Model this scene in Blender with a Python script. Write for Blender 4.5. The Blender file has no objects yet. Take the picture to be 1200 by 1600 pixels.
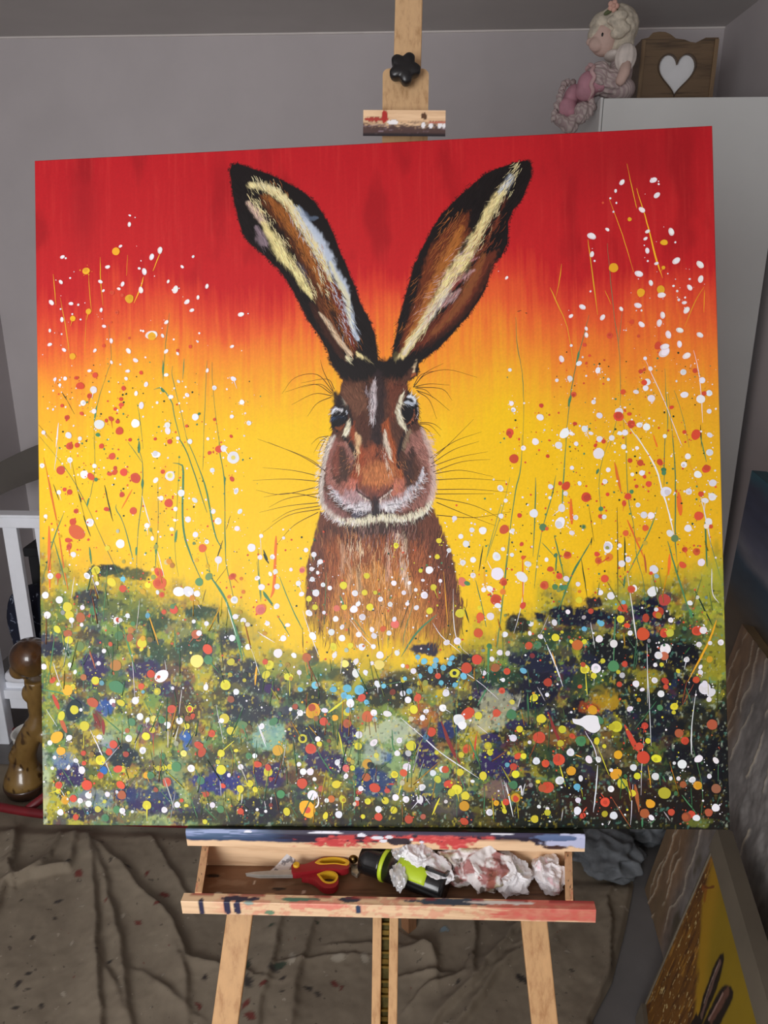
import bpy, bmesh, math, random
import numpy as np
from mathutils import Vector, Matrix, Euler, noise as mnoise
random.seed(7); RNG = np.random.RandomState(11)
scene = bpy.context.scene
COL = scene.collection

# ------------------------------------------------------------------ helpers
def s2l(c):
    c = np.asarray(c, float) / 255.0
    return np.where(c <= 0.04045, c / 12.92, ((c + 0.055) / 1.055) ** 2.4)
def L4(c):
    r = s2l(c); return (float(r[0]), float(r[1]), float(r[2]), 1.0)
class NT:
    def __init__(s, name):
        s.m = bpy.data.materials.new(name); s.m.use_nodes = True
        s.t = s.m.node_tree; s.b = s.t.nodes['Principled BSDF']
    def n(s, typ, **kw):
        o = s.t.nodes.new(typ)
        for k, v in kw.items():
            if hasattr(o, k): setattr(o, k, v)
            else: o.inputs[k.replace('_', ' ')].default_value = v
        return o
    def l(s, a, b): s.t.links.new(a, b)
    def coord(s, scale=(1, 1, 1)):
        c = s.n('ShaderNodeTexCoord'); m = s.n('ShaderNodeMapping')
        m.inputs['Scale'].default_value = scale
        s.l(c.outputs['Object'], m.inputs['Vector']); return m.outputs[0]
    def noise(s, co, scale, detail=4, rough=.6):
        k = s.n('ShaderNodeTexNoise'); k.inputs['Scale'].default_value = scale
        k.inputs['Detail'].default_value = detail; k.inputs['Roughness'].default_value = rough
        s.l(co, k.inputs['Vector']); return k.outputs['Fac']
    def ramp(s, fac, stops):
        r = s.n('ShaderNodeValToRGB'); e = r.color_ramp.elements
        while len(e) < len(stops): e.new(.5)
        for i, (p, c) in enumerate(stops):
            e[i].position = p; e[i].color = c if len(c) == 4 else L4(c)
        s.l(fac, r.inputs['Fac']); return r.outputs['Color']
    def mix(s, fac, a, b, mode='MIX'):
        k = s.n('ShaderNodeMix', data_type='RGBA', blend_type=mode)
        for sock, v in ((k.inputs[0], fac), (k.inputs[6], a), (k.inputs[7], b)):
            if hasattr(v, 'is_linked'): s.l(v, sock)
            else: sock.default_value = v
        return k.outputs[2]
    def bump(s, h, strength=.3, dist=.002):
        k = s.n('ShaderNodeBump'); k.inputs['Strength'].default_value = strength
        k.inputs['Distance'].default_value = dist
        s.l(h, k.inputs['Height']); s.l(k.outputs[0], s.b.inputs['Normal'])
    def base(s, c):
        if hasattr(c, 'is_linked'): s.l(c, s.b.inputs['Base Color'])
        else: s.b.inputs['Base Color'].default_value = c
    def rough(s, r, metal=0, coat=0):
        s.b.inputs['Roughness'].default_value = r; s.b.inputs['Metallic'].default_value = metal
        s.b.inputs['Coat Weight'].default_value = coat
def P(name, c, rough=.6, var=.12, scale=12, metal=0, coat=0, bump=0, bscale=200):
    t = NT(name); co = t.coord(); f = t.noise(co, scale)
    a = tuple(min(255, q * (1 + var)) for q in c); b = tuple(q * (1 - var) for q in c)
    t.base(t.ramp(f, [(.3, b), (.7, a)])); t.rough(rough, metal, coat)
    if bump: t.bump(t.noise(co, bscale), bump)
    return t.m
def wood(name, c, dark, axis='x', paint=False, rough=.55):
    t = NT(name); sc = {'x': (6, 90, 90), 'z': (90, 90, 6), 'y': (90, 6, 90)}[axis]
    co = t.coord(sc); f = t.noise(co, 1.0, 6, .65)
    col = t.ramp(f, [(.30, dark), (.5, c), (.8, tuple(min(255, q * 1.06) for q in c))])
    fl = t.noise(t.coord({'x': (25, 400, 400), 'z': (400, 400, 25), 'y': (400, 25, 400)}[axis]), 1, 2)
    col = t.mix(t.ramp(fl, [(.62, (0, 0, 0)), (.72, (90, 90, 90))]), col, L4(dark))
    if paint:
        a = t.n('ShaderNodeAttribute', attribute_name='paint')
        col = t.mix(a.outputs['Alpha'], col, a.outputs['Color'])
    t.base(col); t.rough(rough); t.bump(f, .12, .001)
    return t.m
def obj(name, verts, faces, mat, parent=None, smooth=False, mi=None, loc=None, bevel=0):
    off = Vector(parent['origin']) if parent is not None and 'origin' in parent.keys() else Vector((0, 0, 0))
    if loc is not None: off = Vector(loc)
    me = bpy.data.meshes.new(name)
    v = np.asarray([tuple(p) for p in verts], dtype=float) - np.array(off)
    me.from_pydata(v.tolist(), [], [tuple(f) for f in faces]); me.update()
    for m in (mat if isinstance(mat, (list, tuple)) else [mat]): me.materials.append(m)
    if mi is not None: me.polygons.foreach_set('material_index', mi)
    if smooth: me.polygons.foreach_set('use_smooth', [True] * len(me.polygons))
    o = bpy.data.objects.new(name, me); COL.objects.link(o)
    if parent is not None:
        o.parent = parent
        if loc is not None and 'origin' in parent.keys(): o.location = off - Vector(parent['origin'])
    else: o.location = off
    if bevel:
        b = o.modifiers.new('bevel', 'BEVEL'); b.width = bevel; b.segments = 2; b.limit_method = 'ANGLE'; b.angle_limit = .6
    return o
def sub(name, verts, faces, mat, part, **kw):      # a piece of a part
    o = obj(name, verts, faces, mat, part, loc=(ORG[part.name]), **kw); o.location = (0, 0, 0); return o
ORG = {}
def thing(name, label, cat, loc, group=None):
    o = bpy.data.objects.new(name, None); COL.objects.link(o); o.location = loc
    o.empty_display_size = .05
    o['label'] = label; o['category'] = cat; o['origin'] = tuple(loc)
    if group: o['group'] = group
    return o
def tag(o, label, cat, group=None):
    o['label'] = label; o['category'] = cat
    if group: o['group'] = group
    return o
def struct(o): o['kind'] = 'structure'; return o
def part(name, vf, mat, parent, **kw):
    o = obj(name, vf[0], vf[1], mat, parent, **kw); ORG[o.name] = tuple(parent['origin']); return o
def join(*vfs):
    V, F = [], []
    for v, f in vfs:
        n = len(V); V += [tuple(q) for q in v]; F += [tuple(i + n for i in g) for g in f]
    return V, F
BOXF = [(0, 3, 2, 1), (4, 5, 6, 7), (0, 1, 5, 4), (1, 2, 6, 5), (2, 3, 7, 6), (3, 0, 4, 7)]
def box(x0, x1, y0, y1, z0, z1):
    return [(x0, y0, z0), (x1, y0, z0), (x1, y1, z0), (x0, y1, z0), (x0, y0, z1), (x1, y0, z1), (x1, y1, z1), (x0, y1, z1)], list(BOXF)
def xf(M, vf): return [tuple(M @ Vector(p)) for p in vf[0]], vf[1]
def prism(pts, f0, f1):
    """pts: 2D loop; f0, f1 map (a,b) to the two caps"""
    n = len(pts); V = [f0(*p) for p in pts] + [f1(*p) for p in pts]
    F = [tuple(range(n))[::-1], tuple(range(n, 2 * n))] + [(i, (i + 1) % n, n + (i + 1) % n, n + i) for i in range(n)]
    return V, F
def tube(path, rad, seg=12, flat=1.0, closed=False, cap=True):
    pts = [Vector(p) for p in path]; n = len(pts)
    if not hasattr(rad, '__len__'): rad = [rad] * n
    V, F = [], []; up = Vector((0, 0, 1)); prev = None
    for i in range(n):
        a = pts[(i - 1) % n] if (closed or i > 0) else pts[i]
        b = pts[(i + 1) % n] if (closed or i < n - 1) else pts[i]
        t = (b - a).normalized()
        if prev is None:
            r = up if abs(t.z) < .9 else Vector((1, 0, 0)); x = t.cross(r).normalized()
        else: x = (prev - t * prev.dot(t)).normalized()
        prev = x; y = t.cross(x)
        for k in range(seg):
            an = 2 * math.pi * k / seg; V.append(tuple(pts[i] + x * math.cos(an) * rad[i] + y * math.sin(an) * rad[i] * flat))
    m = n if closed else n - 1
    for i in range(m):
        j = (i + 1) % n
        for k in range(seg): F.append((i * seg + k, i * seg + (k + 1) % seg, j * seg + (k + 1) % seg, j * seg + k))
    if cap and not closed:
        F.append(tuple(range(seg))[::-1]); F.append(tuple((n - 1) * seg + k for k in range(seg)))
    return V, F
def smoothpath(pts, n=6):
    """Catmull-Rom through tuples of any length"""
    P_ = [np.array(p, float) for p in pts]; P_ = [2 * P_[0] - P_[1]] + P_ + [2 * P_[-1] - P_[-2]]; out = []
    for i in range(1, len(P_) - 2):
        for k in range(n):
            t = k / n; a, b, c, d = P_[i - 1:i + 3]
            out.append(.5 * ((2 * b) + (c - a) * t + (2 * a - 5 * b + 4 * c - d) * t * t + (3 * b - a - 3 * c + d) * t ** 3))
    out.append(P_[-2]); return out
def lathe(prof, c=(0, 0, 0), seg=32, M=None):
    V, F = [], []
    for r, z in prof:
        for k in range(seg):
            a = 2 * math.pi * k / seg; V.append((r * math.cos(a), r * math.sin(a), z))
    for i in range(len(prof) - 1):
        for k in range(seg): F.append((i * seg + k, i * seg + (k + 1) % seg, (i + 1) * seg + (k + 1) % seg, (i + 1) * seg + k))
    F.append(tuple(range(seg))[::-1]); F.append(tuple((len(prof) - 1) * seg + k for k in range(seg)))
    if M is not None: V = [tuple(M @ Vector(p)) for p in V]
    return [tuple(np.array(p) + np.array(c)) for p in V], F
def ball(c, r, sub=3, rot=None, fn=None):
    bm = bmesh.new(); bmesh.ops.create_icosphere(bm, subdivisions=sub, radius=1)
    r = (r, r, r) if not hasattr(r, '__len__') else r; V = []
    R = Euler(rot).to_matrix() if rot else None
    for v in bm.verts:
        p = v.co.copy()
        if fn: p = p * fn(p)
        p = Vector((p.x * r[0], p.y * r[1], p.z * r[2]))
        if R: p = R @ p
        V.append((p.x + c[0], p.y + c[1], p.z + c[2]))
    F = [tuple(q.index for q in f.verts) for f in bm.faces]; bm.free(); return V, F
def fuse(vf, voxel, smooth=4):
    """weld overlapping lumps into one skin"""
    me = bpy.data.meshes.new('tmp'); me.from_pydata([tuple(p) for p in vf[0]], [], vf[1]); o = bpy.data.objects.new('tmp', me); COL.objects.link(o)
    m = o.modifiers.new('r', 'REMESH'); m.mode = 'VOXEL'; m.voxel_size = voxel
    if smooth: s = o.modifiers.new('s', 'SMOOTH'); s.iterations = smooth; s.factor = .5
    ev = o.evaluated_get(bpy.context.evaluated_depsgraph_get()); m2 = bpy.data.meshes.new_from_object(ev)
    V = [tuple(v.co) for v in m2.vertices]; F = [tuple(p.vertices) for p in m2.polygons]
    bpy.data.objects.remove(o); bpy.data.meshes.remove(me); bpy.data.meshes.remove(m2); return V, F
def flat_cut(outer, holes, thick, f):
    """plate with holes: filled 2D curve given thickness; f maps (a, b, h) to space"""
    cu = bpy.data.curves.new('tmp', 'CURVE'); cu.dimensions = '2D'; cu.fill_mode = 'BOTH'; cu.extrude = thick / 2
    K_ = 100.0
    cu.extrude *= K_
    for lp in [outer] + holes:
        sp = cu.splines.new('POLY'); sp.points.add(len(lp) - 1); sp.use_cyclic_u = True
        for q, p in zip(sp.points, lp): q.co = (p[0] * K_, p[1] * K_, 0, 1)
    o = bpy.data.objects.new('tmp', cu); COL.objects.link(o)
    me = bpy.data.meshes.new_from_object(o.evaluated_get(bpy.context.evaluated_depsgraph_get()))
    V = [f(v.co.x / K_, v.co.y / K_, v.co.z / K_) for v in me.vertices]; F = [tuple(p.vertices) for p in me.polygons]
    bpy.data.objects.remove(o); bpy.data.curves.remove(cu); bpy.data.meshes.remove(me); return V, F
def vnoise(x, y, seed=0):
    """smooth value noise on arrays, about 0..1"""
    r = np.random.RandomState(seed).rand(256, 256)
    xi = np.floor(x).astype(int); yi = np.floor(y).astype(int); fx = x - xi; fy = y - yi
    fx = fx * fx * (3 - 2 * fx); fy = fy * fy * (3 - 2 * fy)
    g = lambda i, j: r[i % 256, j % 256]
    return (g(xi, yi) * (1 - fx) + g(xi + 1, yi) * fx) * (1 - fy) + (g(xi, yi + 1) * (1 - fx) + g(xi + 1, yi + 1) * fx) * fy
def fbm(x, y, seed=0, oct=4):
    s = 0; a = 1; t = 0
    for i in range(oct): s = s + a * vnoise(x * 2 ** i, y * 2 ** i, seed + i); t += a; a *= .5
    return s / t
def sst(a, b, x):
    t = np.clip((x - a) / (b - a), 0, 1); return t * t * (3 - 2 * t)
def set_paint(o, rgba):
    at = o.data.attributes.new('paint', 'FLOAT_COLOR', 'POINT'); at.data.foreach_set('color', np.asarray(rgba, np.float32).ravel())

DOTS = """
w 145.6 103.6 3.1
w 131.5 135.9 2.5
o 124.4 143.3 6.1
w 41.6 148.3 3.1
w 191.9 144.6 4.4
w 179.1 154 4.2
o 78 171 5.6
w 111.2 166.3 3.3
w 167.5 175.6 4.4
w 159.8 170.5 2.2
w 225.3 170.7 2.5
w 242.2 156.2 2.2
w 38.6 186.1 3.1
w 99.8 188 3.1
w 133.9 193 3.3
w 128 199.9 2.5
w 161.8 203.1 4.2
w 203.7 191.9 2.5
w 214.4 204.4 5
w 262.4 201.4 3.1
w 248.5 217.5 2.8
w 23.5 216.6 3.9
w 53.9 219.4 3.1
w 65.2 221.5 1.9
o 144 215.5 6.7
r 117.5 205.2 3.6
w 104.2 201.8 2.2
r 133.1 209.7 2.8
w 231.8 223.4 3.9
w 239 236.3 3.1
w 100.3 230.6 2.8
r 124.2 235.4 3.3
o 80.8 232.2 4.4
w 39.5 243 3.3
o 56.4 241.9 4.4
w 104.5 255.4 2.8
r 115.6 249.9 1.7
w 200 252.7 3.1
w 177 271.1 7.8
o 177.5 273.1 6.4
w 164.4 264.8 1.9
w 193.9 272.8 2.8
w 20.5 258.9 2.5
r 32.4 263 2.5
w 20.1 280 3.1
w 42.2 288.9 3.1
w 115.1 277.6 3.3
r 103.7 284.6 2.8
r 142.9 274.5 2.2
w 141.4 293.7 3.9
w 89.9 291.3 2.8
o 55.2 299 5
w 198.9 296.3 3.3
r 235.7 290.5 2.8
r 216.4 295.5 2.5
w 216.3 300.3 2.5
w 249.7 271 1.7
w 247.2 283.5 1.7
w 152.1 308.2 3.6
w 115.1 309.9 2.5
w 298.8 292.5 2.8
w 313 245.3 3.9
r 89.6 328.4 4.4
w 81 321.6 2.8
r 160.2 327 3.1
w 139.8 323.9 3.1
w 43.3 332.1 3.1
w 27.5 332.8 2.8
w 34.9 341.5 2.5
r 66.4 343.8 6.1
r 60.8 331.5 3.3
w 86.9 350.4 5.6
r 80.4 359.2 3.9
r 133 349.4 3.6
w 137.2 335.1 2.8
w 167.6 344.7 3.6
w 152.1 357.8 3.3
w 198.6 331.5 3.1
w 217 341.9 2.5
w 260.9 326.9 2.8
w 271.2 353 3.6
w 300.1 340.6 3.9
w 312.2 375.6 3.9
w 205.1 364.6 3.6
w 229.8 362.5 3.3
w 70.6 369.7 4.4
w 184.1 372.5 2.2
w 159.9 376 4.7
r 128.9 365.6 3.1
r 129.1 374.1 3.6
r 119.7 380.1 2.8
r 37.9 372.8 2.8
w 24.1 378.1 1.9
r 45.2 390.9 3.9
r 68 385.5 3.1
w 95 402.6 7.8
w 87.2 382.6 3.9
w 150.5 402.6 6.7
w 199.2 406.6 4.7
w 199.6 415 5
w 241.7 395.6 5.3
g 247.5 391 2.2
g 92.4 418.1 3.3
r 125.8 413.2 6.1
r 113.1 394.6 3.9
r 123.1 399.1 3.3
r 105.8 397.2 2.8
r 270.6 400 2.5
w 47.4 417.6 5
w 64.8 423.1 3.3
w 8.6 412.4 3.3
r 202.2 431.1 3.9
r 180.2 426.6 2.5
r 141.7 426.9 2.8
r 48.6 434 5.6
r 60.2 432.9 3.9
r 97.9 435.1 3.9
w 233 431.8 3.9
w 260.2 428.5 2.5
w 322.3 406.8 3.6
w 296.8 396.4 3.1
r 295.1 425.7 2.5
r 228.3 408.7 2.5
w 214.6 426.6 2.8
w 871.5 75.4 3.9
w 915.8 74.4 4.5
w 920.1 96.4 4.2
w 898.6 116.4 4.2
w 862.2 87.4 2.4
r 843.9 103.7 1.8
w 862.9 104.8 1.5
o 881 129.2 3
w 849.3 142.6 2.7
w 826.8 151.1 5.4
w 905.8 147.9 3
w 902.7 158.1 2.7
w 939 149.9 4.8
o 928.6 164.7 4.8
w 904.8 175.5 3.6
w 826.7 177.4 3.6
w 945 191.8 5.1
w 978.1 198.6 5.1
o 856.8 198.1 6.9
w 892.2 208.3 5.1
o 926.8 200.8 2.7
w 917.2 194.5 2.7
w 978.4 219.4 4.5
w 908.7 222.1 3.6
w 962.8 230.8 3.9
w 704.4 206.5 2.4
o 894.4 235.4 6
o 922.5 232.3 6
w 923.4 240.2 4.8
w 945.3 235.2 1.8
w 940.3 227.7 1.8
w 947.2 247.8 2.1
w 954.8 252.2 3
w 889.9 253.7 4.5
w 811.5 253 4.2
w 794.9 265.5 3
w 957.6 263.1 4.5
w 866.2 257.9 3
w 839.7 269.1 3.9
w 924.1 269 4.2
w 919.2 280 4.5
w 894.3 281.2 4.2
w 931.4 297.1 4.8
w 947.5 291.4 4.5
r 880.6 276.9 3.6
w 816.2 284.5 2.7
w 816.2 293.6 3.3
r 849.1 295.6 4.5
w 975.4 299.1 4.2
w 946.6 311.3 4.2
r 916.4 312.4 5.4
w 925.3 322.3 7.2
w 926 314.4 5.4
r 813.3 307.7 3
r 889.6 297.8 2.4
w 794.4 308 2.1
w 956.2 328.2 5.1
w 780.3 327 4.2
w 804.8 334.2 3.9
w 831.4 345 4.2
w 706.2 340.4 2.7
r 815.2 334.2 2.1
r 820.1 323.5 2.1
w 951 351.4 4.5
r 967.2 349.9 3.6
w 898.2 330 2.7
w 905.2 345.1 3.3
w 791.5 355.6 4.2
w 772.9 357.5 2.7
r 891.4 348.5 3.3
r 896.6 346.3 2.4
w 977 363.9 4.5
w 845.8 358.6 2.4
w 900.2 364 5.1
r 896.1 364.5 4.2
w 897.9 372.7 4.2
r 866 377.1 3.9
w 884.3 377.6 3.6
r 796.4 378.7 3.9
w 951.8 383.8 5.1
w 974.3 390.6 6.3
w 986.2 382.5 4.5
r 979.1 382.8 3.6
w 905.5 387.6 5.4
w 824.2 390.4 3.3
r 933.4 401.2 3
r 749.9 393.4 3.3
w 707.4 389 3.6
w 710.1 398.3 3.6
w 859.8 405.4 6
r 858.8 412.1 7.2
r 874.1 409 3
w 832.1 410 4.5
w 748 410.2 5.1
r 876.5 423.7 5.7
w 985.5 408.3 3.6
w 888 425.1 4.2
w 897.9 428.3 5.4
r 797.1 420.8 3
w 782 434.3 7.2
w 810.8 428.5 4.8
r 704.3 430.7 5.7
w 791.6 434.5 3
w 819.6 435.2 3
w 867.6 435.5 4.5
w 860.4 436.2 3.3
w 848.8 442.6 4.2
w 831.5 443.7 4.5
w 740.5 445.1 5.1
w 798.4 449.7 3.3
r 837.2 447.3 3.3
w 923.2 442 3
r 966.5 441 7.2
r 950.7 436.9 3
w 985.7 442.1 3.9
w 773.5 451.2 5.4
r 717.2 441 1.8
w 48.8 454.8 4.4
r 34.3 469.9 6.9
w 70.5 477 6.3
r 80.7 480.5 5.7
r 113.7 450.8 5.4
r 109.3 477.2 3.5
r 131.3 475.1 6
r 149.1 484.1 7.9
r 117.5 474.8 4.4
r 118.3 468.4 3.1
w 86.5 464.6 3.5
g 88.5 485.1 3.1
w 181.3 450 5.7
w 201.8 482.3 7.6
Y 201.8 481.6 4.4
w 180 488.2 4.1
r 190.9 475.7 3.5
w 218.5 508 5.4
w 209.3 531.6 3.5
r 199.1 522.6 6.6
r 145 533.1 5.7
w 187.9 515.1 3.8
w 238.7 519.2 4.1
w 228.1 547.5 4.7
w 239 570.2 4.4
w 297.8 457.3 9.4
Y 297.8 457.3 3.5
r 276.2 444.2 5.7
w 283.6 443.4 5
r 262.2 449.3 3.1
w 265.9 475.3 3.8
w 301.3 507 4.1
w 273.5 550.8 5.4
r 295.3 488.9 3.8
w 306.5 537.1 3.8
w 266.4 536.4 3.8
w 301.8 562.3 4.1
r 249.3 590.5 6.3
g 236.5 583.1 2.5
w 255.9 581.2 3.5
r 57.1 531.9 3.8
w 78.5 549.2 6.3
r 51.9 547.8 5.4
r 57.6 563.2 12
r 45.7 584.5 5
r 44.2 575.2 4.4
w 52.1 596.7 4.4
w 124.5 581.8 6.9
r 104.1 529.8 3.8
r 47.7 502.9 4.4
r 39.8 498.9 3.1
r 128.1 508.5 4.1
w 31.1 502.9 3.5
w 5.6 462.2 3.8
w 10 538.5 3.1
w 16.2 628.3 4.7
r 28.4 628.4 4.4
w 8.1 657 5.4
w 29.5 664.3 5.7
y 41.9 674.9 7.6
y 44.6 687.1 6.9
w 48.1 694.8 4.4
w 10.6 686.8 5.7
y 86.2 621.1 6.9
w 72.9 628.9 5
y 110.4 638.9 6.9
b 127.8 634.4 4.1
w 88.1 640.3 3.1
r 127.3 648.7 5.7
w 64.9 676.1 3.8
y 165.8 643.7 5
g 174.1 632.3 3.8
r 183.7 641.3 10.1
r 182.4 625.5 6.9
r 186.6 658.8 4.4
w 180.2 654.9 3.1
w 212.6 654.3 8.2
w 227.1 654.4 8.2
w 240 657.7 5
r 204.7 681.1 6.3
g 202.5 676.3 3.8
g 258.1 632.7 5.7
g 243.5 640.4 6.3
w 173.5 574.6 3.1
w 165.7 555.4 4.1
g 171.2 561.8 2.8
g 178.8 587.3 3.8
w 203 561.4 3.1
w 208.1 548.1 2.5
w 296 667.7 5.7
r 293.4 633.1 5.4
w 323 591 6.3
w 335.5 605.3 3.8
w 354 604.9 3.8
r 335.6 682.2 8.2
w 336.9 649.3 5
w 330.8 636 3.8
w 358 626.6 3.8
w 358.9 677.7 4.4
w 344.7 702.7 3.8
w 297.1 692.3 4.4
w 308.8 698.3 4.4
w 291.7 723.7 5
w 315.4 737 4.7
w 273.1 608.2 5.7
r 306.8 636.4 2.8
r 309.6 655.9 3.1
r 288 662.9 2.8
r 189.4 684.1 3.8
w 134.1 689.1 3.8
w 117.6 696.2 5.7
r 119.6 695.3 3.8
w 63.5 701.9 3.1
s 62 691 7.6
g 81.9 681.6 6.3
s 41.9 714.8 6.3
y 25.5 708.3 5.7
y 43.4 724.4 6.3
g 59.7 734 7.6
w 97.2 741.2 3.5
r 154.5 731.4 7.9
w 234.4 698.7 3.1
r 254.5 739.8 7.6
s 237.2 717.7 6.9
w 242.1 716.1 4.4
Y 238.1 757.1 10.1
g 255.2 755.6 6.9
y 289.4 758.9 5.7
w 253.6 702 3.8
g 142 701.2 3.8
s 138.6 710.7 5
s 136.8 721.8 5.7
g 120.5 718.5 6.9
s 114.8 762.9 8.8
w 44.4 761.7 3.5
w 52.4 772.2 3.1
w 88.7 759.6 3.5
w 4.1 764.1 4.7
r 17.7 784.2 4.7
r 83.4 786.6 5.7
r 107.2 731.1 3.5
y 154.3 739.3 3.1
w 359.7 746.6 6.9
y 346.7 763.8 6.9
r 340.4 759.1 4.4
r 704.6 436 3.1
w 829.8 464.4 8.2
r 825.6 452.6 2.8
w 791.6 484.1 3.1
r 709.3 469.1 6.9
w 723.1 454 3.8
r 757.5 466.5 2.8
w 837.8 504.9 3.8
w 801.9 506.7 3.1
w 842.8 488.2 3.5
w 865.2 455.7 3.8
r 873.7 475.7 3.5
r 888 479.4 4.7
r 915.4 479.1 4.7
w 884 457.9 2.8
g 920.5 489.8 3.5
g 920.7 494.4 3.5
w 948.9 483.4 4.4
w 954.6 471.7 4.4
w 984.9 466.9 5
w 967.8 497.8 5.4
r 979.8 490.1 6
w 988.2 510.3 5.4
w 987 530 5.7
w 922.7 521.2 7.6
w 954.7 521.8 4.7
r 971.5 525.8 4.1
r 899.1 509.8 4.4
r 893.4 499.3 2.8
r 882 512.8 2.8
w 890 493.8 4.1
w 876.5 495.6 2.8
r 869.7 526.9 5
g 874.9 520.3 3.1
r 864 536.6 3.8
r 841 523.4 2.8
w 883.4 539.4 3.5
w 891.4 553.9 5
w 901.5 554.9 5
g 831.1 544 3.5
r 810.8 526.8 7.2
r 782.5 510 6.3
r 774.4 506.2 3.1
w 781.6 520.7 3.5
w 775.9 541.5 5.7
w 760.6 510.5 3.8
w 759.3 526.5 2.5
w 689 511.3 4.7
w 696.2 529.3 3.1
w 736 548.5 6.3
r 715.5 551.2 3.5
w 689 551.4 3.8
r 693.1 570.9 6.9
g 748.6 568.7 5.4
r 754 570.9 2.8
w 704.3 573.2 3.8
w 795.3 555.6 3.8
w 773 562.9 7.9
w 789.3 577.6 3.8
r 830.5 554.7 3.5
w 835.6 555.4 3.5
g 806.1 569.3 3.8
r 893 572.5 4.7
r 967.7 556.7 6.6
w 981.3 565.4 5.4
w 952.4 574 5.4
w 977.1 535 4.4
r 984.1 572.1 3.1
w 927 580.6 5
r 865.3 579.3 4.4
g 933.7 588 5.4
r 824.1 608.7 3.8
r 841.1 613.5 5.7
r 825.9 617.8 5
w 839.9 598.8 7.6
g 839 599.7 2.8
w 856.5 596.9 3.1
r 782.4 609.6 5.7
r 717.6 592.5 3.1
w 726 621.2 4.7
w 690.9 599.2 3.1
r 719.3 611.9 3.1
w 681.4 609.8 6.3
w 703.5 607.7 3.1
w 682.1 634.5 9.4
w 717.1 639.5 7.9
r 690.4 646.3 5.7
r 689.4 660.7 4.4
w 671.2 656.5 5
r 679.1 672 8.2
w 681.9 680.6 4.4
w 670.8 695.9 5.7
r 717.6 680.9 4.7
r 748.7 652.1 6.3
g 763.8 654.7 4.4
g 773.1 656 4.4
g 778.3 655.5 3.8
w 780.1 643.3 4.4
r 770.2 639.2 4.7
w 796.5 651.1 3.5
r 798.3 661.8 2.5
w 752.6 615.4 3.1
r 757.7 629.2 4.4
g 765.8 609.4 3.1
r 834.3 643.9 5.7
w 858.8 622.8 5
w 867.9 616.9 4.4
w 903.4 631.6 6.3
r 899.3 637 2.8
r 943.6 626 5
w 969.7 622.7 5.4
r 963.4 607.5 5.4
r 947.2 604.2 4.1
w 901 662.9 7.6
w 875.8 658 4.4
w 842.6 668.4 5.7
w 827.8 663.6 4.1
y 797.4 674 5
r 871.3 659.5 5.7
r 858.7 685.8 6.3
r 917.1 675.1 8.8
r 909.2 691.7 6.9
r 890.5 700.7 5.7
r 906.1 696.3 5.7
w 905.4 688.7 3.1
w 925.2 704 3.8
y 855.3 701.9 5.7
r 864 711.1 4.1
w 868.2 721.8 3.8
r 886.1 723.4 9.4
r 915.8 722.1 6.6
y 923.8 722.1 5.7
r 961.8 719.4 7.6
w 970.1 718.8 5.4
w 952.5 680 3.8
w 993.8 736.2 4.4
w 979 737 3.1
w 963.6 739 4.1
r 813.6 690 4.1
w 781.3 690.7 3.5
w 761.9 705.8 4.4
b 828.1 707.8 4.4
b 803.9 715.3 3.8
b 824.6 705.7 3.1
w 728.5 707.1 4.1
w 691 722.2 4.4
y 762.9 727.2 5.7
g 737.5 737.8 5.7
r 724.7 738.6 5.7
w 741.7 725.6 3.8
w 824.6 729.7 5.4
w 844.8 736.8 5.7
g 843.7 768.7 8.2
y 803.4 772.6 6.9
w 819 771.7 7.2
y 815.7 782.3 4.4
w 916.7 744.8 7.9
r 915 754.8 6.3
w 907 753.8 5.7
w 945.9 760.1 4.1
w 902.2 767.4 3.1
y 933.7 776 3.1
y 911.1 766.9 3.1
r 859.6 765.8 4.4
w 683.3 748.2 4.4
w 671.8 757.4 3.8
g 668.3 738.9 4.1
r 675.8 770.3 5.7
r 692.8 775.2 5
w 687 787.5 3.1
b 716.2 774.4 4.7
w 726.6 720.9 3.1
y 785.4 733.5 3.1
y 803.4 733.6 3.8
r 793.7 738.1 7.9
r 750.7 791.3 6.3
w 874.7 794 5
w 900.7 789.2 4.4
r 915.5 790.2 5
r 916.2 798.6 3.8
w 969.9 800.8 8.8
w 978.6 806.9 6.3
w 964.6 778.2 3.8
w 964.8 770.7 3.1
r 958.5 788.8 5
r 851.4 794.6 4.1
y 850.3 777 3.1
g 944.2 716.2 3.1
y 536.5 591.5 4.1
y 599 585.5 4.1
y 596 608.7 3.8
w 613.2 599.7 3.5
w 415.5 602.6 4.1
w 424.5 613.3 4.1
w 411.9 623.8 3.5
w 420.7 629.2 2.8
w 412.6 638.8 3.8
y 492.8 634.8 4.7
y 458.3 648.4 5.7
w 428.2 647.1 3.5
w 438.1 651.9 3.5
w 417.5 658.9 5.4
w 396.3 660.2 3.8
y 407.2 667.2 4.4
w 475 660.1 4.7
y 489.1 659.3 4.4
y 504.8 659.5 3.1
w 584.1 627.8 5.7
y 571.4 628.5 3.1
y 589.7 652.9 4.7
w 532.2 646.1 4.1
w 546.5 660.2 3.5
w 576.2 664.2 5.4
w 512.3 669.2 3.8
w 526.2 676.8 3.8
w 551.1 676.4 3.1
w 554.9 646 2.8
w 599.8 643.7 2.8
w 563.9 656.3 2.8
w 574.5 642.5 2.5
y 496.5 680.5 5.4
w 473 683.4 5.7
w 479.4 675.7 3.8
p 447.9 681.7 5
w 485.2 695 5
w 446 697.2 4.4
w 455.2 709.1 3.5
w 406.8 688.2 5
y 415.8 679.8 4.4
w 428.9 687.7 2.8
w 439.3 716.5 5
w 454.8 725.3 5
w 479.4 720.2 4.4
w 498.9 713.2 3.8
w 501.8 722.5 4.4
y 458.9 680.2 4.4
p 532.7 705.7 6.3
w 531.9 698.5 3.5
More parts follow.
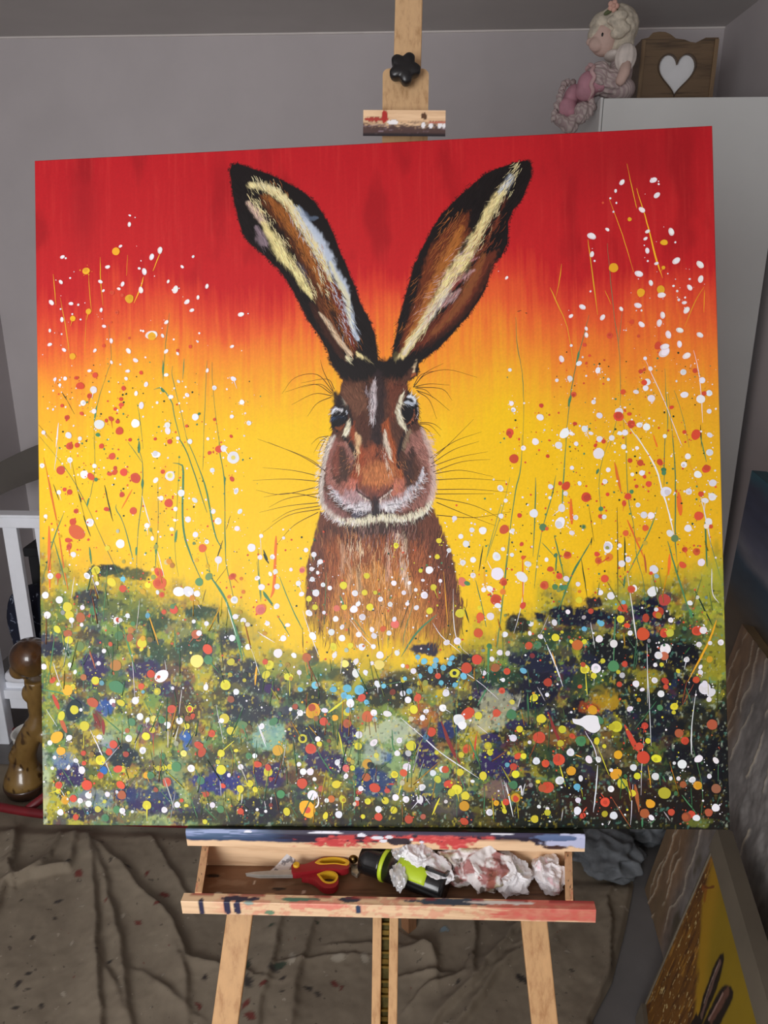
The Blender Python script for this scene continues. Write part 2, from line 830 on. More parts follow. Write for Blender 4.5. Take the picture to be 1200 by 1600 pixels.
w 523.7 718.6 3.8
w 411.8 721.9 5.7
w 483.7 738.5 5.4
w 500.5 738 3.8
y 442 737.7 5.7
y 467.1 736.3 4.4
w 509.9 750.5 5.7
w 534.9 747.5 4.1
w 443.3 750.2 4.1
w 368.1 724.8 4.7
w 383.4 749.9 4.1
w 474.5 759.6 4.4
Y 458.7 762.7 5.7
Y 508.7 764.4 7.6
w 497.8 762.2 3.1
y 583.4 686.9 5
w 564.3 682.1 3.8
y 627.4 690.9 6.9
p 334.6 682.2 7.6
r 656.1 696.7 6.3
r 652.8 719.8 6.9
y 655.8 683.5 3.5
p 631.5 645.6 6.3
g 638.2 647.9 3.8
w 662.4 571.9 5.7
w 646.8 570.8 3.8
w 638 590.7 5
w 632.8 617.8 4.4
w 647.6 614 4.4
w 647.1 636.5 4.1
w 630.6 579.8 3.8
w 622 553.4 3.8
w 662 657.4 3.8
w 404 595.8 3.5
w 350.3 630 3.1
w 391.9 644.5 4.1
w 360.1 648.6 4.4
p 398 624.9 5
w 374.8 705.4 3.5
w 381.2 624.1 2.8
w 622.5 731 5.4
w 607 733 4.4
b 591 758.6 4.4
b 601.6 769.4 4.4
b 614.2 755.6 4.1
b 574 760 4.7
w 558.2 773.9 4.4
b 611 763.3 3.8
b 583 772.4 4.7
b 567.3 781.6 3.8
b 564.9 753.8 3.8
w 488.2 775.2 3.8
w 542.9 766.1 3.1
w 390.8 774.9 3.8
w 337.7 573.9 3.1
w 371.1 577.5 2.5
D 49.8 829.5 14.5
y 50.5 828.5 6.9
w 60.7 828.5 2.8
r 78.9 817.7 8.2
y 65.9 852.6 7.6
y 30.6 837.4 6.3
y 48.5 794.5 4.4
y 83.4 785 6.3
w 41.9 870.2 4.7
w 12.2 877.6 4.1
o 22.9 869.3 9.4
o 29.1 889.9 6.9
w 19.1 899.5 3.1
w 15.5 915.4 2.8
w 70.7 955.3 5.4
w 57.5 963.7 4.4
w 70.5 968 5
r 68.3 940.5 8.2
r 47 960.6 5.7
w 27 981 5
r 50.5 988.1 4.7
y 84.4 976.1 5
g 113.4 976.5 5.7
w 121.8 978.3 4.7
g 95.6 988.6 5.7
o 34.5 962.9 6.3
y 24.2 948.7 4.7
r 25 940.7 5.7
w 60.8 918.3 5.7
w 40.2 914.3 3.5
y 89.6 903.3 7.6
r 109.6 880.1 6.3
r 102.8 891.2 5.4
B 94.2 918.2 6.3
y 123.6 916.4 5
r 116.1 916.5 6.3
r 119.9 940.1 6.3
s 121.3 955 6.9
w 99.5 953.9 4.1
y 95.1 964.6 3.1
y 159.3 969.8 6.9
w 185.7 976.5 4.7
w 205.2 968.8 4.7
y 218.7 969.9 3.1
r 211.8 962.5 3.1
r 189.7 935.6 7.2
w 154.3 888.8 5.4
y 159.5 868 6.3
w 150.9 838.9 5.4
y 169.4 858.8 4.7
Y 172 842.1 4.7
w 144.2 815.2 5.7
w 133.2 871.2 5.4
g 137.8 846.9 6.3
w 192.2 851.5 5.4
r 199.1 827.9 6.9
w 210.7 845.2 5.4
y 226.2 827.9 5.7
r 226.2 827.9 3.8
r 230.1 838.9 4.4
r 258.6 864 5.7
y 278.2 842 7.6
w 274 845.1 3.8
y 287.4 859.9 6.3
s 288.3 813.8 5.4
y 280.7 792.7 7.9
w 296.5 802.8 4.7
g 305.2 851.4 6.9
y 341.6 777.9 6.3
V 346 798.2 7.6
g 351.4 846.6 6.3
w 251.2 795.8 4.4
w 184.4 779 10.1
r 168.3 775.8 6.3
y 177.6 801.7 5.7
w 200.9 797 2.8
y 155.5 729.8 7.6
r 153.4 794.1 5
g 115.9 794.6 10.7
y 122 818.4 5.7
g 183.9 897.2 5
r 239 881.3 6.3
r 243.6 891.3 6.9
Y 216.2 893.3 5
y 272.4 893.1 5.7
w 227.1 915.3 5.7
y 272 917.2 7.6
w 301.4 913 4.4
y 267.4 905.7 3.5
y 342 920 6.9
r 342.1 913.8 5
r 326.3 909.2 5.7
y 314.6 937.3 5.4
y 322.4 946 4.1
w 283.6 925 3.1
r 274.1 940.7 4.1
g 241.2 933.1 6.3
y 300.1 945.2 5.7
w 258.2 969 4.4
g 270.2 975.1 5.7
r 248.9 953.4 4.7
r 300.1 978 5
w 325 975.3 2.5
y 246.5 993.5 3.8
y 186.8 914.5 3.8
y 194.9 912.9 4.4
y 177.8 915.5 4.4
o 159.1 925.7 5
w 51.9 904.1 3.8
r 63.6 893 4.1
r 64.3 907.9 3.5
g 183.3 843.7 5.7
B 221.5 868.8 6.3
y 221.8 853.1 4.4
w 322.7 896.7 3.8
y 294.9 889 3.1
g 150.6 856.3 4.7
w 137.1 979.4 2.5
w 88.5 869.1 4.4
w 25.8 790.3 2.8
r 89.2 926.1 5
w 162.2 843.7 3.8
w 333.8 853.5 4.4
o 356.9 888.7 8.2
w 109 816.8 5
g 313.8 896.7 5
w 337.6 977.7 2.5
w 345.9 958.9 1.9
s 65.4 780.2 5
o 40.5 799.2 8.2
y 39.6 951.8 2.8
s 131.1 859.5 3.8
g 165.6 925.7 5.7
g 204.6 912.9 7.6
y 374.9 781.1 6.3
b 461.1 798.4 6.3
b 478.9 800.9 7.6
w 474.1 776.7 6
b 463.9 812.4 5
b 456.2 808.7 5
r 482.1 812.4 6
w 465.3 820.1 6.3
y 460.4 833.2 5.7
o 442 841.3 5
r 489.9 839.7 8.5
w 499.4 834.1 5
s 460 849.6 6.6
w 476.9 866 5.4
y 475.6 882.4 5.7
w 498.5 877.4 5.4
w 519 835.6 5.4
w 505.6 792.3 5
y 543 786.8 3.8
r 634.8 770.1 8.2
y 617.4 777.2 6.9
D 617.4 777.2 3.1
b 630.5 781.8 5
r 593.6 781.1 4.4
w 604.7 805.8 5.4
w 599.6 827.3 5.4
r 635.4 835.6 9.4
w 622.9 844.8 8.8
w 627.3 852.5 6.3
r 676.7 835 6
y 650.6 838.7 5.7
r 650.1 757.9 7.6
y 557.6 829.5 6.3
w 570 841.5 4.4
w 575.5 831.9 3.8
w 549.5 815.6 5
w 542 806.3 4.4
r 563.5 812.5 5.7
r 582.5 861.8 6.9
y 552.7 881.9 7.6
w 535.8 874.2 4.4
w 532.3 892.8 4.4
y 589.5 891.6 3.5
r 632.7 886.2 6.3
y 624.8 894.9 4.4
y 663.4 881.9 5.7
y 666.2 891.6 4.4
w 444.7 906.1 4.4
y 418.6 879.2 4.1
w 416.5 872.1 4.1
y 394.2 871.5 6.9
N 394.2 871.5 3.8
r 405.9 886.4 8.2
w 388.1 908.9 3.5
w 394.1 919.7 5
w 404.5 919.7 5.4
r 392.2 936.8 7.9
w 410.6 930.5 3.1
r 420.4 944.4 4.7
r 434.8 959.2 5.4
w 427.9 961.4 3.5
w 407 953.8 7.6
o 399.3 974 12.6
r 399.3 975.6 5
y 368.7 978 5.7
y 425.8 983.7 4.7
w 445.3 981.7 5.4
y 451.4 959.7 5.4
g 360.3 952.6 6.3
s 486.5 927.6 6.3
r 498.6 942.9 7.6
r 476 948.7 4.4
r 472.6 964.8 4.1
w 478.3 944 4.1
y 488.2 962.5 4.7
y 513.7 961.3 5.4
y 525.8 974.8 5.4
w 503.5 973.8 5
r 503.3 984.9 6
r 547.2 988.1 6.3
y 480.6 984.5 3.5
w 528.7 956.6 5
w 543.8 959.3 5
w 563.9 959.1 5.7
w 566.8 941.9 5.4
w 545.8 912.7 6
r 541 921.1 5.7
y 527.9 923.6 5.4
y 590.2 930.3 5.4
w 583.6 921.2 4.7
w 596.7 915.6 4.4
r 601.3 916.1 5.4
y 622.7 920 5.4
y 655.6 925 6
r 605.4 937 6.3
y 617.5 944.6 7.6
y 629.6 953.7 6.3
y 609.7 949.2 5.7
o 627.7 968.4 7.6
w 663.6 977.3 5
r 687.4 962.4 5
y 673.6 964 3.8
w 640.2 932.8 2.8
p 457.1 914.7 5.4
w 456.8 926.2 3.8
y 466.5 914.1 4.1
y 442.5 938 6.3
w 427.5 830.4 4.4
o 410.2 831 11.3
r 408.7 826.3 5.7
r 425.6 846.6 6.3
s 402.3 753.1 6.9
w 391.2 834.1 4.7
w 377.1 828.5 2.8
s 676.7 769.7 6.3
w 659.7 777.3 3.8
r 627.2 990.4 5.7
b 514.3 795.4 3.8
b 500.8 843.4 3.8
b 488.8 818.6 3.8
b 551.4 803.2 4.4
b 589.3 766.3 4.4
b 598 791 3.8
b 617.9 794.1 3.8
b 545.6 784.7 3.1
b 440.7 799.9 5
b 414.1 793.7 5.7
b 391.9 799.8 3.8
o 488.4 908.4 7.6
N 493.1 909.9 5
y 730.5 813.3 5.7
w 749.3 809 3.1
g 698 837.1 7.6
y 740.3 843.2 6.9
y 709 857.9 5
y 769.6 858.4 5.7
w 699.6 870.7 5.4
r 736.7 870 8.8
g 795.4 875.1 7.6
g 822.2 845.2 6
y 845.9 854.6 8.2
y 839.3 855.2 5
r 882.4 898.4 9.4
y 900.7 899.8 6.6
w 868.3 912.6 5
w 898.6 925.2 5.4
y 910.7 948.6 8.8
o 890.7 963.8 6.6
r 827.6 961.9 6.9
w 839.1 980.8 5.7
w 788.4 974.3 5.7
r 795.7 981.2 4.4
w 836.2 943.1 4.7
y 852.2 935.4 7.6
o 843.6 921.8 8.2
y 866.2 948.9 5
w 837.2 916.4 2.8
w 806.1 901.4 5.4
w 819.3 901.4 4.1
w 780.5 891.2 5.7
r 763.7 901.6 8.8
o 780.8 917.6 6.9
w 764.4 931.4 6.3
r 747 941.3 8.8
r 739.4 942.2 5.7
w 731.9 903.6 5.4
r 705.7 896.7 5
y 713.9 896.6 4.4
r 699.2 912 5.4
y 702 922.6 5.7
o 701.2 956.2 6.9
r 701.2 957.7 4.4
y 727.7 986.4 5.7
y 684.9 975.2 3.8
o 673.6 964 4.1
w 789.6 959.2 4.1
b 788.6 940.4 5
w 794 928.2 3.8
w 734.2 968.7 2.8
w 746.2 971.7 2.8
y 746.1 977.1 4.7
r 919.5 975.6 5
w 891.7 983.4 4.1
w 936.1 907.8 6.6
w 925.2 906.3 2.5
w 959 900.2 5.7
w 949.6 929.7 4.7
o 956.8 937.7 6.3
w 930.5 928 3.1
w 919.8 928 2.8
w 973.3 924.7 3.5
w 982.7 902.5 4.4
s 932.8 864.1 6.3
r 940.8 874.6 5.7
s 978.8 852 7.6
w 865.4 829.4 4.1
y 927 826.4 5.4
y 926.2 834.6 3.1
w 909.1 808.3 5
w 970.1 794.8 4.7
w 975.4 816.5 3.8
w 883.1 802.2 3.1
r 810.1 826.4 4.4
o 813 831 6.9
w 980.9 969 5.7
s 971 975.7 5.7
r 947.4 978.3 5.4
s 940 982.3 6.9
w 954.1 983.4 5
s 982.2 942.1 6.9
s 936.8 936.4 5
s 882.4 977.4 6.9
y 873.3 924.7 5
y 817.9 875 4.7
y 889.5 874.8 4.1
o 847.3 894.6 6.3
r 685.1 802.8 4.7
r 885.6 853.6 5
r 783.5 868.1 4.1
w 722.8 876.8 2.8
y 733.6 933.1 3.1
g 698.6 937.9 6.3
y 828.2 882.5 3.1
r 877.4 882.4 5.7
g 907.1 827.9 4.4
w 748.7 809.6 2.5
y 766.7 878.2 5
r 744.8 907.2 5.7
w 782.8 834 1.9
""".strip().split("\n")
LINES = """
o 1.1 26.5 173.3 30.2 220.5
o 1.1 36.8 209.4 44.3 250.9 50.8 299.4
o 1.1 99.9 150.6 99.9 181.8 103 224.5
o 0.8 81.4 174 82.9 206.7 85.4 232.4
o 1.1 191.9 148.5 180.4 174.9
o 1.4 165.9 182.9 161.3 198.3 150.8 221.9
o 0.6 76.6 237.8 74.1 297.3
o 0.6 141.9 149.4 140 180.5
g 0.7 204.6 239.3 198.6 281.4 195.2 315.1 193.3 340.4
g 0.6 111.2 253.1 114.7 301.4 108.5 323.8 96.4 357.4 90.1 382.7 86.9 402.4 86.3 439.1
g 2.5 91.1 374.2 87 396.7
g 0.8 208 318.3 207.7 335.2 219.6 386 230.1 439.6
g 1.7 178.7 352.6 191.6 351.6 205.6 371.6 209.5 391.4 218.8 430.9
g 1.4 226.2 307.6 223.4 338.4
g 0.6 153.3 373.1 157.7 401.3 161.3 440.8
g 2.5 155.8 429.4 155 440.7
g 0.6 268 314.5 268.7 350.9 274.6 415.4 278.4 440.7
g 0.6 260.9 311.5 259.1 331 255 401 252.8 442.9
k 1.4 36.8 351.5 45.4 364.5
k 0.6 45.4 364.5 56.7 386.1
k 0.6 0.9 400.3 22.5 426.3
w 1.7 31.7 398.2 27.6 435
g 2.2 193.8 309.4 193.3 337.6
g 3.3 190.2 350.1 194.4 357.3
o 0.9 879.1 48.5 889.2 102.1 891.8 114
o 1.8 892 84.6 905.6 135.3 915.8 182.7 925.5 215.4
o 1.5 821.5 155.4 826.2 196.9 833.1 265
o 0.8 853.3 99.1 870.7 151.5 885.1 205.1
o 1.2 766 222.7 774.3 242.3 789.3 281.2 798 340.5
o 0.9 783.7 189.4 779.3 215.8 773.5 239.3
o 0.9 844.1 230 852.3 250.9
o 0.9 982.9 230.7 971.1 249.3 954.4 286.7
o 0.9 983.7 235.1 981.9 267.2
g 0.8 716.2 264 717.4 302.6 723.7 344.2 724.9 388.6 722.5 453.5
g 0.6 848.8 162.4 851.9 209.7 856.2 265.8 862.1 316 862.8 368.8 861.2 406.9
g 0.6 867.8 261.8 861.8 304.2
g 0.9 820.7 264.6 812.1 296.7 801 334.7 792.7 375.7 785.7 425.6 783.5 454.9
g 2.7 805.8 315.7 801 334.7
g 3.3 792.7 378.6 787.9 396.2
g 0.8 925.8 345.7 926.3 379.4 928 423.2 922.9 455.2
g 0.6 937.8 376.8 948.2 412 956.9 458.8
g 0.6 858.3 409.7 851.9 433 845.6 456.3
g 0.6 865.4 409.9 868.5 456.8
w 0.9 898.2 330.3 907 352.5 924.5 393.9 943 446.9 948.4 458.6
w 0.9 966.3 320.7 972.6 351.5 975.7 392.4 976.3 424.4
w 0.9 863.9 412.8 891.5 454.4
k 1.2 973.3 427.2 973.9 459.2
g 0.6 929.2 379.4 935.6 458.4
k 0.9 718.5 255.7 724.4 254.8
k 0.9 730.1 257.9 733 259.2
t 2.5 8.1 450 18.9 504.9 28 553.2 35.4 604.5 42.9 649.4
w 1.3 30 431.2 24.4 469.7
g 0.6 2 417.7 41 466.8 68.3 512.2 87.3 554.1 109.4 602.3 140.9 672.6
k 0.6 49.6 447.7 61.8 508.9 77.2 566.7
k 1.9 61.8 505.7 65.5 518.6
k 1.9 67.9 537.8 78.8 570
k 1.3 22.4 490.5 31 514.8
k 1.6 101.5 493.7 106 516.1 113.6 548.2
g 1.3 38.2 534.1 21 575.5 1.8 642.5
g 1.3 21.1 572.3 32 610.9 39.8 642.9
g 0.6 87.3 419.7 86.5 467.8 81.7 499.7 74.7 525.1
g 2.8 77.2 512.4 74 525.1
g 0.9 155.1 421.4 154.8 440.5 160.2 462.9 159.7 494.8 158.3 517.1 150.8 574.2 147.9 644.1
g 3.5 155.6 430.9 154.6 446.9
g 3.1 159.8 485.2 159.2 501.2
g 0.9 138.6 430.5 160.9 463
g 2.8 148.9 586.9 148 599.6
g 1.3 119 522.7 118.9 530.7 128.4 548.4 139.1 586.8 143.6 609.1
w 1.6 158.4 510.7 170.6 555.5
g 0.9 183.1 492.1 182.6 555.6 178.6 600 177.5 625.4
g 4.4 178.9 581 178.6 600
w 1.3 181.3 593.7 190.3 631.9
g 0.6 216.3 451.4 211.7 527.6 207.7 568.7 208.6 606.8 212.4 632.1
g 3.5 211 562.4 207.5 581.4
g 2.2 206.4 463 217.7 465.8 221.7 477 220.2 556.2 231.3 600.7 248.3 642
g 1.9 213.6 422.7 229.3 451.7 256.7 537.8
g 1.9 226.6 423.1 254.3 496.6 267.4 566.5 278.2 591.9
g 0.6 254 423.7 251.5 474.4
g 1.3 276.6 424.2 277.7 449.6 283.4 487.7 283.5 563.6 284.2 610.9 290 642.5 297.4 677.2
g 2.8 284.1 484.6 284.8 497.2
k 1.9 280 579.3 269.8 609.1
k 0.9 292 543.2 285.1 563.6
g 0.9 252.4 594.7 261.3 632.7
g 3.1 258.2 629.5 283.1 667.6 296.6 714.9 307 755.8
w 0.9 283.1 670.8 298.1 721.2
k 0.6 287.3 617.3 267.6 642.2
g 0.9 332.6 592.7 333.4 630.4 336.9 665
g 3.8 339.2 658.7 353.2 674.6
t 4.4 360 574.2 355.4 646.3 350.2 665.1
w 0.9 336.2 570.7 337.2 602.2
k 2.5 340.4 600.6 348.1 614.9
k 1.3 253 651.6 247.8 670.4
k 3.1 271 683.3 271.3 702.2
w 0.9 330.1 715.1 355.3 731
g 0.9 104.4 611.8 96.3 697.7
w 0.6 53.1 630.3 47.7 662.2
g 2.5 205.1 708 206.1 742.7
g 2.5 127.2 707.4 145.6 774.1
o 1.6 166.6 688.7 180.4 733.1
g 1.9 22.1 716.3 9.3 792.8
s 3.1 74.3 738.9 83.7 767.5
y 0.9 33.6 716.3 35 732.3
k 1.9 274.1 721.1 278 768.2
g 1.3 295.3 702.3 310.3 752.7
w 0.6 320.1 740.2 332.1 777.8
o 2.5 327.6 765.3 324.8 793.5
w 0.9 189.7 755.3 192.6 777.4
t 4.4 14.8 553 14.9 649.1
t 2.5 143.9 500.9 127.1 529.3
g 2.8 76.9 585.9 79.8 611.5
g 1.1 722.3 434.8 718.8 481 708.5 527.1 695.7 613.1 686.1 696 678.9 742.1
g 0.6 703.1 496.1 686.4 557.5 668.3 609.7
g 1.3 785.2 436.3 779 503.8 776.3 549.8
g 1.3 739.7 496.9 738 543 733.3 610.5
g 1.6 768.6 494.4 761.8 525 748.6 567.7
g 0.9 747.6 570.8 739.9 613.7 734.3 656.6
g 1.9 764.4 580.3 770.4 607.9 777.1 641.7
g 0.9 746.5 590.7 764.2 610.9
g 2.8 767.3 607.9 765.2 632.4
g 0.6 845.4 443.9 834 477.3 829.3 507.8 830.9 541.5 831.8 566
g 3.1 829.3 486.4 826.1 494
k 0.6 814.3 541.2 818.1 571.9 820.6 590.3
k 1.3 817.8 584.1 815.9 596.3
g 2.2 816.1 590.2 803.5 611.4 787.7 638.8 768.4 687.5
k 1.6 801.9 614.5 805.7 645.1 809.5 672.6
g 0.8 869.6 438.3 868.6 475 870.2 530 876.7 566.7 880 612.5 888.1 646 892.7 697.7
k 1.3 854.3 541.9 853.6 590.8 852.1 673
k 2.2 863.7 584.8 863 633.5
g 1.3 910.2 542.9 900.4 573.2 878.4 615.5 862.7 645.7
g 1.9 862.9 639.6 860.9 657.9
w 1.9 883 438.6 908.7 485 916.8 515.6 925 546.2 932.9 582.8
g 0.9 923.3 439.6 920.5 512.7
g 1.3 933.7 439.9 936.6 500.8 934.3 585.9 936.3 622.3
g 1.9 923.8 591.8 934.5 634.4 953.5 698.2
o 0.9 941.2 440 960.5 492.2 970.1 522.7
w 1.3 970.1 522.7 977.9 562.3 984.2 601.7
g 1.3 972.3 440.8 980.1 480.4
g 3.1 976.3 565.3 977.5 628.9
g 0.6 980.3 583.5 996.2 647.2
k 1.9 959 660.4 982.7 712
w 1.6 983.9 632 983.9 665.2 992.3 680.4
o 2.5 988.7 704.5 976.1 737.6 946.6 791.8
t 3.1 852 477.7 859.9 520.7
t 7.6 789 528.5 789.6 565.3
t 6.3 940.5 522.2 942.5 555.6
t 3.1 867.9 560.5 890.4 615.6
w 1.6 866 633.6 873.3 697.5 878.2 740.1
w 0.9 721.1 638 715.4 680.9 703.8 720.7
g 2.8 847.9 697.3 843.7 767.2
w 0.9 813.2 706.2 818.2 742.8
w 1.6 746.2 727.1 763.3 770 771.7 797.5
o 1.3 757.8 748.6 763.3 770
w 0.8 891.7 737.1 890.3 821.9
y 1.3 803.9 773.2 806 809.7
g 0.6 722.3 772.9 724.8 797.4
t 1.9 718.7 610.3 717.6 680.9
s 2.5 890.5 609.5 892.8 636.9
w 0.6 668.1 615.8 675.4 631.3
t 3.1 906.9 439.2 912.4 457.6
g 4.4 952.3 689.1 954.9 701.2
t 3.1 926.2 610 923.9 640.3
g 1.3 330.6 611.5 334.4 658.7 335.8 671.3
g 3.8 339.3 655.6 353.2 677.7
g 1.6 363.6 633.9 381.7 681.1 396.8 712.5
g 1.6 359.3 690.3 377.7 721.7
t 4.4 360 574.2 357.7 608.7
k 2.2 340.5 594.3 348.1 614.9
k 1.3 464.6 709.8 465.9 722.3
g 0.9 465 688 494 725.6
w 0.8 466.4 697.4 484.6 722.4 503 741.1
g 2.2 594.1 692.2 565.7 716.7 540.1 753.7
g 0.9 560.4 676.4 547.1 716.6 543.4 741.3
k 0.9 562.5 653.2 547.6 691.8 537.7 719.6
g 0.8 522.2 716.4 521.7 741.2
g 1.6 701.1 582.4 691.8 650 682.6 717.5 678.9 742.1
g 0.9 690 532.9 673.4 588.2 665 618.9
k 1.6 662.5 594.2 655.5 631.1
g 1.6 650.6 643.4 659 680.4 664.4 711.2
k 1.9 632.9 680.2 640 704.9
w 0.9 618.1 655.4 618.3 710.9 626.9 738.7 638.9 751.1
o 0.9 604.8 630.5 609.1 710.8
o 0.6 518 626.3 519.9 679.2
o 0.9 461 656.8 463.5 684.9
o 0.9 485.2 697.5 490.9 722.4
g 2.5 668.3 738.9 666 772.7
w 0.9 397.4 684.3 409.3 721.9 421.2 753.2
k 0.9 396.9 709.3 396.8 746.8
k 0.9 506.6 716.3 509.1 744.3
w 0.9 587.6 704.5 599.5 723.1 626.7 747.9
o 0.9 634.2 621.6 626 643.1
o 3.1 663.3 628.1 664.1 655.8
w 0.8 333.3 718.3 355.3 731
g 0.9 527.8 747.5 502.3 772.1
g 2.5 453 663 460.4 684.9
g 0.9 433.3 628.4 428.4 709.6
o 0.9 547.2 710.4 552.7 741.4
o 0.9 435.3 684.7 432.9 722.1
k 1.3 519.1 688.5 519.4 704
g 2.2 -2.4 797.6 37.1 805.6 56.6 818.3
w 1.6 74 858 91.4 894.4 107.1 929.2
w 0.9 7.1 827.9 23.1 853.3
r 6.3 17.3 805.6 26.8 827.9
s 5.7 28.3 840.6 37.8 862.9
g 1.3 84.3 831.1 114.9 856.4 137.3 875.3
g 0.9 25.5 910.6 44.8 939 66.9 986.4
w 0.9 25 942.3 42.5 973.9
y 0.9 64.1 862.8 63.7 885
w 0.9 50.4 897.8 58.2 916.8
w 0.9 192.7 859.4 192.2 884.6
w 0.9 214.8 799.5 209.2 840.5
w 0.9 208.9 853.1 202 878.3
g 1.3 157.9 815.2 170.4 840.5
r 0.9 170 862.6 171 897.3
g 1.3 168.7 935.1 206.6 978.8
g 1.3 223.2 953.6 235.4 988
g 1.3 285.4 881.2 300.6 921.8
g 0.9 318.3 912.3 331.5 968.4
w 0.9 265.8 821.6 275.9 878.1
w 1.3 327.5 849.8 339.5 884.1
r 2.8 242.5 950.3 252 956.5
y 1.9 265.9 896.9 291.9 874.9
y 2.2 301.8 940.5 296.6 965.5
g 1.3 245.3 972.2 264.2 990.8
g 0.9 277.2 975.1 283.3 993.8
w 0.9 303.2 953 301.3 968.6
g 1.3 230.4 912.7 242.8 934.6
w 0.6 347.7 952.7 344.1 971.4
w 0.6 334.9 955.9 337.7 974.6
g 0.9 64.3 748.4 65.1 799.3
w 0.9 139.6 745.6 143.3 812.1
R 4.4 79.3 834.2 90.4 856.4
R 3.8 93.9 843.7 95.1 865.9
w 0.9 18.1 757.7 30.7 796
w 1.3 538.1 841.8 568.5 868 595.7 892.5 632 916.9 650 929.1
R 4.4 596.7 846.4 611.2 886.3 623 907.8
y 1.9 447.2 862.1 454.3 896.2
g 1.6 451.6 877.6 457.2 908.5
g 1.6 403.2 862.1 421.3 899.4 439.6 927.2
g 3.1 525.3 858.8 526.3 883.5 532.3 892.8
y 1.3 376.3 787.3 375.9 809.2
w 0.9 327.5 849.8 339.6 877.9
y 2.5 457.6 815.5 432.1 834.1
g 0.9 372.7 964.9 384.9 986.6
g 1.3 469.4 924 468.1 982.7
g 1.3 408 933.6 426.4 955.2
g 0.9 542.4 926.6 535.5 957.5
y 1.9 539.2 932.8 532.5 954.4
w 0.6 570.8 901.8 564.2 920.3
g 2.8 666.8 738.9 665.5 791.1
g 1.9 665.4 797.2 649.4 824.9
w 0.9 621.6 769.5 653.3 791.1 680.2 815.7
y 2.2 592.7 957 581.3 981.7
w 0.9 685.1 931.9 692.1 956.3
g 1.3 622.6 926.2 631.2 950.6
w 1.3 648.8 852.5 663.8 864.7
r 2.5 648.6 861.7 641.5 901.5
g 2.5 636.1 870.9 650.5 907.6
g 0.8 486.1 800 576.6 781.7
o 0.9 394.9 728.1 401.9 771.8 407.8 793.6
g 0.6 619.3 803.3 616.6 984.4
w 0.9 569.6 954.1 578.6 966.4
y 1.9 684.3 965.5 687 977.7
w 1.6 414 949.1 415.2 967.7 400.8 977.1
g 1.3 657.3 944.3 655.5 984.1
r 2.8 518.9 937.6 526.7 937.5
r 6.9 857.4 852.2 868.7 876.4 878.6 894.5
R 4.4 749.6 834 761 864.5 770.9 888.8
w 1.3 801.7 861.4 814.6 885.6 818.6 906.8
w 1.6 818.5 909.9 814.5 949.3 810.8 976.6
w 0.9 883.7 870.3 880.4 906.5 878 951.8
w 0.9 891 761.3 893 834 893.8 882.3
w 1.6 958 803.8 950.7 858.1 949.7 894.2
w 1.3 688 934.9 697.5 983.7
y 1.3 764.4 907.1 772.7 940.5
y 0.9 817.8 879.5 834.6 924.9
s 0.9 836.8 955.2 862.5 997.2
g 2.5 879.2 985 878.9 997.1
g 1.6 898.5 984.8 889.4 993.9
g 1.3 934.9 951.4 954.8 978.3
g 1.6 721.5 806.5 722.2 840.1
r 1.6 822 949.2 827.7 958.3
r 2.2 802 969.1 795.8 976.7
w 0.9 834.4 988.4 831.3 994.5
g 0.8 951.5 882.1 962 930.2 964 963.2
y 0.9 857 921.8 863.5 961
o 1.3 888.6 909.5 892.3 939.7
s 4.4 870.1 936.8 875 976
g 0.9 902.9 818.9 872.1 858.2
s 0.9 955.3 794.8 938.3 824.9
g 1.3 943.4 797.8 950.3 818.9
g 0.6 986.2 906 985.4 933
w 2.2 704.5 947 709.2 939.4 711 953.1 715.3 936.3
y 2.5 681.3 960.9 685.6 974.6
o 1.3 787.3 894.8 796.3 898.4
w 0.9 867.1 936.8 862.6 994.2
g 1.6 909 924.5 913.2 933.5
""".strip().split("\n")
SPLATS = """
w 784.1 843.1 794.6 843.7 803.8 838.6 818.8 839.5 821.5 849.2 823.4 857.1 815.2 863.5 805.6 860.7 797.4 853.8 786.1 849.8
""".strip().split("\n")
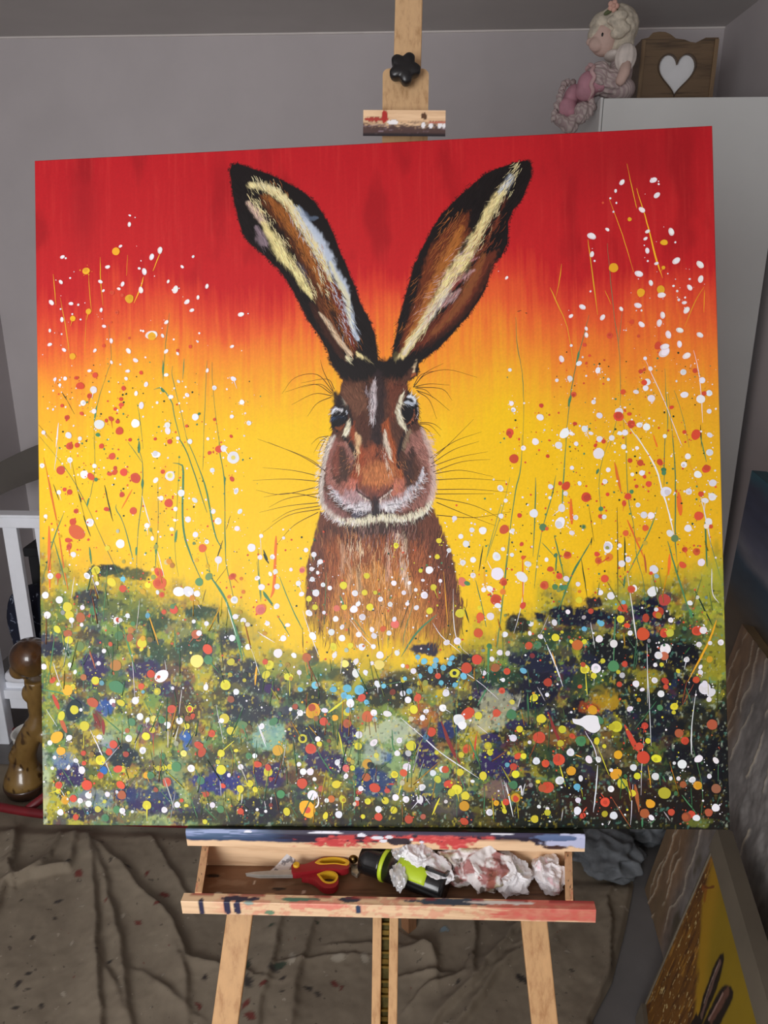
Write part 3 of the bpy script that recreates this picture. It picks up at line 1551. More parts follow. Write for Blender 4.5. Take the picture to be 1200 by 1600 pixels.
BLOOMS = """
30,62,42 109.1 621.4 34.6 8.8 .9
22,24,26 102.6 616.6 18.9 5 .8
18,24,52 78.9 662.5 25.2 14.2 .85
30,62,42 141.7 628.2 28.3 9.4 .8
30,62,42 247.5 686.2 25.2 11 .9
30,62,42 172.9 698.3 34.6 14.2 .8
70,44,28 71.4 716.6 25.2 8.8 .7
18,24,52 21.8 735.4 18.9 9.4 .85
44,30,84 80.5 764.4 20.5 20.5 .9
18,24,52 288.5 724.3 25.2 18.9 .8
30,62,42 237 730.3 28.3 14.2 .9
18,24,52 152.2 767.8 23.6 14.2 .8
18,24,52 300.3 771.5 34.6 18.9 .85
18,24,52 114.7 675.6 22 9.4 .6
30,62,42 185.1 742.6 37.8 14.2 .7
96,112,40 25.8 690.7 50.4 28.3 .5
96,120,50 134.3 675.7 50.4 25.2 .5
110,120,50 285.8 696 37.8 18.9 .4
15,16,40 795.3 696.9 56.7 13.2 .95
15,16,40 819.9 677.3 15.8 9.4 .9
22,24,26 710.3 707 17.3 14.2 .9
15,16,40 894.5 687.1 25.2 18.9 .95
22,24,26 914.9 700.9 18.9 12.6 .8
22,24,26 875.3 737 34.6 12.6 .9
15,18,30 943.2 752.5 29.9 18.9 .95
22,24,26 856.9 753.6 47.2 15.1 .9
18,24,52 736.2 763.8 34.6 15.8 .85
18,16,40 735.4 798.9 29.9 23.6 .95
30,62,42 680.9 788.1 28.3 12.6 .9
15,18,30 904.4 761.4 37.8 18.9 .85
18,24,52 826.9 758 25.2 15.8 .8
18,22,22 873.5 803.7 40.9 18.9 .85
18,16,30 956.6 802.3 25.2 18.9 .9
30,62,42 791.5 727.4 78.8 12.6 .6
70,90,40 949.7 728.4 31.5 15.8 .4
50,80,40 754.9 742.4 47.2 18.9 .5
150,140,30 833.6 727.6 22 9.4 .5
20,24,60 577.5 743.1 20.5 9.4 .9
18,20,30 632.6 756.6 17.3 7.9 .9
20,30,60 410.2 751.6 9.4 17.3 .8
18,22,34 598.3 777.1 47.2 18.9 .9
18,24,52 463.1 778.2 12.6 18.9 .85
22,24,26 520.4 797 47.2 12.6 .85
22,24,26 542.5 784.6 25.2 12.6 .7
18,24,52 344.4 796.6 22 12.6 .7
60,110,70 430.2 775 25.2 12.6 .7
60,110,70 373.7 759.2 37.8 18.9 .4
20,40,80 49.8 829.5 25.2 18.9 .7
44,30,84 41.8 921.6 25.2 20.5 .95
18,24,52 15.1 738.6 18.9 11 .85
44,30,84 82.1 767.5 18.9 25.2 .9
44,30,84 152.2 769.4 26.8 12.6 .85
18,36,50 125.5 899 25.2 18.9 .9
44,30,84 200.3 797.9 31.5 12 .9
70,44,28 214.3 824.7 29.9 37.8 .85
18,24,52 308.8 827.9 44.1 22 .85
18,24,52 300 790.3 37.8 18.9 .7
30,24,60 63.7 983.2 31.5 11 .9
22,40,100 155.3 960.4 56.7 18.9 .85
44,30,84 168 972.9 37.8 12.6 .8
34,40,120 265.2 936.1 44.1 17.3 .9
44,30,84 340.3 924.7 26.8 18.9 .9
20,18,40 321.8 974.7 37.8 18.9 .9
30,90,170 221.5 871.9 8.8 18.9 .8
20,80,160 97.5 823.1 12.6 15.8 .8
110,30,40 87.3 843.7 9.4 18.9 .8
120,70,110 157 862.6 15.8 17.3 .6
22,24,26 248.3 900.1 25.2 15.8 .6
22,24,26 298.1 884.3 31.5 15.8 .6
150,170,190 98.2 875.4 12.6 15.8 .6
150,180,120 118.1 859.5 28.3 18.9 .5
120,150,190 32.2 904.2 18.9 12.6 .5
140,160,180 77.1 961 37.8 15.8 .4
200,215,190 -1.2 929.8 12.6 63 .35
22,24,26 264.2 987.7 78.8 9.4 .7
110,90,60 109.3 989.1 47.2 7.9 .4
80,130,70 16.7 840.6 22 28.3 .35
22,24,26 413.8 809.2 31.5 15.8 .85
44,30,84 459.7 865.1 14.2 18.9 .95
18,24,52 396.8 865.3 29.9 15.8 .85
44,30,84 424.4 904 37.8 17.3 .9
44,30,84 351.3 927.7 22 18.9 .8
22,50,110 494.1 933.1 34.6 18.9 .85
44,30,84 574.1 892.6 17.3 23.6 .95
30,84,150 515.1 897.5 12.6 8.8 .8
44,30,84 675 907.5 28.3 23.6 .95
22,24,26 640.2 824.8 25.2 18.9 .9
30,44,100 602.6 858.7 14.2 15.8 .85
44,30,84 666.7 870.8 14.2 6.9 .85
22,24,26 523.2 812.4 47.2 17.3 .85
50,22,60 566.1 971.1 25.2 12.6 .85
200,210,180 525.2 861.9 40.9 18.9 .6
200,200,160 661.2 843.3 28.3 18.9 .6
185,200,185 499.7 892.9 18.9 15.8 .5
100,60,70 674.1 945.7 18.9 14.2 .7
60,60,30 535 982.1 69.3 15.8 .7
84,48,32 398.7 927.5 37.8 12.6 .8
90,60,40 454.6 958.1 37.8 15.8 .5
190,150,30 554.5 938.9 18.9 12.6 .6
150,200,190 343.1 865.4 25.2 18.9 .5
100,150,130 582.4 932.5 22 18.9 .4
200,190,130 488.3 843.4 18.9 12.6 .3
22,24,26 445.8 781.3 31.5 9.4 .6
60,110,60 404.9 781.2 28.3 18.9 .5
190,100,40 572.2 840.2 18.9 18.9 .5
90,80,90 603.2 966.2 22 18.9 .5
18,24,52 730.2 760.7 34.6 15.1 .9
16,16,40 732.1 808.1 28.3 23.6 .95
44,30,84 678 907.5 22 20.5 .95
14,18,24 833.3 739.8 28.3 18.9 .9
14,18,24 874.9 749.1 50.4 18.9 .85
14,16,26 934.3 752.5 31.5 18.9 .9
18,30,28 879 821.9 34.6 18.9 .85
16,20,34 913.9 852.1 33.1 18.9 .9
14,20,24 961.4 843 34.6 25.2 .85
16,16,26 948.1 900.2 34.6 25.2 .85
12,14,22 988.6 924 22 81.9 .9
18,14,30 791.9 834 22 18.9 .9
30,50,34 751.3 888.9 37.8 22 .7
44,24,18 839.5 964.2 100.8 34.6 .85
28,20,16 943.3 969.4 69.3 31.5 .9
30,24,16 718.8 980.4 63 18.9 .8
180,180,150 683.2 818.7 28.3 18.9 .6
130,112,80 829.5 890.1 18.9 17.3 .6
130,110,100 674.1 944.2 25.2 12.6 .5
190,150,24 834.4 812.8 23.6 17.3 .7
150,140,34 894.8 785.6 18.9 15.8 .7
150,142,34 985.8 758.7 15.8 40.9 .7
16,16,16 780.3 937.4 28.3 15.8 .8
40,70,40 807.8 797.5 37.8 18.9 .6
150,90,30 757.8 870.6 34.6 15.8 .5
30,40,24 853.5 885.5 25.2 18.9 .6
20,26,16 808.8 994.7 157.5 10.7 .85
120,130,50 957.4 990.2 18.9 6.3 .6
180,80,30 810.1 827.9 15.8 11 .5
16,18,20 998.6 882 8.2 94.5 .8
""".strip().split("\n")
HARE = """
P 24,19,20 1 1.0 298.2 29.9 302 20.5 311.7 19.7 333.3 27.9 359.6 37.5 388.1 53.2 414 69.8 428 83.5 439.6 101.8 453.2 128.5 462.2 154.9 473.4 183.8 484.6 212.5 491.2 234 503.7 258 511.5 279.5 514.4 305.5 517.4 329.1 523.1 336.3 505.2 352.2 462.9 346.3 456 336.7 444.5 317.4 439 300.7 428.7 281.5 412.5 257.3 400 230.8 385 201.8 371.1 182.2 349.9 160 328.7 140.1 316.9 125.2 310.2 101.1 304.6 74.5 301.5 50.4
P 96,52,28 0.95 4 342.2 66.6 368.4 78.5 387.2 97.2 405.6 128.9 426.4 160.6 442.5 189.7 460.8 218.8 469.6 249.8 473.9 271.2 482.9 292.7 477.8 311.4 459.1 299 436.3 258.1 422.7 226.9 404.7 176.4 386.2 142.4 367.7 113 351.4 88.5
S 160,96,42 0.8 0 351.7 69.4 7.1 375.2 94.3 14.2 396.1 128.5 14.2 414.5 162.5 11.8 428.2 191.5 9.4 437.2 215.5 5.9
S 120,46,34 0.7 0 433.4 168 7.1 446.9 204.1 14.2 460.5 235.3 11.8 469.2 268.7 9.4 478.1 294.9 5.9
S 30,22,20 0.8 0 437.3 208.4 3.3 446.2 239.5 5.2 459.7 273.1 4.3 473.3 299.5 2.4
S 34,24,20 0.85 0 327.7 65.9 4.7 344.1 93 16.5 367.5 122.6 18.9 390.6 161.6 14.2 409.1 190.8 9.4
S 232,216,160 1 0 329.2 52.9 7.1 352 56.3 10.4 373.3 70.4 11.8 392.1 90.3 10.9 405.9 117 14.6 424.4 143.9 14.6 435.8 165.7 11.8 447 199.3 4.7
S 196,208,226 0.85 0 401.6 90.7 5.7 415.5 115.1 8.5 429.4 134.6 11.8 443.1 158.9 13.2 454.4 187.8 11.8 468.1 211.9 11.8 472.3 235.7 9.4 476.5 261.8 8 485.4 288.1 4.7
S 222,216,176 0.8 0 447.6 173.3 4.7 458.8 202.1 7.6 470.2 223.8 8.5 473.2 247.6 6.1 475.2 266.5 3.3
S 110,126,150 0.5 0 401.7 88.3 3.8 415.7 105.6 8 429.9 106.2 3.3
S 206,176,160 0.9 0 326.3 79 6.1 336.8 92.6 9.4 350.9 112.3 8
S 232,216,150 1 0 348.5 109.9 7.1 364.8 139.1 15.1 378.7 161.1 15.1 395 183.1 11.3 408.8 205 10.4 419.1 225.6 2.8
S 150,130,140 0.7 0 338.8 116.6 7.1 345.7 133.6 14.2 352.7 141 7.1
S 100,90,100 0.6 0 397.6 171.4 4.7 404.6 178.8 7.1 413.7 202.8 4.7
S 70,38,28 0.7 0 417.8 233.8 7.1 436.1 267.6 11.8 454.4 298.9 9.4 468.2 318.2 4.7
S 214,190,160 0.95 0 429.4 246 2.4 443.3 263.1 6.6 457 287.1 6.1 475.4 310.1 5.2
S 232,220,180 1 0 470.2 313.5 6.1 473.3 321.9 5.7 470.8 329.6 4.7
S 236,220,160 1 0 483.8 306.9 3.8 491.8 317.7 9.4 499.9 323.8 8 496.3 328.4 4.7
S 240,236,220 1 0 485.5 337.5 4.7 491.5 330.6 7.1
P 24,19,20 1 1.0 535.2 320.2 539.3 294.5 545.8 266.5 554.7 233.9 563.5 206 569.9 182.8 582.1 159.7 596.7 132.1 613.6 107 635.1 86.8 656.4 69 675.3 53.4 698.6 44 721.8 38.1 738 35.8 743.6 40.3 743.8 59 735.7 79.6 727.3 95.6 715.5 109.1 709.3 125.1 707.7 146.1 707.5 155.4 700.2 171.5 688.4 182.7 681.1 198.7 673.6 221.8 659.2 244.6 647.3 260.6 628.2 281 609.2 301.4 590.3 314.8 573.7 326 575.8 335.5 570.9 344.7 547.3 358.1 519.4 345.6
P 112,54,30 0.95 5 641.5 110.5 653.2 106.4 650 143.7 635.5 166.6 618.7 189.3 596.9 226 582.3 256 562.8 290.5 546 311.1 551.2 285.5 563.6 255.4 578.6 211.3 586.5 174 603.4 146.5 622.6 123.8
S 178,110,48 0.8 0 641 129.3 7.1 631.2 152.3 14.2 609.3 193.7 14.2 589.8 232.8 11.8 575.1 262.8 9.4 555.6 297.4 4.7
P 104,48,32 0.95 5 706.7 90 697 112.9 691.9 131.4 672.9 154 658.6 172.2 672.3 177.4 693.4 164.2 686.1 182.6 678.8 198.6 669 219.3 652.3 242.1 633.3 264.8 611.9 282.8 583.7 298.2 564.8 307 584.1 279.5 607.9 254.6 631.6 236.7 648.5 209.2 658.1 190.9
S 150,92,50 0.6 0 672.5 172.7 7.1 657.9 200.2 14.2 643.3 230.1 14.2 619.4 259.6 9.4 595.7 282.2 7.1
S 60,30,24 0.8 0 681.4 187.1 4.7 666.7 219.2 8 645.2 251.2 8 611.9 282.8 7.1 576.5 305 7.1
S 232,212,150 1 0 707.3 67.8 7.1 697.7 82.6 11.3 683.3 105.3 13.2 671.2 125.9 11.3 659.1 148.8 14.6 642.3 176.2 20.3 625.5 199 18 611 221.9 14.6 596.5 247.1 13.2 579.6 272.3 11.8 562.7 297.6 9.4 543.4 322.8 8 529 336.4 5.2
S 196,206,222 0.9 0 713.9 59.9 8 709.6 66.7 10.4 695.4 80.1 3.8
S 214,204,200 0.7 0 625.2 213 7.1 608.4 235.8 11.8 591.5 258.7 9.4 577.1 276.9 5.7 553 311.4 4.7
S 30,22,20 0.9 0 649.9 148.4 2.4 643.9 157.5 5.7 640.2 166.7 6.1
S 206,160,160 0.7 0 658.1 193.2 3.3 639.4 201.8 8 625.2 210.7 4.7
S 206,170,170 0.7 0 636.6 220.5 4.7 624.7 231.7 9.4 610.5 242.9 5.7
S 150,60,60 0.6 0 639.2 206.5 3.3 625.1 217.7 5.7
S 214,150,150 0.6 0 665.5 174.8 2.4 653.8 179 3.8
S 226,200,160 1 0 571.4 322.5 3.3 567.1 329.4 5.7 566.9 337.6 4.3
S 166,92,54 0.95 0 547.4 352.2 2.8 556.9 346.6 7.1 568.7 342.3 4.7
S 90,80,50 0.8 0 541.3 311 7.1 536.3 324.9 9.4
P 104,60,44 1 3 425.7 540.7 415.4 578.2 405.1 615.6 401.8 653.1 401.1 690.6 406.1 721.9 418.2 746.9 515.2 753.6 571 753.8 608.2 747.8 625.7 723.3 631.7 692.5 631.5 670.9 625.9 649.3 617.7 605.9 603.2 565.5 591.4 537.4
P 150,82,44 0.85 16 434.3 578.4 420.7 625.2 416.7 668.9 421.9 722 478 741 559 738.3 602.6 723.1 609.9 673.8 598.6 627.3 577.9 586.8 506.6 576.4
P 196,132,60 0.75 16 455.4 625.6 435.6 669.1 431.3 722.1 477.8 750.3 546.3 750.6 577.9 723 582.1 673.5 555.3 626.8 505.8 613.7
P 222,164,60 0.6 18 447.6 697.2 430.9 740.8 477.5 762.7 546.1 763 589.9 738.5 572.2 704.4 516.7 685.4
S 190,150,120 0.7 0 456.2 585 5 459 603.8 8.2 455.4 625.6 4.4
S 196,156,120 0.7 0 465.1 610.1 5 469.4 628.9 7.6 464.3 647.5 4.4
S 200,170,130 0.7 0 480.7 616.5 5 480.2 638.3 8.2 482.9 657.1 4.4
S 206,180,150 0.8 0 547.2 570.8 3.1 548.5 583.2 6.9 551.3 595.7 3.1
S 214,190,170 0.8 0 543.4 604.9 3.8 546 623.6 8.2 553.3 648.5 5.7 556.2 654.7 1.9
S 196,150,130 0.7 0 524.6 607.8 3.8 524.2 626.4 7.6 520.7 641.9 3.1
S 56,40,38 0.9 0 444.5 544.2 6.3 475.6 561.9 15.8 513 565.6 22 550.6 560 15.8 581.9 546.5 7.6
P 84,52,40 1 2 443.2 321.7 462.5 346.4 457.8 363.9 450.8 381.3 444 389.9 442.5 407.5 447.7 423 440.9 431.6 433.8 451.2 429 473.1 425.2 494.9 424.8 512.5 429.9 534.5 445 551.2 471.2 559.3 497.6 558.6 523.8 558 552.2 554.1 578.6 543.6 589.6 533 594.4 515.7 596 494 593.3 467.8 585.2 441.5 579.2 419.6 571.7 412.9 572.8 393.3 569.3 377.9 560.7 368.9 556.6 357.9 568.1 332 524.3 335.1
P 24,19,20 1 6 441.1 315 462.5 346.4 484.4 352.5 506.6 345.5 515.4 343.6 532.8 346.3 545.9 351 581.5 319.3
P 112,74,56 0.8 8 464.6 355.3 488.8 352.7 497.3 369.4 501.2 389.2 483.4 399.7 470.5 388.4 462 372.8
P 106,56,40 0.8 8 528.3 354.9 545.8 353.2 558.6 366.7 545.3 375.1 540.5 396.8 531.5 409.7 527.7 383.3
S 46,34,36 0.9 0 515.4 341.4 13.2 518.1 369.9 13.2 514 404.9 13.2 509 435.4 19.8 504.2 452.8 8.8
S 80,46,36 0.9 0 490 399.9 8.8 493.9 421.9 13.2 495.6 448.2 8.8
S 208,196,200 0.8 0 509.8 350 3.1 507.2 367.4 9.7 508 380.6 8.8 508.8 393.8 3.5
S 190,180,190 0.5 0 496.3 365 3.1 501.6 373.9 4.4 505.7 384.9 2.2
P 150,78,50 0.9 8 486.7 452.4 504.5 439.7 521.8 448.8 534.7 462.2 547.2 488.6 551.1 506.1 529.2 510.1 507.2 518.4 483.3 507 468 502.4 466 493.6 481.7 478.6
P 196,122,72 0.75 10 488.3 478.7 508.3 468.2 530.1 470.8 540.6 488.5 533.8 501.5 511.8 507.6 487.9 500.6
S 150,70,40 0.9 0 478.8 408.4 2.2 476.3 425.8 8.8 486.7 452.4 11 484 474.2 11 474.9 491.5 11
S 166,84,44 0.9 0 528.3 405.2 2.2 524.7 420.4 11 532.8 449 11 540.9 475.4 8.8 547.1 493 6.6
S 224,186,140 0.95 0 480.7 425.9 3.5 483.8 434.8 8.8 482.4 445.7 7.9 484.9 454.5 3.1
S 216,200,180 0.95 0 523.5 422.6 3.1 523.2 435.7 7.1 527.3 448.9 7.9 530.3 464.3 3.5
S 226,218,190 1 0 472.8 404.9 3.1 470.4 412.5 7.5 466.4 423.4 7.5 465.2 430 3.5
S 206,196,176 1 0 461.5 376.1 2.6 465.1 382.8 4.9 468.7 388.4 2.2
S 34,26,28 0.95 0 451 368.1 8.8 455.2 379.2 13.2 466.1 388.3 8.8 473.5 399.5 5.3 475.5 412.7 3.5
S 34,26,28 0.95 0 462.9 432.1 4.4 471.5 441.1 6.6 479 454.4 4.9 478.7 465.3 3.5
S 30,24,28 0.95 0 558.5 371 7.5 564.9 377.8 9.7 571.1 391 4.4 571.9 406.3 3.5 561.9 412.6 5.3 555.3 416.8 6.6 551.8 425.5 4 547.1 440.6 4.4 541.2 462.3 6.6 543.1 477.6 5.7
P 190,116,100 0.8 8 463.9 491.3 481.4 493.9 483.3 509.2 476.5 520 461.2 511 454.9 499.9
P 196,120,100 0.8 8 534 492.7 551.4 495.3 553.2 510.5 542.1 521.2 529 518.8
P 150,96,86 0.95 5 445.2 433.9 462.8 438.7 473.4 456.5 477.6 465.3 473 474 462.5 451.8 451.7 442.8 442.4 464.6 444 490.9 461.4 504.4 476.5 520 454.4 521.8 441.5 508.4 436.3 490.8 438 464.5
S 70,46,38 0.95 0 460.4 447.4 6.6 462.2 465 17.6 461.8 484.7 13.2 466 495.7 5.3
S 130,70,56 0.8 0 453.8 447.3 4.4 450.1 464.7 8.8 450.8 482.3 8.8
S 166,120,110 0.8 0 465 438.7 3.1 471.3 452 4.4 476.6 463.1 3.1
S 202,190,180 0.95 0 448.6 430.7 6.6 442.9 438.2 7.5 435.9 457.8 6.6 432.2 477.5 5.7 428.4 497.2 7.5 428.5 517 7.9 434.3 534.6 8.8 447.3 546.9 9.7 464.7 553.7 9.7 480.1 556.2 6.6
S 210,204,214 0.9 0 441.6 501.8 2.2 448 512.9 7.5 461 524.1 9.7 478.4 533.2 10.1 495.9 535.7 8.8
P 190,160,164 0.7 4 461.3 506.6 485.5 509.3 500.5 524.8 498 537.9 476.1 537.5 458.7 526.3
S 222,216,222 0.9 0 471.8 533.1 6.6 485 532.2 11.9 498.1 532.4 8.8
S 60,44,46 0.9 0 442.6 506.3 3.5 450 521.7 5.3 462.9 535.1 6.2 480.4 542 5.3 502.3 543.4 8.8 524.2 542.7 6.6 539.6 536.4 3.1
P 150,104,100 0.7 5 432.6 508.3 443.3 526 462.8 541.7 475.8 548.4 460.4 550.4 440.8 541.3 431.2 525.8
P 150,102,92 0.95 6 559.5 425.7 576.9 423.9 587.3 445.9 592.1 472.1 592.5 502.6 585.4 528.5 567.8 539.1 546 543.1 528.5 542.8 554.9 532.3 577.1 511 580 480.6 569.6 458.6 552.3 453.9
S 62,42,38 0.95 0 563.3 449.7 4.4 558.5 467.1 13.2 555.9 486.6 13.2 555.6 501.9 5.3
S 110,70,60 0.9 0 571.6 467.4 11 579.9 484.9 8.8 579.4 506.7 6.6
S 140,120,96 0.8 0 559.5 423.5 3.1 552.6 440.8 5.3 549.1 451.6 2.6
S 206,206,216 0.9 0 578.3 478.4 2.2 574.3 493.5 6.6 566.4 504.3 7.5 557.6 510.6 8.8 550.8 521.4 6.6
P 196,166,166 0.7 4 513.6 525.1 529 521 550.9 514.9 564 515.1 550.6 530.1 533 538.5 515.6 536
S 220,216,222 0.9 0 514.5 532.7 8.8 528.7 533 11.9 544.1 526.7 8.8 557.4 519.3 4.4
S 206,178,168 0.85 0 577 421.7 4.4 585.2 443.7 7.9 590 467.8 7.5 592.7 493.9 7.9 591.1 515.6 8.8 585.3 532.9 7.9
S 232,226,200 1 0 453.8 552.5 4.4 469.1 556 8.8 486.7 555.2 10.1 506.5 550 10.6 524 551.4 9.7 545.7 552.9 8.8 567.6 547.8 8.8 580.8 539.3 7.5 588.7 528.6 4.4
S 80,90,110 0.6 0 475.9 546.3 6.6 484.7 545.3 7.5 493.5 544.4 3.1
S 46,40,44 1 0 508.2 520.6 8.8 508 531.5 11 507.8 542.4 12.3
P 120,70,62 0.7 6 483.5 500.5 507.5 505.3 531.6 501.4 529.2 512.3 511.5 521.8 500.6 521.6 487.6 513.7
S 58,38,40 1 0 480.2 499.3 2.2 481.1 509.2 3.1 487.5 515.9 3.1 498.4 522 3.5 511.5 522.9 4.9 520.3 517.6 2.6 530.3 511.2 2.6 533.3 503.6 1.8
S 216,196,184 0.9 0 483.2 514.7 1.8 491.8 521.4 2.6 498.3 525.2 1.8
S 216,196,184 0.9 0 513.6 524 2.2 522.5 517.6 3.1 532.5 510.2 2.2
P 18,16,22 1 1 443.7 403.1 445 392.1 449.6 386.1 457.3 385.4 466 389.4 469.2 397.1 468.3 405.9 464.4 416.8 458.7 423.7 452.1 423.5 446.7 416.3
S 140,74,40 0.9 0 451.1 416.9 2.2 457.7 418.8 6.6 463.3 412.4 2.6
S 70,100,140 0.7 0 447 403.2 3.1 456.9 403.4 6.6 464.6 403.6 2.6
S 18,16,22 1 0 449.1 407.6 6.6 456.9 405.6 11 464.6 405.8 5.3
S 214,220,232 0.95 0 446 396.6 1.8 448.8 391.1 4.4 451.7 387.9 3.1
S 230,230,236 0.95 0 453.9 389.7 3.1 459.4 391.2 4.9
S 200,206,220 0.8 0 467.1 392.7 1.8 468.5 397.1 2.2
P 16,15,20 1 1 547.6 392.6 549.9 383.9 555.1 375.8 561.8 372.2 568.2 376.8 572.1 386.7 572.3 397.6 569.7 406.3 564.1 414.9 558.6 416.5 552.2 410.2 548.6 402.5
S 150,88,60 0.9 0 556.4 414.7 1.8 562 410.4 2.6 566.5 401.8 2.2 566.7 393.1 1.3
S 220,226,236 0.95 0 557.3 374.9 2.2 562.8 374.7 4.9 567.1 378.9 4.4 568.2 384.4 1.8
S 190,200,214 0.9 0 552.8 383.1 1.8 557.1 383.2 4.4 565.8 385.4 3.1
S 210,200,200 0.8 0 571.6 391 1.1 571.8 399.8 1.3 568.6 407.3 1.1
S 222,214,186 1 0 552 367.6 2.2 547.4 379.5 5.7 543.2 392.5 6.6 544.3 403.4 7.5 547.8 412.3 7.5 552 420 4
""".strip().split("\n")
HAIRS = """
588.7 465.2 624.5 441.8 663.7 428.8
588.4 478.3 628.6 465.2 672.2 457.8
591.5 467.2 615.2 446.3 653 409.9
595.6 487.8 632.8 483.9 678.7 494.1
595.4 497.1 641.8 496.1 696.9 500.9
597 511.1 650.6 512.1 705.7 517.8
595 517.6 641.3 518.4 679.9 519.1
594.8 523.1 650.1 535.3 695.5 559.2
596.5 529.7 640.5 549 681.6 565.5
596.1 548.3 649.7 552.9 703.2 545.5
592 485.8 633.1 471.8 675.6 469
590.4 473.7 622.4 453.9 659.6 442.6
436.3 482.6 408.3 460.4 334.5 430.4
434.5 479.8 398.9 457.3 349.7 435.4
429.6 489.1 388.9 478.8 341.3 473.1
426.6 495.6 379.2 490.9 326.6 491.7
424.5 503.1 369.2 513.4 331.1 506
424 526.6 378.4 530.5 335.2 539.2
425.7 536 378.1 544.6 339.4 569.5
422.8 540.7 387.3 558.9 363 584
429.1 512.6 378.6 519.2 349.7 531.9
426.1 520.1 383.5 511.7 342.4 516.6
425.8 531.3 383 538.1 354.1 553.7
445.4 367 420.1 352.1 377 362.3
448.3 364.3 425.1 338.1 391.7 341.9 372.2 365
448.3 362.4 434.7 333.7 430.3 316.5
446.3 369.9 419.8 366.3 386.2 381.5
445.3 371.7 424.2 380.6 409.6 399.1
450.3 360.5 439.2 345.1 401.1 349.7
447.3 366.1 429.6 352.4 401 356.3
565.9 360.9 585 342.8 617.7 337.2 659.1 349.6
565.9 360.9 589.3 356.9 619 359.6
568.8 358.2 585 340 610.5 327.6
570.5 365.8 593.5 375.7 618.1 396.9
572.3 367.7 588.8 380.3 599.3 408.6
570.6 361.1 607.7 364.9 622.2 382.1
566.9 358.2 578.5 342.6 608.4 336.9
437.4 430.9 427.8 437.3 418 453.1
440.3 429.1 425.1 431.5 414.4 440.7
435.5 433.7 427.6 448.6 424.5 460.7
574 414.5 589.8 417.7 604.3 433.9
571.2 416.3 585.9 424.1 594.9 439.3
574.1 412.6 593.6 415 606.4 424.6
568.7 362 584.5 366.1 594.4 377.6
""".strip().split("\n")
SCISSORS = {'upper': [(-0.1794, 0.8997), (-0.1752, 0.9043), (-0.1617, 0.9028), (-0.1463, 0.9112), (-0.1339, 0.9185), (-0.114, 0.9195), (-0.0986, 0.9158), (-0.0948, 0.9072), (-0.0961, 0.8984), (-0.1064, 0.8944), (-0.1197, 0.8968), (-0.1406, 0.893), (-0.1595, 0.8878), (-0.1755, 0.8859)], 'upper_hole': [(-0.1432, 0.9065), (-0.1366, 0.9135), (-0.1204, 0.9174), (-0.1052, 0.9155), (-0.0975, 0.9097), (-0.1005, 0.904), (-0.1158, 0.9059), (-0.1354, 0.9039)], 'lower': [(-0.1611, 0.8875), (-0.1405, 0.8928), (-0.1279, 0.8964), (-0.1165, 0.897), (-0.1099, 0.8891), (-0.1081, 0.8766), (-0.1116, 0.8677), (-0.1208, 0.8644), (-0.1307, 0.8668), (-0.1417, 0.877), (-0.1522, 0.8824), (-0.1622, 0.884)], 'lower_hole': [(-0.1389, 0.8886), (-0.1277, 0.8947), (-0.1165, 0.8937), (-0.1108, 0.8865), (-0.1127, 0.8774), (-0.1203, 0.8737), (-0.1295, 0.8766)], 'blade': [(-0.2444, 0.8864), (-0.2319, 0.8896), (-0.2143, 0.8922), (-0.1789, 0.8965), (-0.1756, 0.8864), (-0.2242, 0.8842), (-0.2391, 0.885)], 'blade2': [(-0.2435, 0.886), (-0.2137, 0.8892), (-0.1758, 0.888), (-0.1755, 0.8859), (-0.224, 0.8831)], 'pivot': [(-0.1719, 0.8995)]}
CLOTH_STAINS = """
K -0.901 1.335 0.0063
K -0.910 1.305 0.0118
K -0.885 1.248 0.0072
K -0.840 1.684 0.0072
K -0.927 1.546 0.0090
K -0.911 1.495 0.0063
K -0.947 1.658 0.0081
K -0.895 1.760 0.0054
K -1.022 1.545 0.0041
K -0.789 1.672 0.0090
K -0.938 1.432 0.0072
K -0.718 1.368 0.0072
K -0.830 1.257 0.0072
K -0.882 1.296 0.0054
K -0.482 1.340 0.0063
K -0.771 1.265 0.0036
R -0.909 1.636 0.0154
R -0.798 1.546 0.0063
R -0.691 1.486 0.0108
R -0.727 1.652 0.0099
R -0.657 1.581 0.0136
R -0.475 1.270 0.0072
R -0.658 1.538 0.0090
W -0.837 1.426 0.0072
W -1.146 1.711 0.0072
W -0.920 1.382 0.0045
W -0.678 1.321 0.0045
W -0.794 1.287 0.0081
W -0.582 1.260 0.0036
W -0.664 1.298 0.0045
W -0.583 1.340 0.0036
W -0.855 1.528 0.0054
W -0.740 1.510 0.0081
W -0.623 1.420 0.0036
K -0.379 1.333 0.0155
K -0.319 1.376 0.0176
K -0.215 1.314 0.0093
K -0.302 1.348 0.0072
K -0.237 1.329 0.0103
K -0.483 1.339 0.0072
K -0.299 1.316 0.0052
K -0.392 1.384 0.0114
G -0.315 1.382 0.0134
G -0.391 1.378 0.0093
G -0.357 1.493 0.0072
G -0.241 1.508 0.0041
R -0.343 1.327 0.0083
R -0.179 1.343 0.0103
R -0.374 1.280 0.0103
R -0.356 1.250 0.0134
R -0.163 1.333 0.0062
R -0.480 1.275 0.0072
W -0.288 1.401 0.0155
W -0.177 1.412 0.0176
W -0.115 1.416 0.0155
W -0.202 1.364 0.0041
B 0.080 1.509 0.0081
B 0.074 1.507 0.0093
K 0.255 1.376 0.0139
K 0.245 1.385 0.0081
K 0.373 1.404 0.0046
K 0.104 1.347 0.0070
W 0.374 1.457 0.0081
W 0.402 1.596 0.0105
W 0.131 1.445 0.0058
W 0.351 1.490 0.0058
W 0.536 1.659 0.0058
W 0.205 1.497 0.0035
""".strip().split("\n")


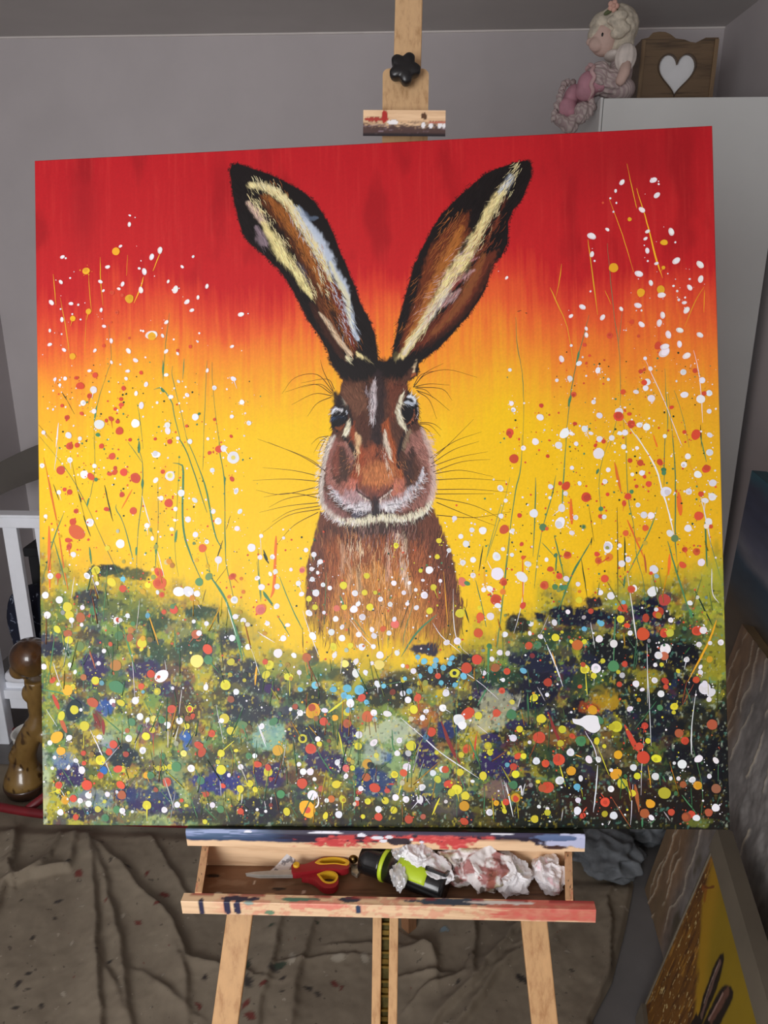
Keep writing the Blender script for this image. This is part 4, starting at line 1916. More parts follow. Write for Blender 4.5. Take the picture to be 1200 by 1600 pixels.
# ------------------------------------------------------------------ room
M_wall = P('wall_paint', (198, 191, 192), .8, .02, 3, bump=.05, bscale=160)
M_ceil = P('ceiling_paint', (200, 195, 192), .9, .02, 3)
M_floor = P('floor_laminate', (112, 109, 108), .5, .06, 5)
XL, XR, YB, ZC = -1.75, 1.062, 3.2, 2.4
YF = -1.5
struct(obj('floor', *box(XL, XR, YF, YB, -.1, 0), M_floor))
struct(obj('ceiling', *box(XL, XR, YF, YB, ZC, ZC + .1), M_ceil))
struct(obj('wall_back', *box(XL, XR, YB, YB + .1, 0, ZC), M_wall))
struct(obj('wall_right', *box(XR, XR + .1, YF, YB, 0, ZC), M_wall))
struct(obj('wall_left', *box(XL - .1, XL, YF, YB, 0, ZC), M_wall))
# the wall behind the photographer has the window that lights the room
WX0, WX1, WZ0, WZ1 = -1.60, -.35, .75, 2.15
struct(obj('wall_front', *join(box(XL, WX0, YF - .1, YF, 0, ZC), box(WX1, XR, YF - .1, YF, 0, ZC), box(WX0, WX1, YF - .1, YF, 0, WZ0), box(WX0, WX1, YF - .1, YF, WZ1, ZC)), M_wall))
M_trim = P('white_gloss', (225, 226, 226), .4, .02)
wy0, wy1 = YF - .08, YF - .03; wm = (WX0 + WX1) / 2
struct(obj('window_1', *join(box(WX0, WX0 + .05, wy0, wy1, WZ0, WZ1), box(WX1 - .05, WX1, wy0, wy1, WZ0, WZ1), box(WX0 + .05, WX1 - .05, wy0, wy1, WZ0, WZ0 + .05), box(WX0 + .05, WX1 - .05, wy0, wy1, WZ1 - .05, WZ1), box(wm - .025, wm + .025, wy0, wy1, WZ0 + .05, WZ1 - .05)), M_trim))
struct(obj('trim_1', *box(XL, XR, YB - .006, YB, ZC - .006, ZC), P('caulk_line', (225, 218, 214), .7, .02)))
struct(obj('baseboard_back', *box(XL, XR, YB - .015, YB, 0, .1), M_trim))

# ------------------------------------------------------------------ frames of reference
cc = Vector((-.0733, 1.0788, 1.2927))                       # middle of the canvas face
cu = Vector((.9992, -.0078, .0393)); cv = Vector((-.0348, .3208, .9465)); cn = Vector((-.0200, -.9471, .3203))
eu = Vector((.9995, .0321, -.0083)); ev_ = Vector((-.0025, .3207, .9472)); en = Vector((.0331, -.9466, .3206))
ep = cc - cn * .03                                          # easel plane, just behind the canvas
def E(u, v, n=0.0): return tuple(ep + eu * u + ev_ * v + en * n)
def Cw(u, v, n=0.0): return tuple(cc + cu * u + cv * v + cn * n)
tx = Vector((math.cos(math.radians(2.5)) * math.cos(math.radians(1.2)), -math.sin(math.radians(1.2)), math.sin(math.radians(2.5)))).normalized()
ty = Vector((math.sin(math.radians(1.2)), math.cos(math.radians(1.2)), 0)); ty = (ty - tx * ty.dot(tx)).normalized(); tz = tx.cross(ty)
TO = Vector((-.042, .905, .787))
def Tw(x, y, z): return tuple(TO + tx * x + ty * y + tz * z)
def TM(vf): return [Tw(*p) for p in vf[0]], vf[1]

# ------------------------------------------------------------------ easel
W1, W2 = (236, 200, 160), (208, 166, 126)
M_woodz = wood('beech_upright', (204, 160, 112), (176, 128, 84), 'z'); M_woodx = wood('beech_bar', W1, W2, 'x', paint=True)
M_woodm = wood('beech_mast', (196, 160, 118), (160, 122, 82), 'z'); M_floorboard = wood('stained_tray_board', (128, 92, 66), (84, 56, 40), 'x', paint=True)
M_black = P('black_plastic', (20, 20, 22), .35, .1); M_brass = P('brass', (150, 122, 62), .35, .15, 40, metal=1)
M_steel = P('steel', (196, 192, 184), .32, .08, 30, metal=.45)
easel = thing('easel', 'beech wood studio easel with paint smeared tray holding the large hare canvas', 'easel', (-.02, 1.05, 0))
def ebar(u0a, u0b, v0, v1, n0, n1, u1a=None, u1b=None):
    u1a = u0a if u1a is None else u1a; u1b = u0b if u1b is None else u1b
    V = [E(u0a, v0, n1), E(u0b, v0, n1), E(u0b, v0, n0), E(u0a, v0, n0), E(u1a, v1, n1), E(u1b, v1, n1), E(u1b, v1, n0), E(u1a, v1, n0)]
    return V, list(BOXF)
VF = -1.3546
def floorcut(vf):       # saw the feet level with the floor
    return [(x, y, max(z, .006 if y > 1.3 else 0.0)) for x, y, z in vf[0]], vf[1]
part('mast', ebar(.0122, .0538, -.45, 1.05, -.02, 0, .0294, .071), M_woodm, easel, bevel=.002)
r1 = part('rail', ebar(.0103, .0238, VF - .01, -.42, -.02, 0, .0103, .0238), M_woodz, easel, bevel=.0015)
part('rail', ebar(.0352, .0487, VF - .01, -.42, -.02, 0), M_woodz, easel, bevel=.0015)
part('ratchet_strip', ebar(.0238, .0352, -1.25, -.45, -.02, -.012), P('dark_brass', (92, 84, 50), .4, .3, 60, metal=1), easel)
rt = []
for i in range(36):
    v = -1.22 + i * .0215; rt.append(ebar(.0240, .0350, v, v + .0035, -.013, -.0075)); 
    if i % 2: rt.append(ebar(.0245, .0345, v + .006, v + .0125, -.013, -.0098))
part('ratchet_teeth', join(*rt), M_brass, easel)
sl = .121; sr = -.1146
def lg(uc, s, v0, v1, n0, n1, w=.0206): return ebar(uc + s * (v0 + .6435) * -1 - w, uc - s * (v0 + .6435) + w, v0, v1, n0, n1, uc - s * (v1 + .6435) - w, uc - s * (v1 + .6435) + w)
part('front_leg', floorcut(lg(-.1897, -sl, VF - .01, .42, -.033, -.021, .0200)), M_woodz, easel, bevel=.002)
part('front_leg', floorcut(lg(.2512, -sr, VF - .01, .42, -.033, -.021, .0200)), M_woodz, easel, bevel=.002)
part('crossbar', ebar(-.25, .31, -.50, -.455, -.053, -.033), M_woodx, easel, bevel=.002)
part('crossbar', ebar(-.08, .14, .34, .385, -.053, -.033), M_woodx, easel, bevel=.002)
a = Vector(E(.045, .36, -.075)); b = Vector((-.012, 1.515, .012))
part('rear_leg', floorcut(tube([a, b + (b - a).normalized() * .02], .019, 4)), wood('rear_leg_wood', (150, 108, 76), (110, 74, 48), 'z'), easel)
# sliding clamp at the top
arc = [(.0085 + .010 * (1 - math.cos(t)), .6145 + .010 * math.sin(t)) for t in np.linspace(0, math.pi / 2, 6)]
arc2 = [(.0778 - .010 * (1 - math.cos(t)), .6145 + .010 * math.sin(t)) for t in np.linspace(math.pi / 2, 0, 6)]
pl = [(.0095, .46)] + arc + arc2 + [(.0768, .46)]
part('clamp_plate', prism(pl[::-1], lambda u, v: E(u, v, 0), lambda u, v: E(u, v, .008)), M_woodm, easel)
def gridface(f, nu, nv):
    V = [f(i / nu, j / nv) for j in range(nv + 1) for i in range(nu + 1)]
    F = [(j * (nu + 1) + i, j * (nu + 1) + i + 1, (j + 1) * (nu + 1) + i + 1, (j + 1) * (nu + 1) + i) for j in range(nv) for i in range(nu)]
    U = np.array([(i / nu, j / nv) for j in range(nv + 1) for i in range(nu + 1)]); return V, F, U
def painted_bar(name, corner, nu, nv, nt, ends, paint, mat, parent):
    """a bar whose section is the open polyline corner(s, t), t running from the front foot over the top to the back"""
    V, F, U = gridface(corner, nu, nv + nt)
    n = len(V); k = nv + nt
    e0 = [j * (nu + 1) for j in range(k + 1)]; e1 = [j * (nu + 1) + nu for j in range(k + 1)]
    F2 = F + [tuple(e0), tuple(e1[::-1])] + [(0, k * (nu + 1), k * (nu + 1) + nu, nu)]
    o = obj(name, V, F2, mat, parent); set_paint(o, paint(U[:, 0], U[:, 1])); ORG[o.name] = tuple(parent['origin']); return o
def mixp(base, col, a):
    al = base[:, 3:4]; a = np.clip(a, 0, 1)[:, None]; c = s2l(col)[None, :]
    out = np.empty_like(base); na = a + al * (1 - a)
    out[:, :3] = np.where(na > 1e-4, (c * a + base[:, :3] * al * (1 - a)) / np.maximum(na, 1e-4), base[:, :3]); out[:, 3:4] = na; return out
def spot(s, t, s0, t0, ws, wt, seed, rag=.8, f=60):
    d = ((s - s0) / ws) ** 2 + ((t - t0) / wt) ** 2; return sst(1.1, .75, d + rag * (fbm(s * f, t * 6, seed) - .5) * 2)
# clamp block: t<.55 front face, rest top
def clampc(s, t):
    u = -.0185 + .1205 * s
    if t < .62: v = .5085 + .0385 * t / .62; return E(u, v, .035)
    return E(u, .547, .035 - .035 * (t - .62) / .38)
def clampp(s, t):
    p = np.zeros((len(s), 4)); n = fbm(s * 30, t * 30, 3)
    p = mixp(p, (62, 40, 46), sst(.36, .2, t + .25 * (n - .5)) * .95)
    p = mixp(p, (150, 130, 140), sst(.6, .75, fbm(s * 9, t * 50, 8)) * sst(.34, .2, t) * .8)
    p = mixp(p, (30, 24, 30), sst(.1, .04, t))
    p = mixp(p, (170, 60, 50), spot(s, t, .15, .40, .16, .05, 4)); p = mixp(p, (176, 44, 40), spot(s, t, .26, .46, .035, .16, 5))
    p = mixp(p, (244, 240, 240), spot(s, t, .36, .33, .08, .06, 6, .5)); p = mixp(p, (90, 60, 40), spot(s, t, .74, .48, .04, .08, 7))
    for k, x in enumerate((.73, .82, .93, .985)): p = mixp(p, (240, 238, 240), spot(s, t, x, .26, .028, .07, 20 + k, .6))
    p = mixp(p, (190, 110, 90), spot(s, t, .9, .33, .12, .03, 9)); return p
painted_bar('clamp_block', clampc, 90, 24, 10, None, clampp, M_woodx, easel)
# star knob
kc = Vector(E(.0411, .611, .026)); star = []
for i in range(60):
    a_ = 2 * math.pi * i / 60; star.append((.0208 + .0034 * math.cos(5 * a_) - .0006 * math.cos(10 * a_), a_ + math.radians(64)))
def kn(r, a_, n, k): return tuple(kc + eu * (r * k * math.cos(a_)) + ev_ * (r * k * math.sin(a_)) + en * n)
KV, KF = [], []
for n_, k_ in ((-.017, .35), (-.006, .40), (-.004, .96), (0, 1), (.008, 1), (.011, .9), (.0122, .5)):
    KV += [kn(r, q, n_, k_) for r, q in star]
for i in range(6): KF += [(i * 60 + k, i * 60 + (k + 1) % 60, (i + 1) * 60 + (k + 1) % 60, (i + 1) * 60 + k) for k in range(60)]
KF += [tuple(range(60))[::-1], tuple(range(360, 420))]
part('star_knob', (KV, KF), M_black, easel, smooth=True)
# ledge carrying the canvas, with its crust of old paint
def ledgec(s, t):
    x = -.2915 + .574 * s
    if t < .5:
        q = t / .5; return Tw(x, -.004 + .003 * max(0, (q - .75) / .25) ** 2, .010 + .028 * q)
    q = (t - .5) / .5; return Tw(x, -.001 + .037 * q, .038 - .0145 * q)
def ledgep(s, t):
    p = np.zeros((len(s), 4)); n = fbm(s * 40, t * 8, 31); st = fbm(s * 12, t * 60, 33)
    edge = .17 + .1 * (n - .5) + .06 * (fbm(s * 8, t * 0, 35) - .5)
    band = sst(edge - .02, edge + .03, t)
    p = mixp(p, (52, 64, 100), band * sst(.45, .33, s + .1 * (st - .5)))
    p = mixp(p, (150, 165, 205), band * sst(.24, .1, s + .2 * (st - .5)) * sst(.24, .36, t) * .9)
    p = mixp(p, (60, 90, 120), band * sst(.5, .58, st) * sst(.32, .25, s) * .8)
    p = mixp(p, (42, 34, 52), band * sst(.2, .3, s + .15 * (st - .5)))
    red = sst(.30, .38, s + .35 * (n - .5) - .25 * (t - .2)) * sst(.80, .72, s + .2 * (n - .5)) * sst(.0, .06, t + .25 * (fbm(s * 5, t * 3, 37) - .5)) * sst(.47, .38, t + .1 * (n - .5))
    red = red * sst(.30, .42, fbm(s * 70, t * 10, 38)); p = mixp(p, (204, 72, 72), red); p = mixp(p, (232, 110, 104), red * sst(.55, .7, fbm(s * 60, t * 20, 39)) * .8)
    woodb = spot(s, t, .56, .1, .1, .16, 41) + spot(s, t, .80, .16, .09, .2, 43); 
    p[:, 3] *= 1 - np.clip(woodb, 0, 1) * sst(.38, .25, t)
    p = mixp(p, (44, 34, 66), sst(.39, .45, t + .1 * (n - .5)) * sst(.25, .35, s))
    p = mixp(p, (190, 195, 225), spot(s, t, .97, .3, .08, .2, 45)); p = mixp(p, (90, 110, 150), spot(s, t, .93, .4, .06, .08, 46))
    for k, (x, y, w) in enumerate(((.45, .4, .012), (.49, .34, .018), (.505, .24, .012), (.52, .36, .01), (.575, .3, .006), (.6, .22, .005), (.16, .46, .012), (.36, .46, .05), (.8, .47, .03))):
        p = mixp(p, (236, 236, 246), spot(s, t, x, y, w, .05 if y < .45 else .02, 50 + k, .5))
    p = mixp(p, (52, 40, 48), spot(s, t, .545, .24, .03, .12, 61)); p = mixp(p, (70, 44, 40), spot(s, t, .93, .12, .03, .06, 62))
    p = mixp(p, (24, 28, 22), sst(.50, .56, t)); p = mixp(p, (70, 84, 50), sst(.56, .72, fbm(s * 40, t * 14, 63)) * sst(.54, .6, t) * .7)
    return p
painted_bar('ledge', ledgec, 260, 26, 14, None, ledgep, M_woodx, easel)
# tray under the ledge
tb = part('tray_back', TM(box(-.2735, .2675, .014, .024, -.046, .0095)), M_woodx, easel); set_paint(tb, np.zeros((8, 4)))
FZ = -.0405
def trayfc(s, t): return Tw(-.2735 + .538 * s, -.070 + .083 * t, FZ)
V, F, U = gridface(trayfc, 160, 40); n0 = len(V)
V2, F2 = TM(box(-.2735, .2645, -.070, .013, FZ - .006, FZ - .0003)); V += V2; F += [tuple(i + n0 for i in f) for f in F2]
tf = obj('tray_floor', V, F, M_floorboard, easel)
s_, t_ = U[:, 0], U[:, 1]; pp = np.zeros((len(s_), 4))
pp = mixp(pp, (50, 28, 24), sst(.58, .75, fbm(s_ * 26, t_ * 6, 71)) * .8 * sst(.5, .1, t_)); pp = mixp(pp, (168, 138, 112), sst(.62, .8, fbm(s_ * 18, t_ * 5, 72)) * .45)
for k, (x, y, wx, wy, c) in enumerate(((.06, .30, .015, .10, (196, 184, 166)), (.20, .33, .022, .06, (190, 150, 110)), (.15, .62, .006, .05, (220, 200, 180)), (.03, .75, .02, .05, (30, 22, 20)), (.29, .42, .006, .05, (196, 170, 150)), (.22, .48, .02, .035, (40, 24, 20)), (.09, .22, .008, .05, (170, 120, 100)), (.33, .2, .015, .06, (190, 110, 100)), (.12, .15, .01, .05, (210, 180, 150)))):
    pp = mixp(pp, c, spot(s_, t_, x, y, wx, wy, 80 + k, .35))
set_paint(tf, np.vstack([pp, np.zeros((8, 4))])); ORG[tf.name] = tuple(easel['origin'])
def trside(x0, x1, w, nm, pal):
    def cf(s, t):
        y = .013 - .083 * s; xa = x0 + (x1 - x0) * s
        if t < .5: return Tw(xa, y, -.0405 + .0485 * t / .5 - .018 * s * (t / .5))
        return Tw(xa + w * (t - .5) / .5, y, .008 - .018 * s)
    def pf(s, t):
        p = np.zeros((len(s), 4)); n = fbm(s * 14, t * 9, 91)
        p = mixp(p, (40, 34, 44), sst(.70, .78, n) * sst(.45, .55, t)); p = mixp(p, (200, 90, 80), sst(.68, .8, fbm(s * 12, t * 8, 93)) * .6 * sst(.45, .55, t)); return p
    painted_bar(nm, cf, 40, 10, 8, None, pf, wood('tray_side_wood', (206, 160, 118), (160, 116, 78), 'y', paint=True), easel)
trside(-.2735, -.2625, .0105, 'tray_side', 0); trside(.2675, .2565, -.0105, 'tray_side', 1)
# front lip
def lipc(s, t):
    x = -.278 + .562 * s
    if t < .62: return Tw(x, -.085, -.033 + .021 * t / .62)
    return Tw(x, -.085 + .015 * (t - .62) / .38, -.012)
def lipp(s, t):
    p = np.zeros((len(s), 4)); n = fbm(s * 60, t * 6, 101); st = fbm(s * 14, t * 40, 103)
    p = mixp(p, (196, 60, 58), sst(.735, .79, s + .12 * (st - .5)) * (.75 + .5 * (n - .5)) * sst(.0, .1, t)); p = mixp(p, (220, 110, 104), sst(.55, .72, st) * sst(.78, .85, s) * .6)
    p = mixp(p, (216, 110, 96), sst(.50, .66, n) * sst(.06, .12, s) * .45)
    for k, x in enumerate((.05, .115, .14)): p = mixp(p, (46, 44, 72), spot(s, t, x, .4, .006 + .003 * (k > 0), .5, 110 + k, .7))
    p = mixp(p, (56, 50, 70), spot(s, t, .14, .8, .05, .12, 114)); p = mixp(p, (60, 74, 90), spot(s, t, .665, .85, .11, .16, 115)); p = mixp(p, (48, 58, 74), spot(s, t, .415, .85, .03, .12, 116))
    p = mixp(p, (90, 130, 110), spot(s, t, .30, .8, .05, .1, 117)); p = mixp(p, (110, 140, 110), spot(s, t, .22, .14, .015, .12, 118)); p = mixp(p, (52, 66, 92), spot(s, t, .437, .4, .007, .24, 119))
    p = mixp(p, (230, 226, 220), spot(s, t, .78, .85, .10, .08, 120)); p = mixp(p, (150, 40, 44), sst(.82, .95, t) * sst(.45, .6, fbm(s * 22, t, 121)) * .8)
    p = mixp(p, (232, 120, 110), spot(s, t, .33, .55, .08, .2, 122, 1.2) * .7); p = mixp(p, (150, 170, 160), spot(s, t, .17, .6, .012, .1, 123)); return p
painted_bar('tray_lip', lipc, 240, 14, 8, None, lipp, M_woodx, easel)

# ------------------------------------------------------------------ the big hare canvas
painting = thing('canvas_painting', 'large square canvas of a brown hare in a splattered yellow meadow under red sky', 'painting', tuple(cc))
NG = 900
gx = np.linspace(0, 1000, NG + 1); X, Y = np.meshgrid(gx, gx)
img = np.zeros((NG + 1, NG + 1, 3))
def put(c, a):
    global img
    img = img * (1 - a[..., None]) + s2l(c)[None, None, :] * a[..., None]
# sky: brushed red running into orange and yellow
streak = vnoise(X / 4.1 + fbm(X / 50, Y / 50, 6) * 2, Y / 90, 1) * .4 + vnoise(X / 1.9, Y / 60, 2) * .35 + fbm(X / 9, Y / 40, 8) * .25
big = fbm(X / 120, Y / 120, 3)
sh = np.interp(X, [0, 60, 120, 190, 260, 330, 420, 480, 540, 600, 700, 800, 900, 1000], [10, 15, -35, -25, 12, 5, 0, 20, 10, 0, -20, 10, -5, 15])
yd = Y - sh + (streak - .5) * 60 + (big - .5) * 70
# orange lingers lower on the two sides
low = np.interp(X, [0, 150, 300, 700, 800, 1000], [1.1, 1.05, .95, .95, 1.12, 1.3]); yd2 = 215 + (yd - 215) / np.where(yd > 215, low, 1)
stops = np.array([0, 190, 225, 262, 305, 365, 430, 620, 1000]); cols = s2l([(188, 26, 36), (198, 34, 38), (218, 64, 44), (234, 100, 48), (244, 142, 46), (248, 180, 38), (250, 200, 22), (249, 202, 20), (240, 198, 40)])
for k in range(3): img[..., k] = np.interp(yd2, stops, cols[:, k])
redm = sst(230, 150, yd2); put((150, 16, 26), redm * sst(.5, .75, fbm(X / 40, Y / 110, 5)) * .55); put((208, 56, 54), redm * sst(.50, .85, streak) * .30)
put((150, 20, 30), redm * np.exp(-((X - 75) / 22) ** 2 - ((Y - 70) / 70) ** 2) * .5); put((150, 20, 28), redm * np.exp(-((X - 880) / 120) ** 2 - ((Y - 40) / 60) ** 2) * .5)
put((255, 214, 60), sst(.6, .85, streak) * sst(330, 450, Y) * .25); put((248, 170, 40), sst(.55, .8, fbm(X / 60, Y / 160, 7)) * sst(380, 460, Y) * .4)
put((230, 170, 36), sst(720, 960, X) * sst(330, 420, Y) * .45)
# meadow: greens under the splashes
YM = np.interp(X, [0, 80, 200, 300, 340, 400, 600, 680, 780, 900, 1000], [600, 612, 630, 690, 735, 765, 765, 720, 655, 625, 600])
g1 = fbm(X / 45, Y / 60, 11); g2 = fbm(X / 30, Y / 45, 12); g3 = fbm(X / 70, Y / 70, 13)
tm = sst(-45, 75, Y - YM + (g1 - .5) * 150 + (streak - .5) * 40)
put((170, 166, 40), tm * .92); put((98, 138, 66), tm * sst(.42, .58, g2) * .9 * sst(-10, 60, Y - YM)); put((150, 176, 122), tm * sst(.52, .70, g3) * sst(760, 900, Y) * .7)
put((206, 170, 40), tm * sst(.55, .7, fbm(X / 28, Y / 36, 14)) * .6); put((56, 92, 88), tm * sst(.56, .72, fbm(X / 36, Y / 36, 15)) * .6); put((40, 70, 46), tm * sst(.55, .72, fbm(X / 26, Y / 30, 16)) * .6)
put((150, 84, 52), tm * sst(.64, .76, fbm(X / 22, Y / 26, 17)) * .7)
grain = fbm(X / 3.5, Y / 5, 18) - .5
deep = sst(10, 90, Y - YM + (g3 - .5) * 120)
lft = .055 * sst(760, 560, X)
ll = 1 - .30 * sst(640, 480, X)
for sc, sd, c, lo, al in ((34, 51, (22, 46, 40), .53, .85), (30, 52, (20, 26, 56), .56, .92), (26, 53, (44, 30, 84), .60, .9), (28, 54, (18, 20, 26), .58, .85), (22, 55, (36, 60, 110), .64, .6), (24, 56, (110, 40, 44), .66, .5)):
    put(c, deep * sst(lo + lft, lo + lft + .06, fbm(X / sc, Y / (sc * .8), sd) + grain * .22) * al * ll)
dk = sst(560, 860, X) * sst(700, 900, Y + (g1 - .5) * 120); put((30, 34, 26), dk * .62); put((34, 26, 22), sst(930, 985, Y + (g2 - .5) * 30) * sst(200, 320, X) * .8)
put((170, 180, 60), sst(940, 985, X) * sst(600, 640, Y) * sst(860, 780, Y) * .6)
def seg_d(px, py, ax, ay, bx, by):
    dx, dy = bx - ax, by - ay; t = np.clip(((px - ax) * dx + (py - ay) * dy) / (dx * dx + dy * dy + 1e-9), 0, 1)
    return np.hypot(px - ax - t * dx, py - ay - t * dy), t
def window(x0, x1, y0, y1):
    i0 = max(0, int(x0 / 1000 * NG)); i1 = min(NG + 1, int(x1 / 1000 * NG) + 2); j0 = max(0, int(y0 / 1000 * NG)); j1 = min(NG + 1, int(y1 / 1000 * NG) + 2)
    return slice(j0, j1), slice(i0, i1)
fur = (vnoise(X / 2.2, Y / 9, 21) - .5); furf = fbm(X / 6, Y / 6, 22) - .5
fade = 1 - sst(668, 765, Y + (g2 - .5) * 90 + (streak - .5) * 50)
def put_w(w, c, a):
    img[w] = img[w] * (1 - a[..., None]) + s2l(c)[None, None, :] * a[..., None]
MASK = np.zeros_like(X)
for ln in HARE:
    t = ln.split(); c = [float(q) for q in t[1].split(',')]; al = float(t[2]); n = [float(q) for q in t[4:]]
    if t[0] == 'P':
        bl = max(1.2, float(t[3]) * .95); pts = list(zip(n[::2], n[1::2]))
        w = window(min(n[::2]) - bl * 3, max(n[::2]) + bl * 3, min(n[1::2]) - bl * 3, max(n[1::2]) + bl * 3); px, py = X[w], Y[w]
        d = np.full(px.shape, 1e9); ins = np.zeros(px.shape, bool)
        for (ax, ay), (bx, by) in zip(pts, pts[1:] + pts[:1]):
            d = np.minimum(d, seg_d(px, py, ax, ay, bx, by)[0])
            if ay != by:
                cr = ((ay > py) != (by > py)) & (px < (bx - ax) * (py - ay) / (by - ay) + ax); ins ^= cr
        sd = np.where(ins, d, -d) + furf[w] * bl * 1.6 + fur[w] * min(bl, 4)
        a = sst(-bl * .6, bl * .6, sd) * al * fade[w]; put_w(w, c, a); MASK[w] = np.maximum(MASK[w], a)
    else:
        pts = smoothpath(list(zip(n[::3], n[1::3], n[2::3])), 4); xs = [p[0] for p in pts]; ys = [p[1] for p in pts]; mw = max(p[2] for p in pts)
        w = window(min(xs) - mw, max(xs) + mw, min(ys) - mw, max(ys) + mw); px, py = X[w], Y[w]; best = np.full(px.shape, 9.)
        for a_, b_ in zip(pts[:-1], pts[1:]):
            d, tt = seg_d(px, py, a_[0], a_[1], b_[0], b_[1]); r = np.maximum(.3, (a_[2] * (1 - tt) + b_[2] * tt) / 2); best = np.minimum(best, d / r)
        soft = .55 if mw > 3.5 else .35
        a = sst(1 + soft, 1 - soft, best + furf[w] * 1.1 + fur[w] * .5) * al * fade[w]; put_w(w, c, a); MASK[w] = np.maximum(MASK[w], a * .6)
hare_soft = img.copy()
for i, ln in enumerate(BLOOMS):
    t = ln.split(); c = [float(q) for q in t[0].split(',')]; x, y, rx, ry, al = map(float, t[1:])
    w = window(x - rx * 1.7, x + rx * 1.7, y - ry * 1.7, y + ry * 1.7); px, py = X[w], Y[w]
    d = np.hypot((px - x) / rx, (py - y) / ry) + (fbm(px / 14 + i * 3, py / 14, 31) - .5) * 1.1 + (fbm(px / 3.5 + i, py / 4.5, 32) - .5) * .55
    put_w(w, c, sst(1.12, .74, d) * min(1, al * 1.08))
# fine mottling in the meadow
put((226, 206, 70), tm * (1 - .8 * dk) * sst(.68, .76, fbm(X / 5, Y / 7, 41)) * .5); put((22, 32, 38), tm * sst(.64, .72, fbm(X / 5, Y / 6, 42)) * .6); put((190, 204, 180), tm * sst(.70, .78, fbm(X / 4, Y / 5, 43)) * .5); put((90, 150, 130), tm * sst(.70, .78, fbm(X / 6, Y / 6, 45)) * .5)
img *= (1 + (vnoise(X / 1.6, Y / 1.6, 44) - .5) * .10)[..., None]
# paint marks: flat flakes of paint lying on the face
PV, PF, PC = [], [], []
CMAP = dict(w=(240, 239, 246), o=(244, 178, 44), r=(218, 82, 56), g=(78, 136, 92), y=(230, 220, 58), Y=(240, 226, 120), b=(112, 190, 220), B=(44, 104, 176), k=(40, 62, 40), s=(184, 98, 62), p=(226, 110, 104), t=(236, 116, 44), R=(140, 50, 44), D=(18, 40, 52), V=(52, 28, 84), N=(30, 44, 58))
order = [0]; LAY = ['fur']
def depth():
    order[0] += 1
    return {'fur': 1.2e-4 + (order[0] % 90) * 1e-6, 'stem': 2.4e-4 + (order[0] % 300) * 5e-7, 'spk': 4.0e-4 + (order[0] % 200) * 5e-7, 'dot': 5.2e-4 + (order[0] % 2600) * 2.2e-7}[LAY[0]]
def flake(pts, col, fan=None):
    z = depth(); n = len(PV)
    if fan is not None:
        PV.append((fan[0], fan[1], z)); PC.append(col); m = len(pts)
        for p in pts: PV.append((p[0], p[1], z)); PC.append(col)
        PF.extend((n, n + 1 + i, n + 1 + (i + 1) % m) for i in range(m))
    else:
        for p in pts: PV.append((p[0], p[1], z)); PC.append(col)
        PF.append(tuple(range(n, n + len(pts))))
def ribbon(pts, wid, col, taper=1):
    z = depth(); n = len(PV); m = len(pts)
    for i, p in enumerate(pts):
        a = pts[max(0, i - 1)]; b = pts[min(m - 1, i + 1)]; dx, dy = b[0] - a[0], b[1] - a[1]; l = math.hypot(dx, dy) or 1
        w = wid[i] if hasattr(wid, '__len__') else wid * (1 if not taper else min(1, .35 + 2.6 * min(i, m - 1 - i) / m)); w /= 2
        PV.append((p[0] - dy / l * w, p[1] + dx / l * w, z)); PV.append((p[0] + dy / l * w, p[1] - dx / l * w, z)); PC.extend([col, col])
    PF.extend((n + 2 * i, n + 2 * i + 1, n + 2 * i + 3, n + 2 * i + 2) for i in range(m - 1))
def jit(c, v=.06):
    k = 1 + random.uniform(-v, v); return tuple(float(q) for q in s2l(np.clip(np.array(c) * k + RNG.uniform(-5, 5, 3), 0, 255)))
def blob(x, y, r, col, ang=None, el=None):
    n = 16 if r > 2.5 else 10; ph = random.random() * 6.3; k2 = random.uniform(.0, .045); k3 = random.uniform(.0, .03); el = random.uniform(1, 1.22) if el is None else el
    an = random.random() * 6.3 if ang is None else ang; pts = []
    for i in range(n):
        t = 2 * math.pi * i / n; q = r * (1 + k2 * math.sin(3 * t + ph) + k3 * math.sin(5 * t + 2 * ph)); u, v = q * math.cos(t) * math.sqrt(el), q * math.sin(t) / math.sqrt(el)
        pts.append((x + u * math.cos(an) - v * math.sin(an), y + u * math.sin(an) + v * math.cos(an)))
    flake(pts, col, (x, y))
def veil(col, x, y, a):
    b = img[min(NG, max(0, int(y / 1000 * NG))), min(NG, max(0, int(x / 1000 * NG)))]
    return tuple(float(q) * (1 - a) + float(p) * a for q, p in zip(col, b))
# fur strokes take up the colour beneath them
def sample(x, y):
    return hare_soft[min(NG, max(0, int(y / 1000 * NG))), min(NG, max(0, int(x / 1000 * NG)))]
def msk(x, y): return MASK[min(NG, max(0, int(y / 1000 * NG))), min(NG, max(0, int(x / 1000 * NG)))]
def furstroke(x, y, ang, ln, wd, v):
    k = random.choice((1 - v, 1 - v * .6, 1 + v * .8, 1 + v * 1.6)); c = tuple(float(min(1, q * k)) for q in sample(x, y)); b = random.uniform(-.25, .25)
    pts = [(x + math.cos(ang + b * t) * ln * t, y + math.sin(ang + b * t) * ln * t) for t in (0, .35, .7, 1)]
    ribbon(pts, [wd * .5, wd, wd * .8, wd * .15], c)
cnt = 0
while cnt < 3600:      # chest
    x = random.uniform(395, 640); y = random.uniform(560, 745)
    if msk(x, y) > .5 and (y > 580 or x < 440 or x > 570): furstroke(x, y, math.pi / 2 + (x - 515) / 900 + random.uniform(-.12, .12), random.uniform(8, 22), random.uniform(.5, 1.2), .42); cnt += 1
cnt = 0
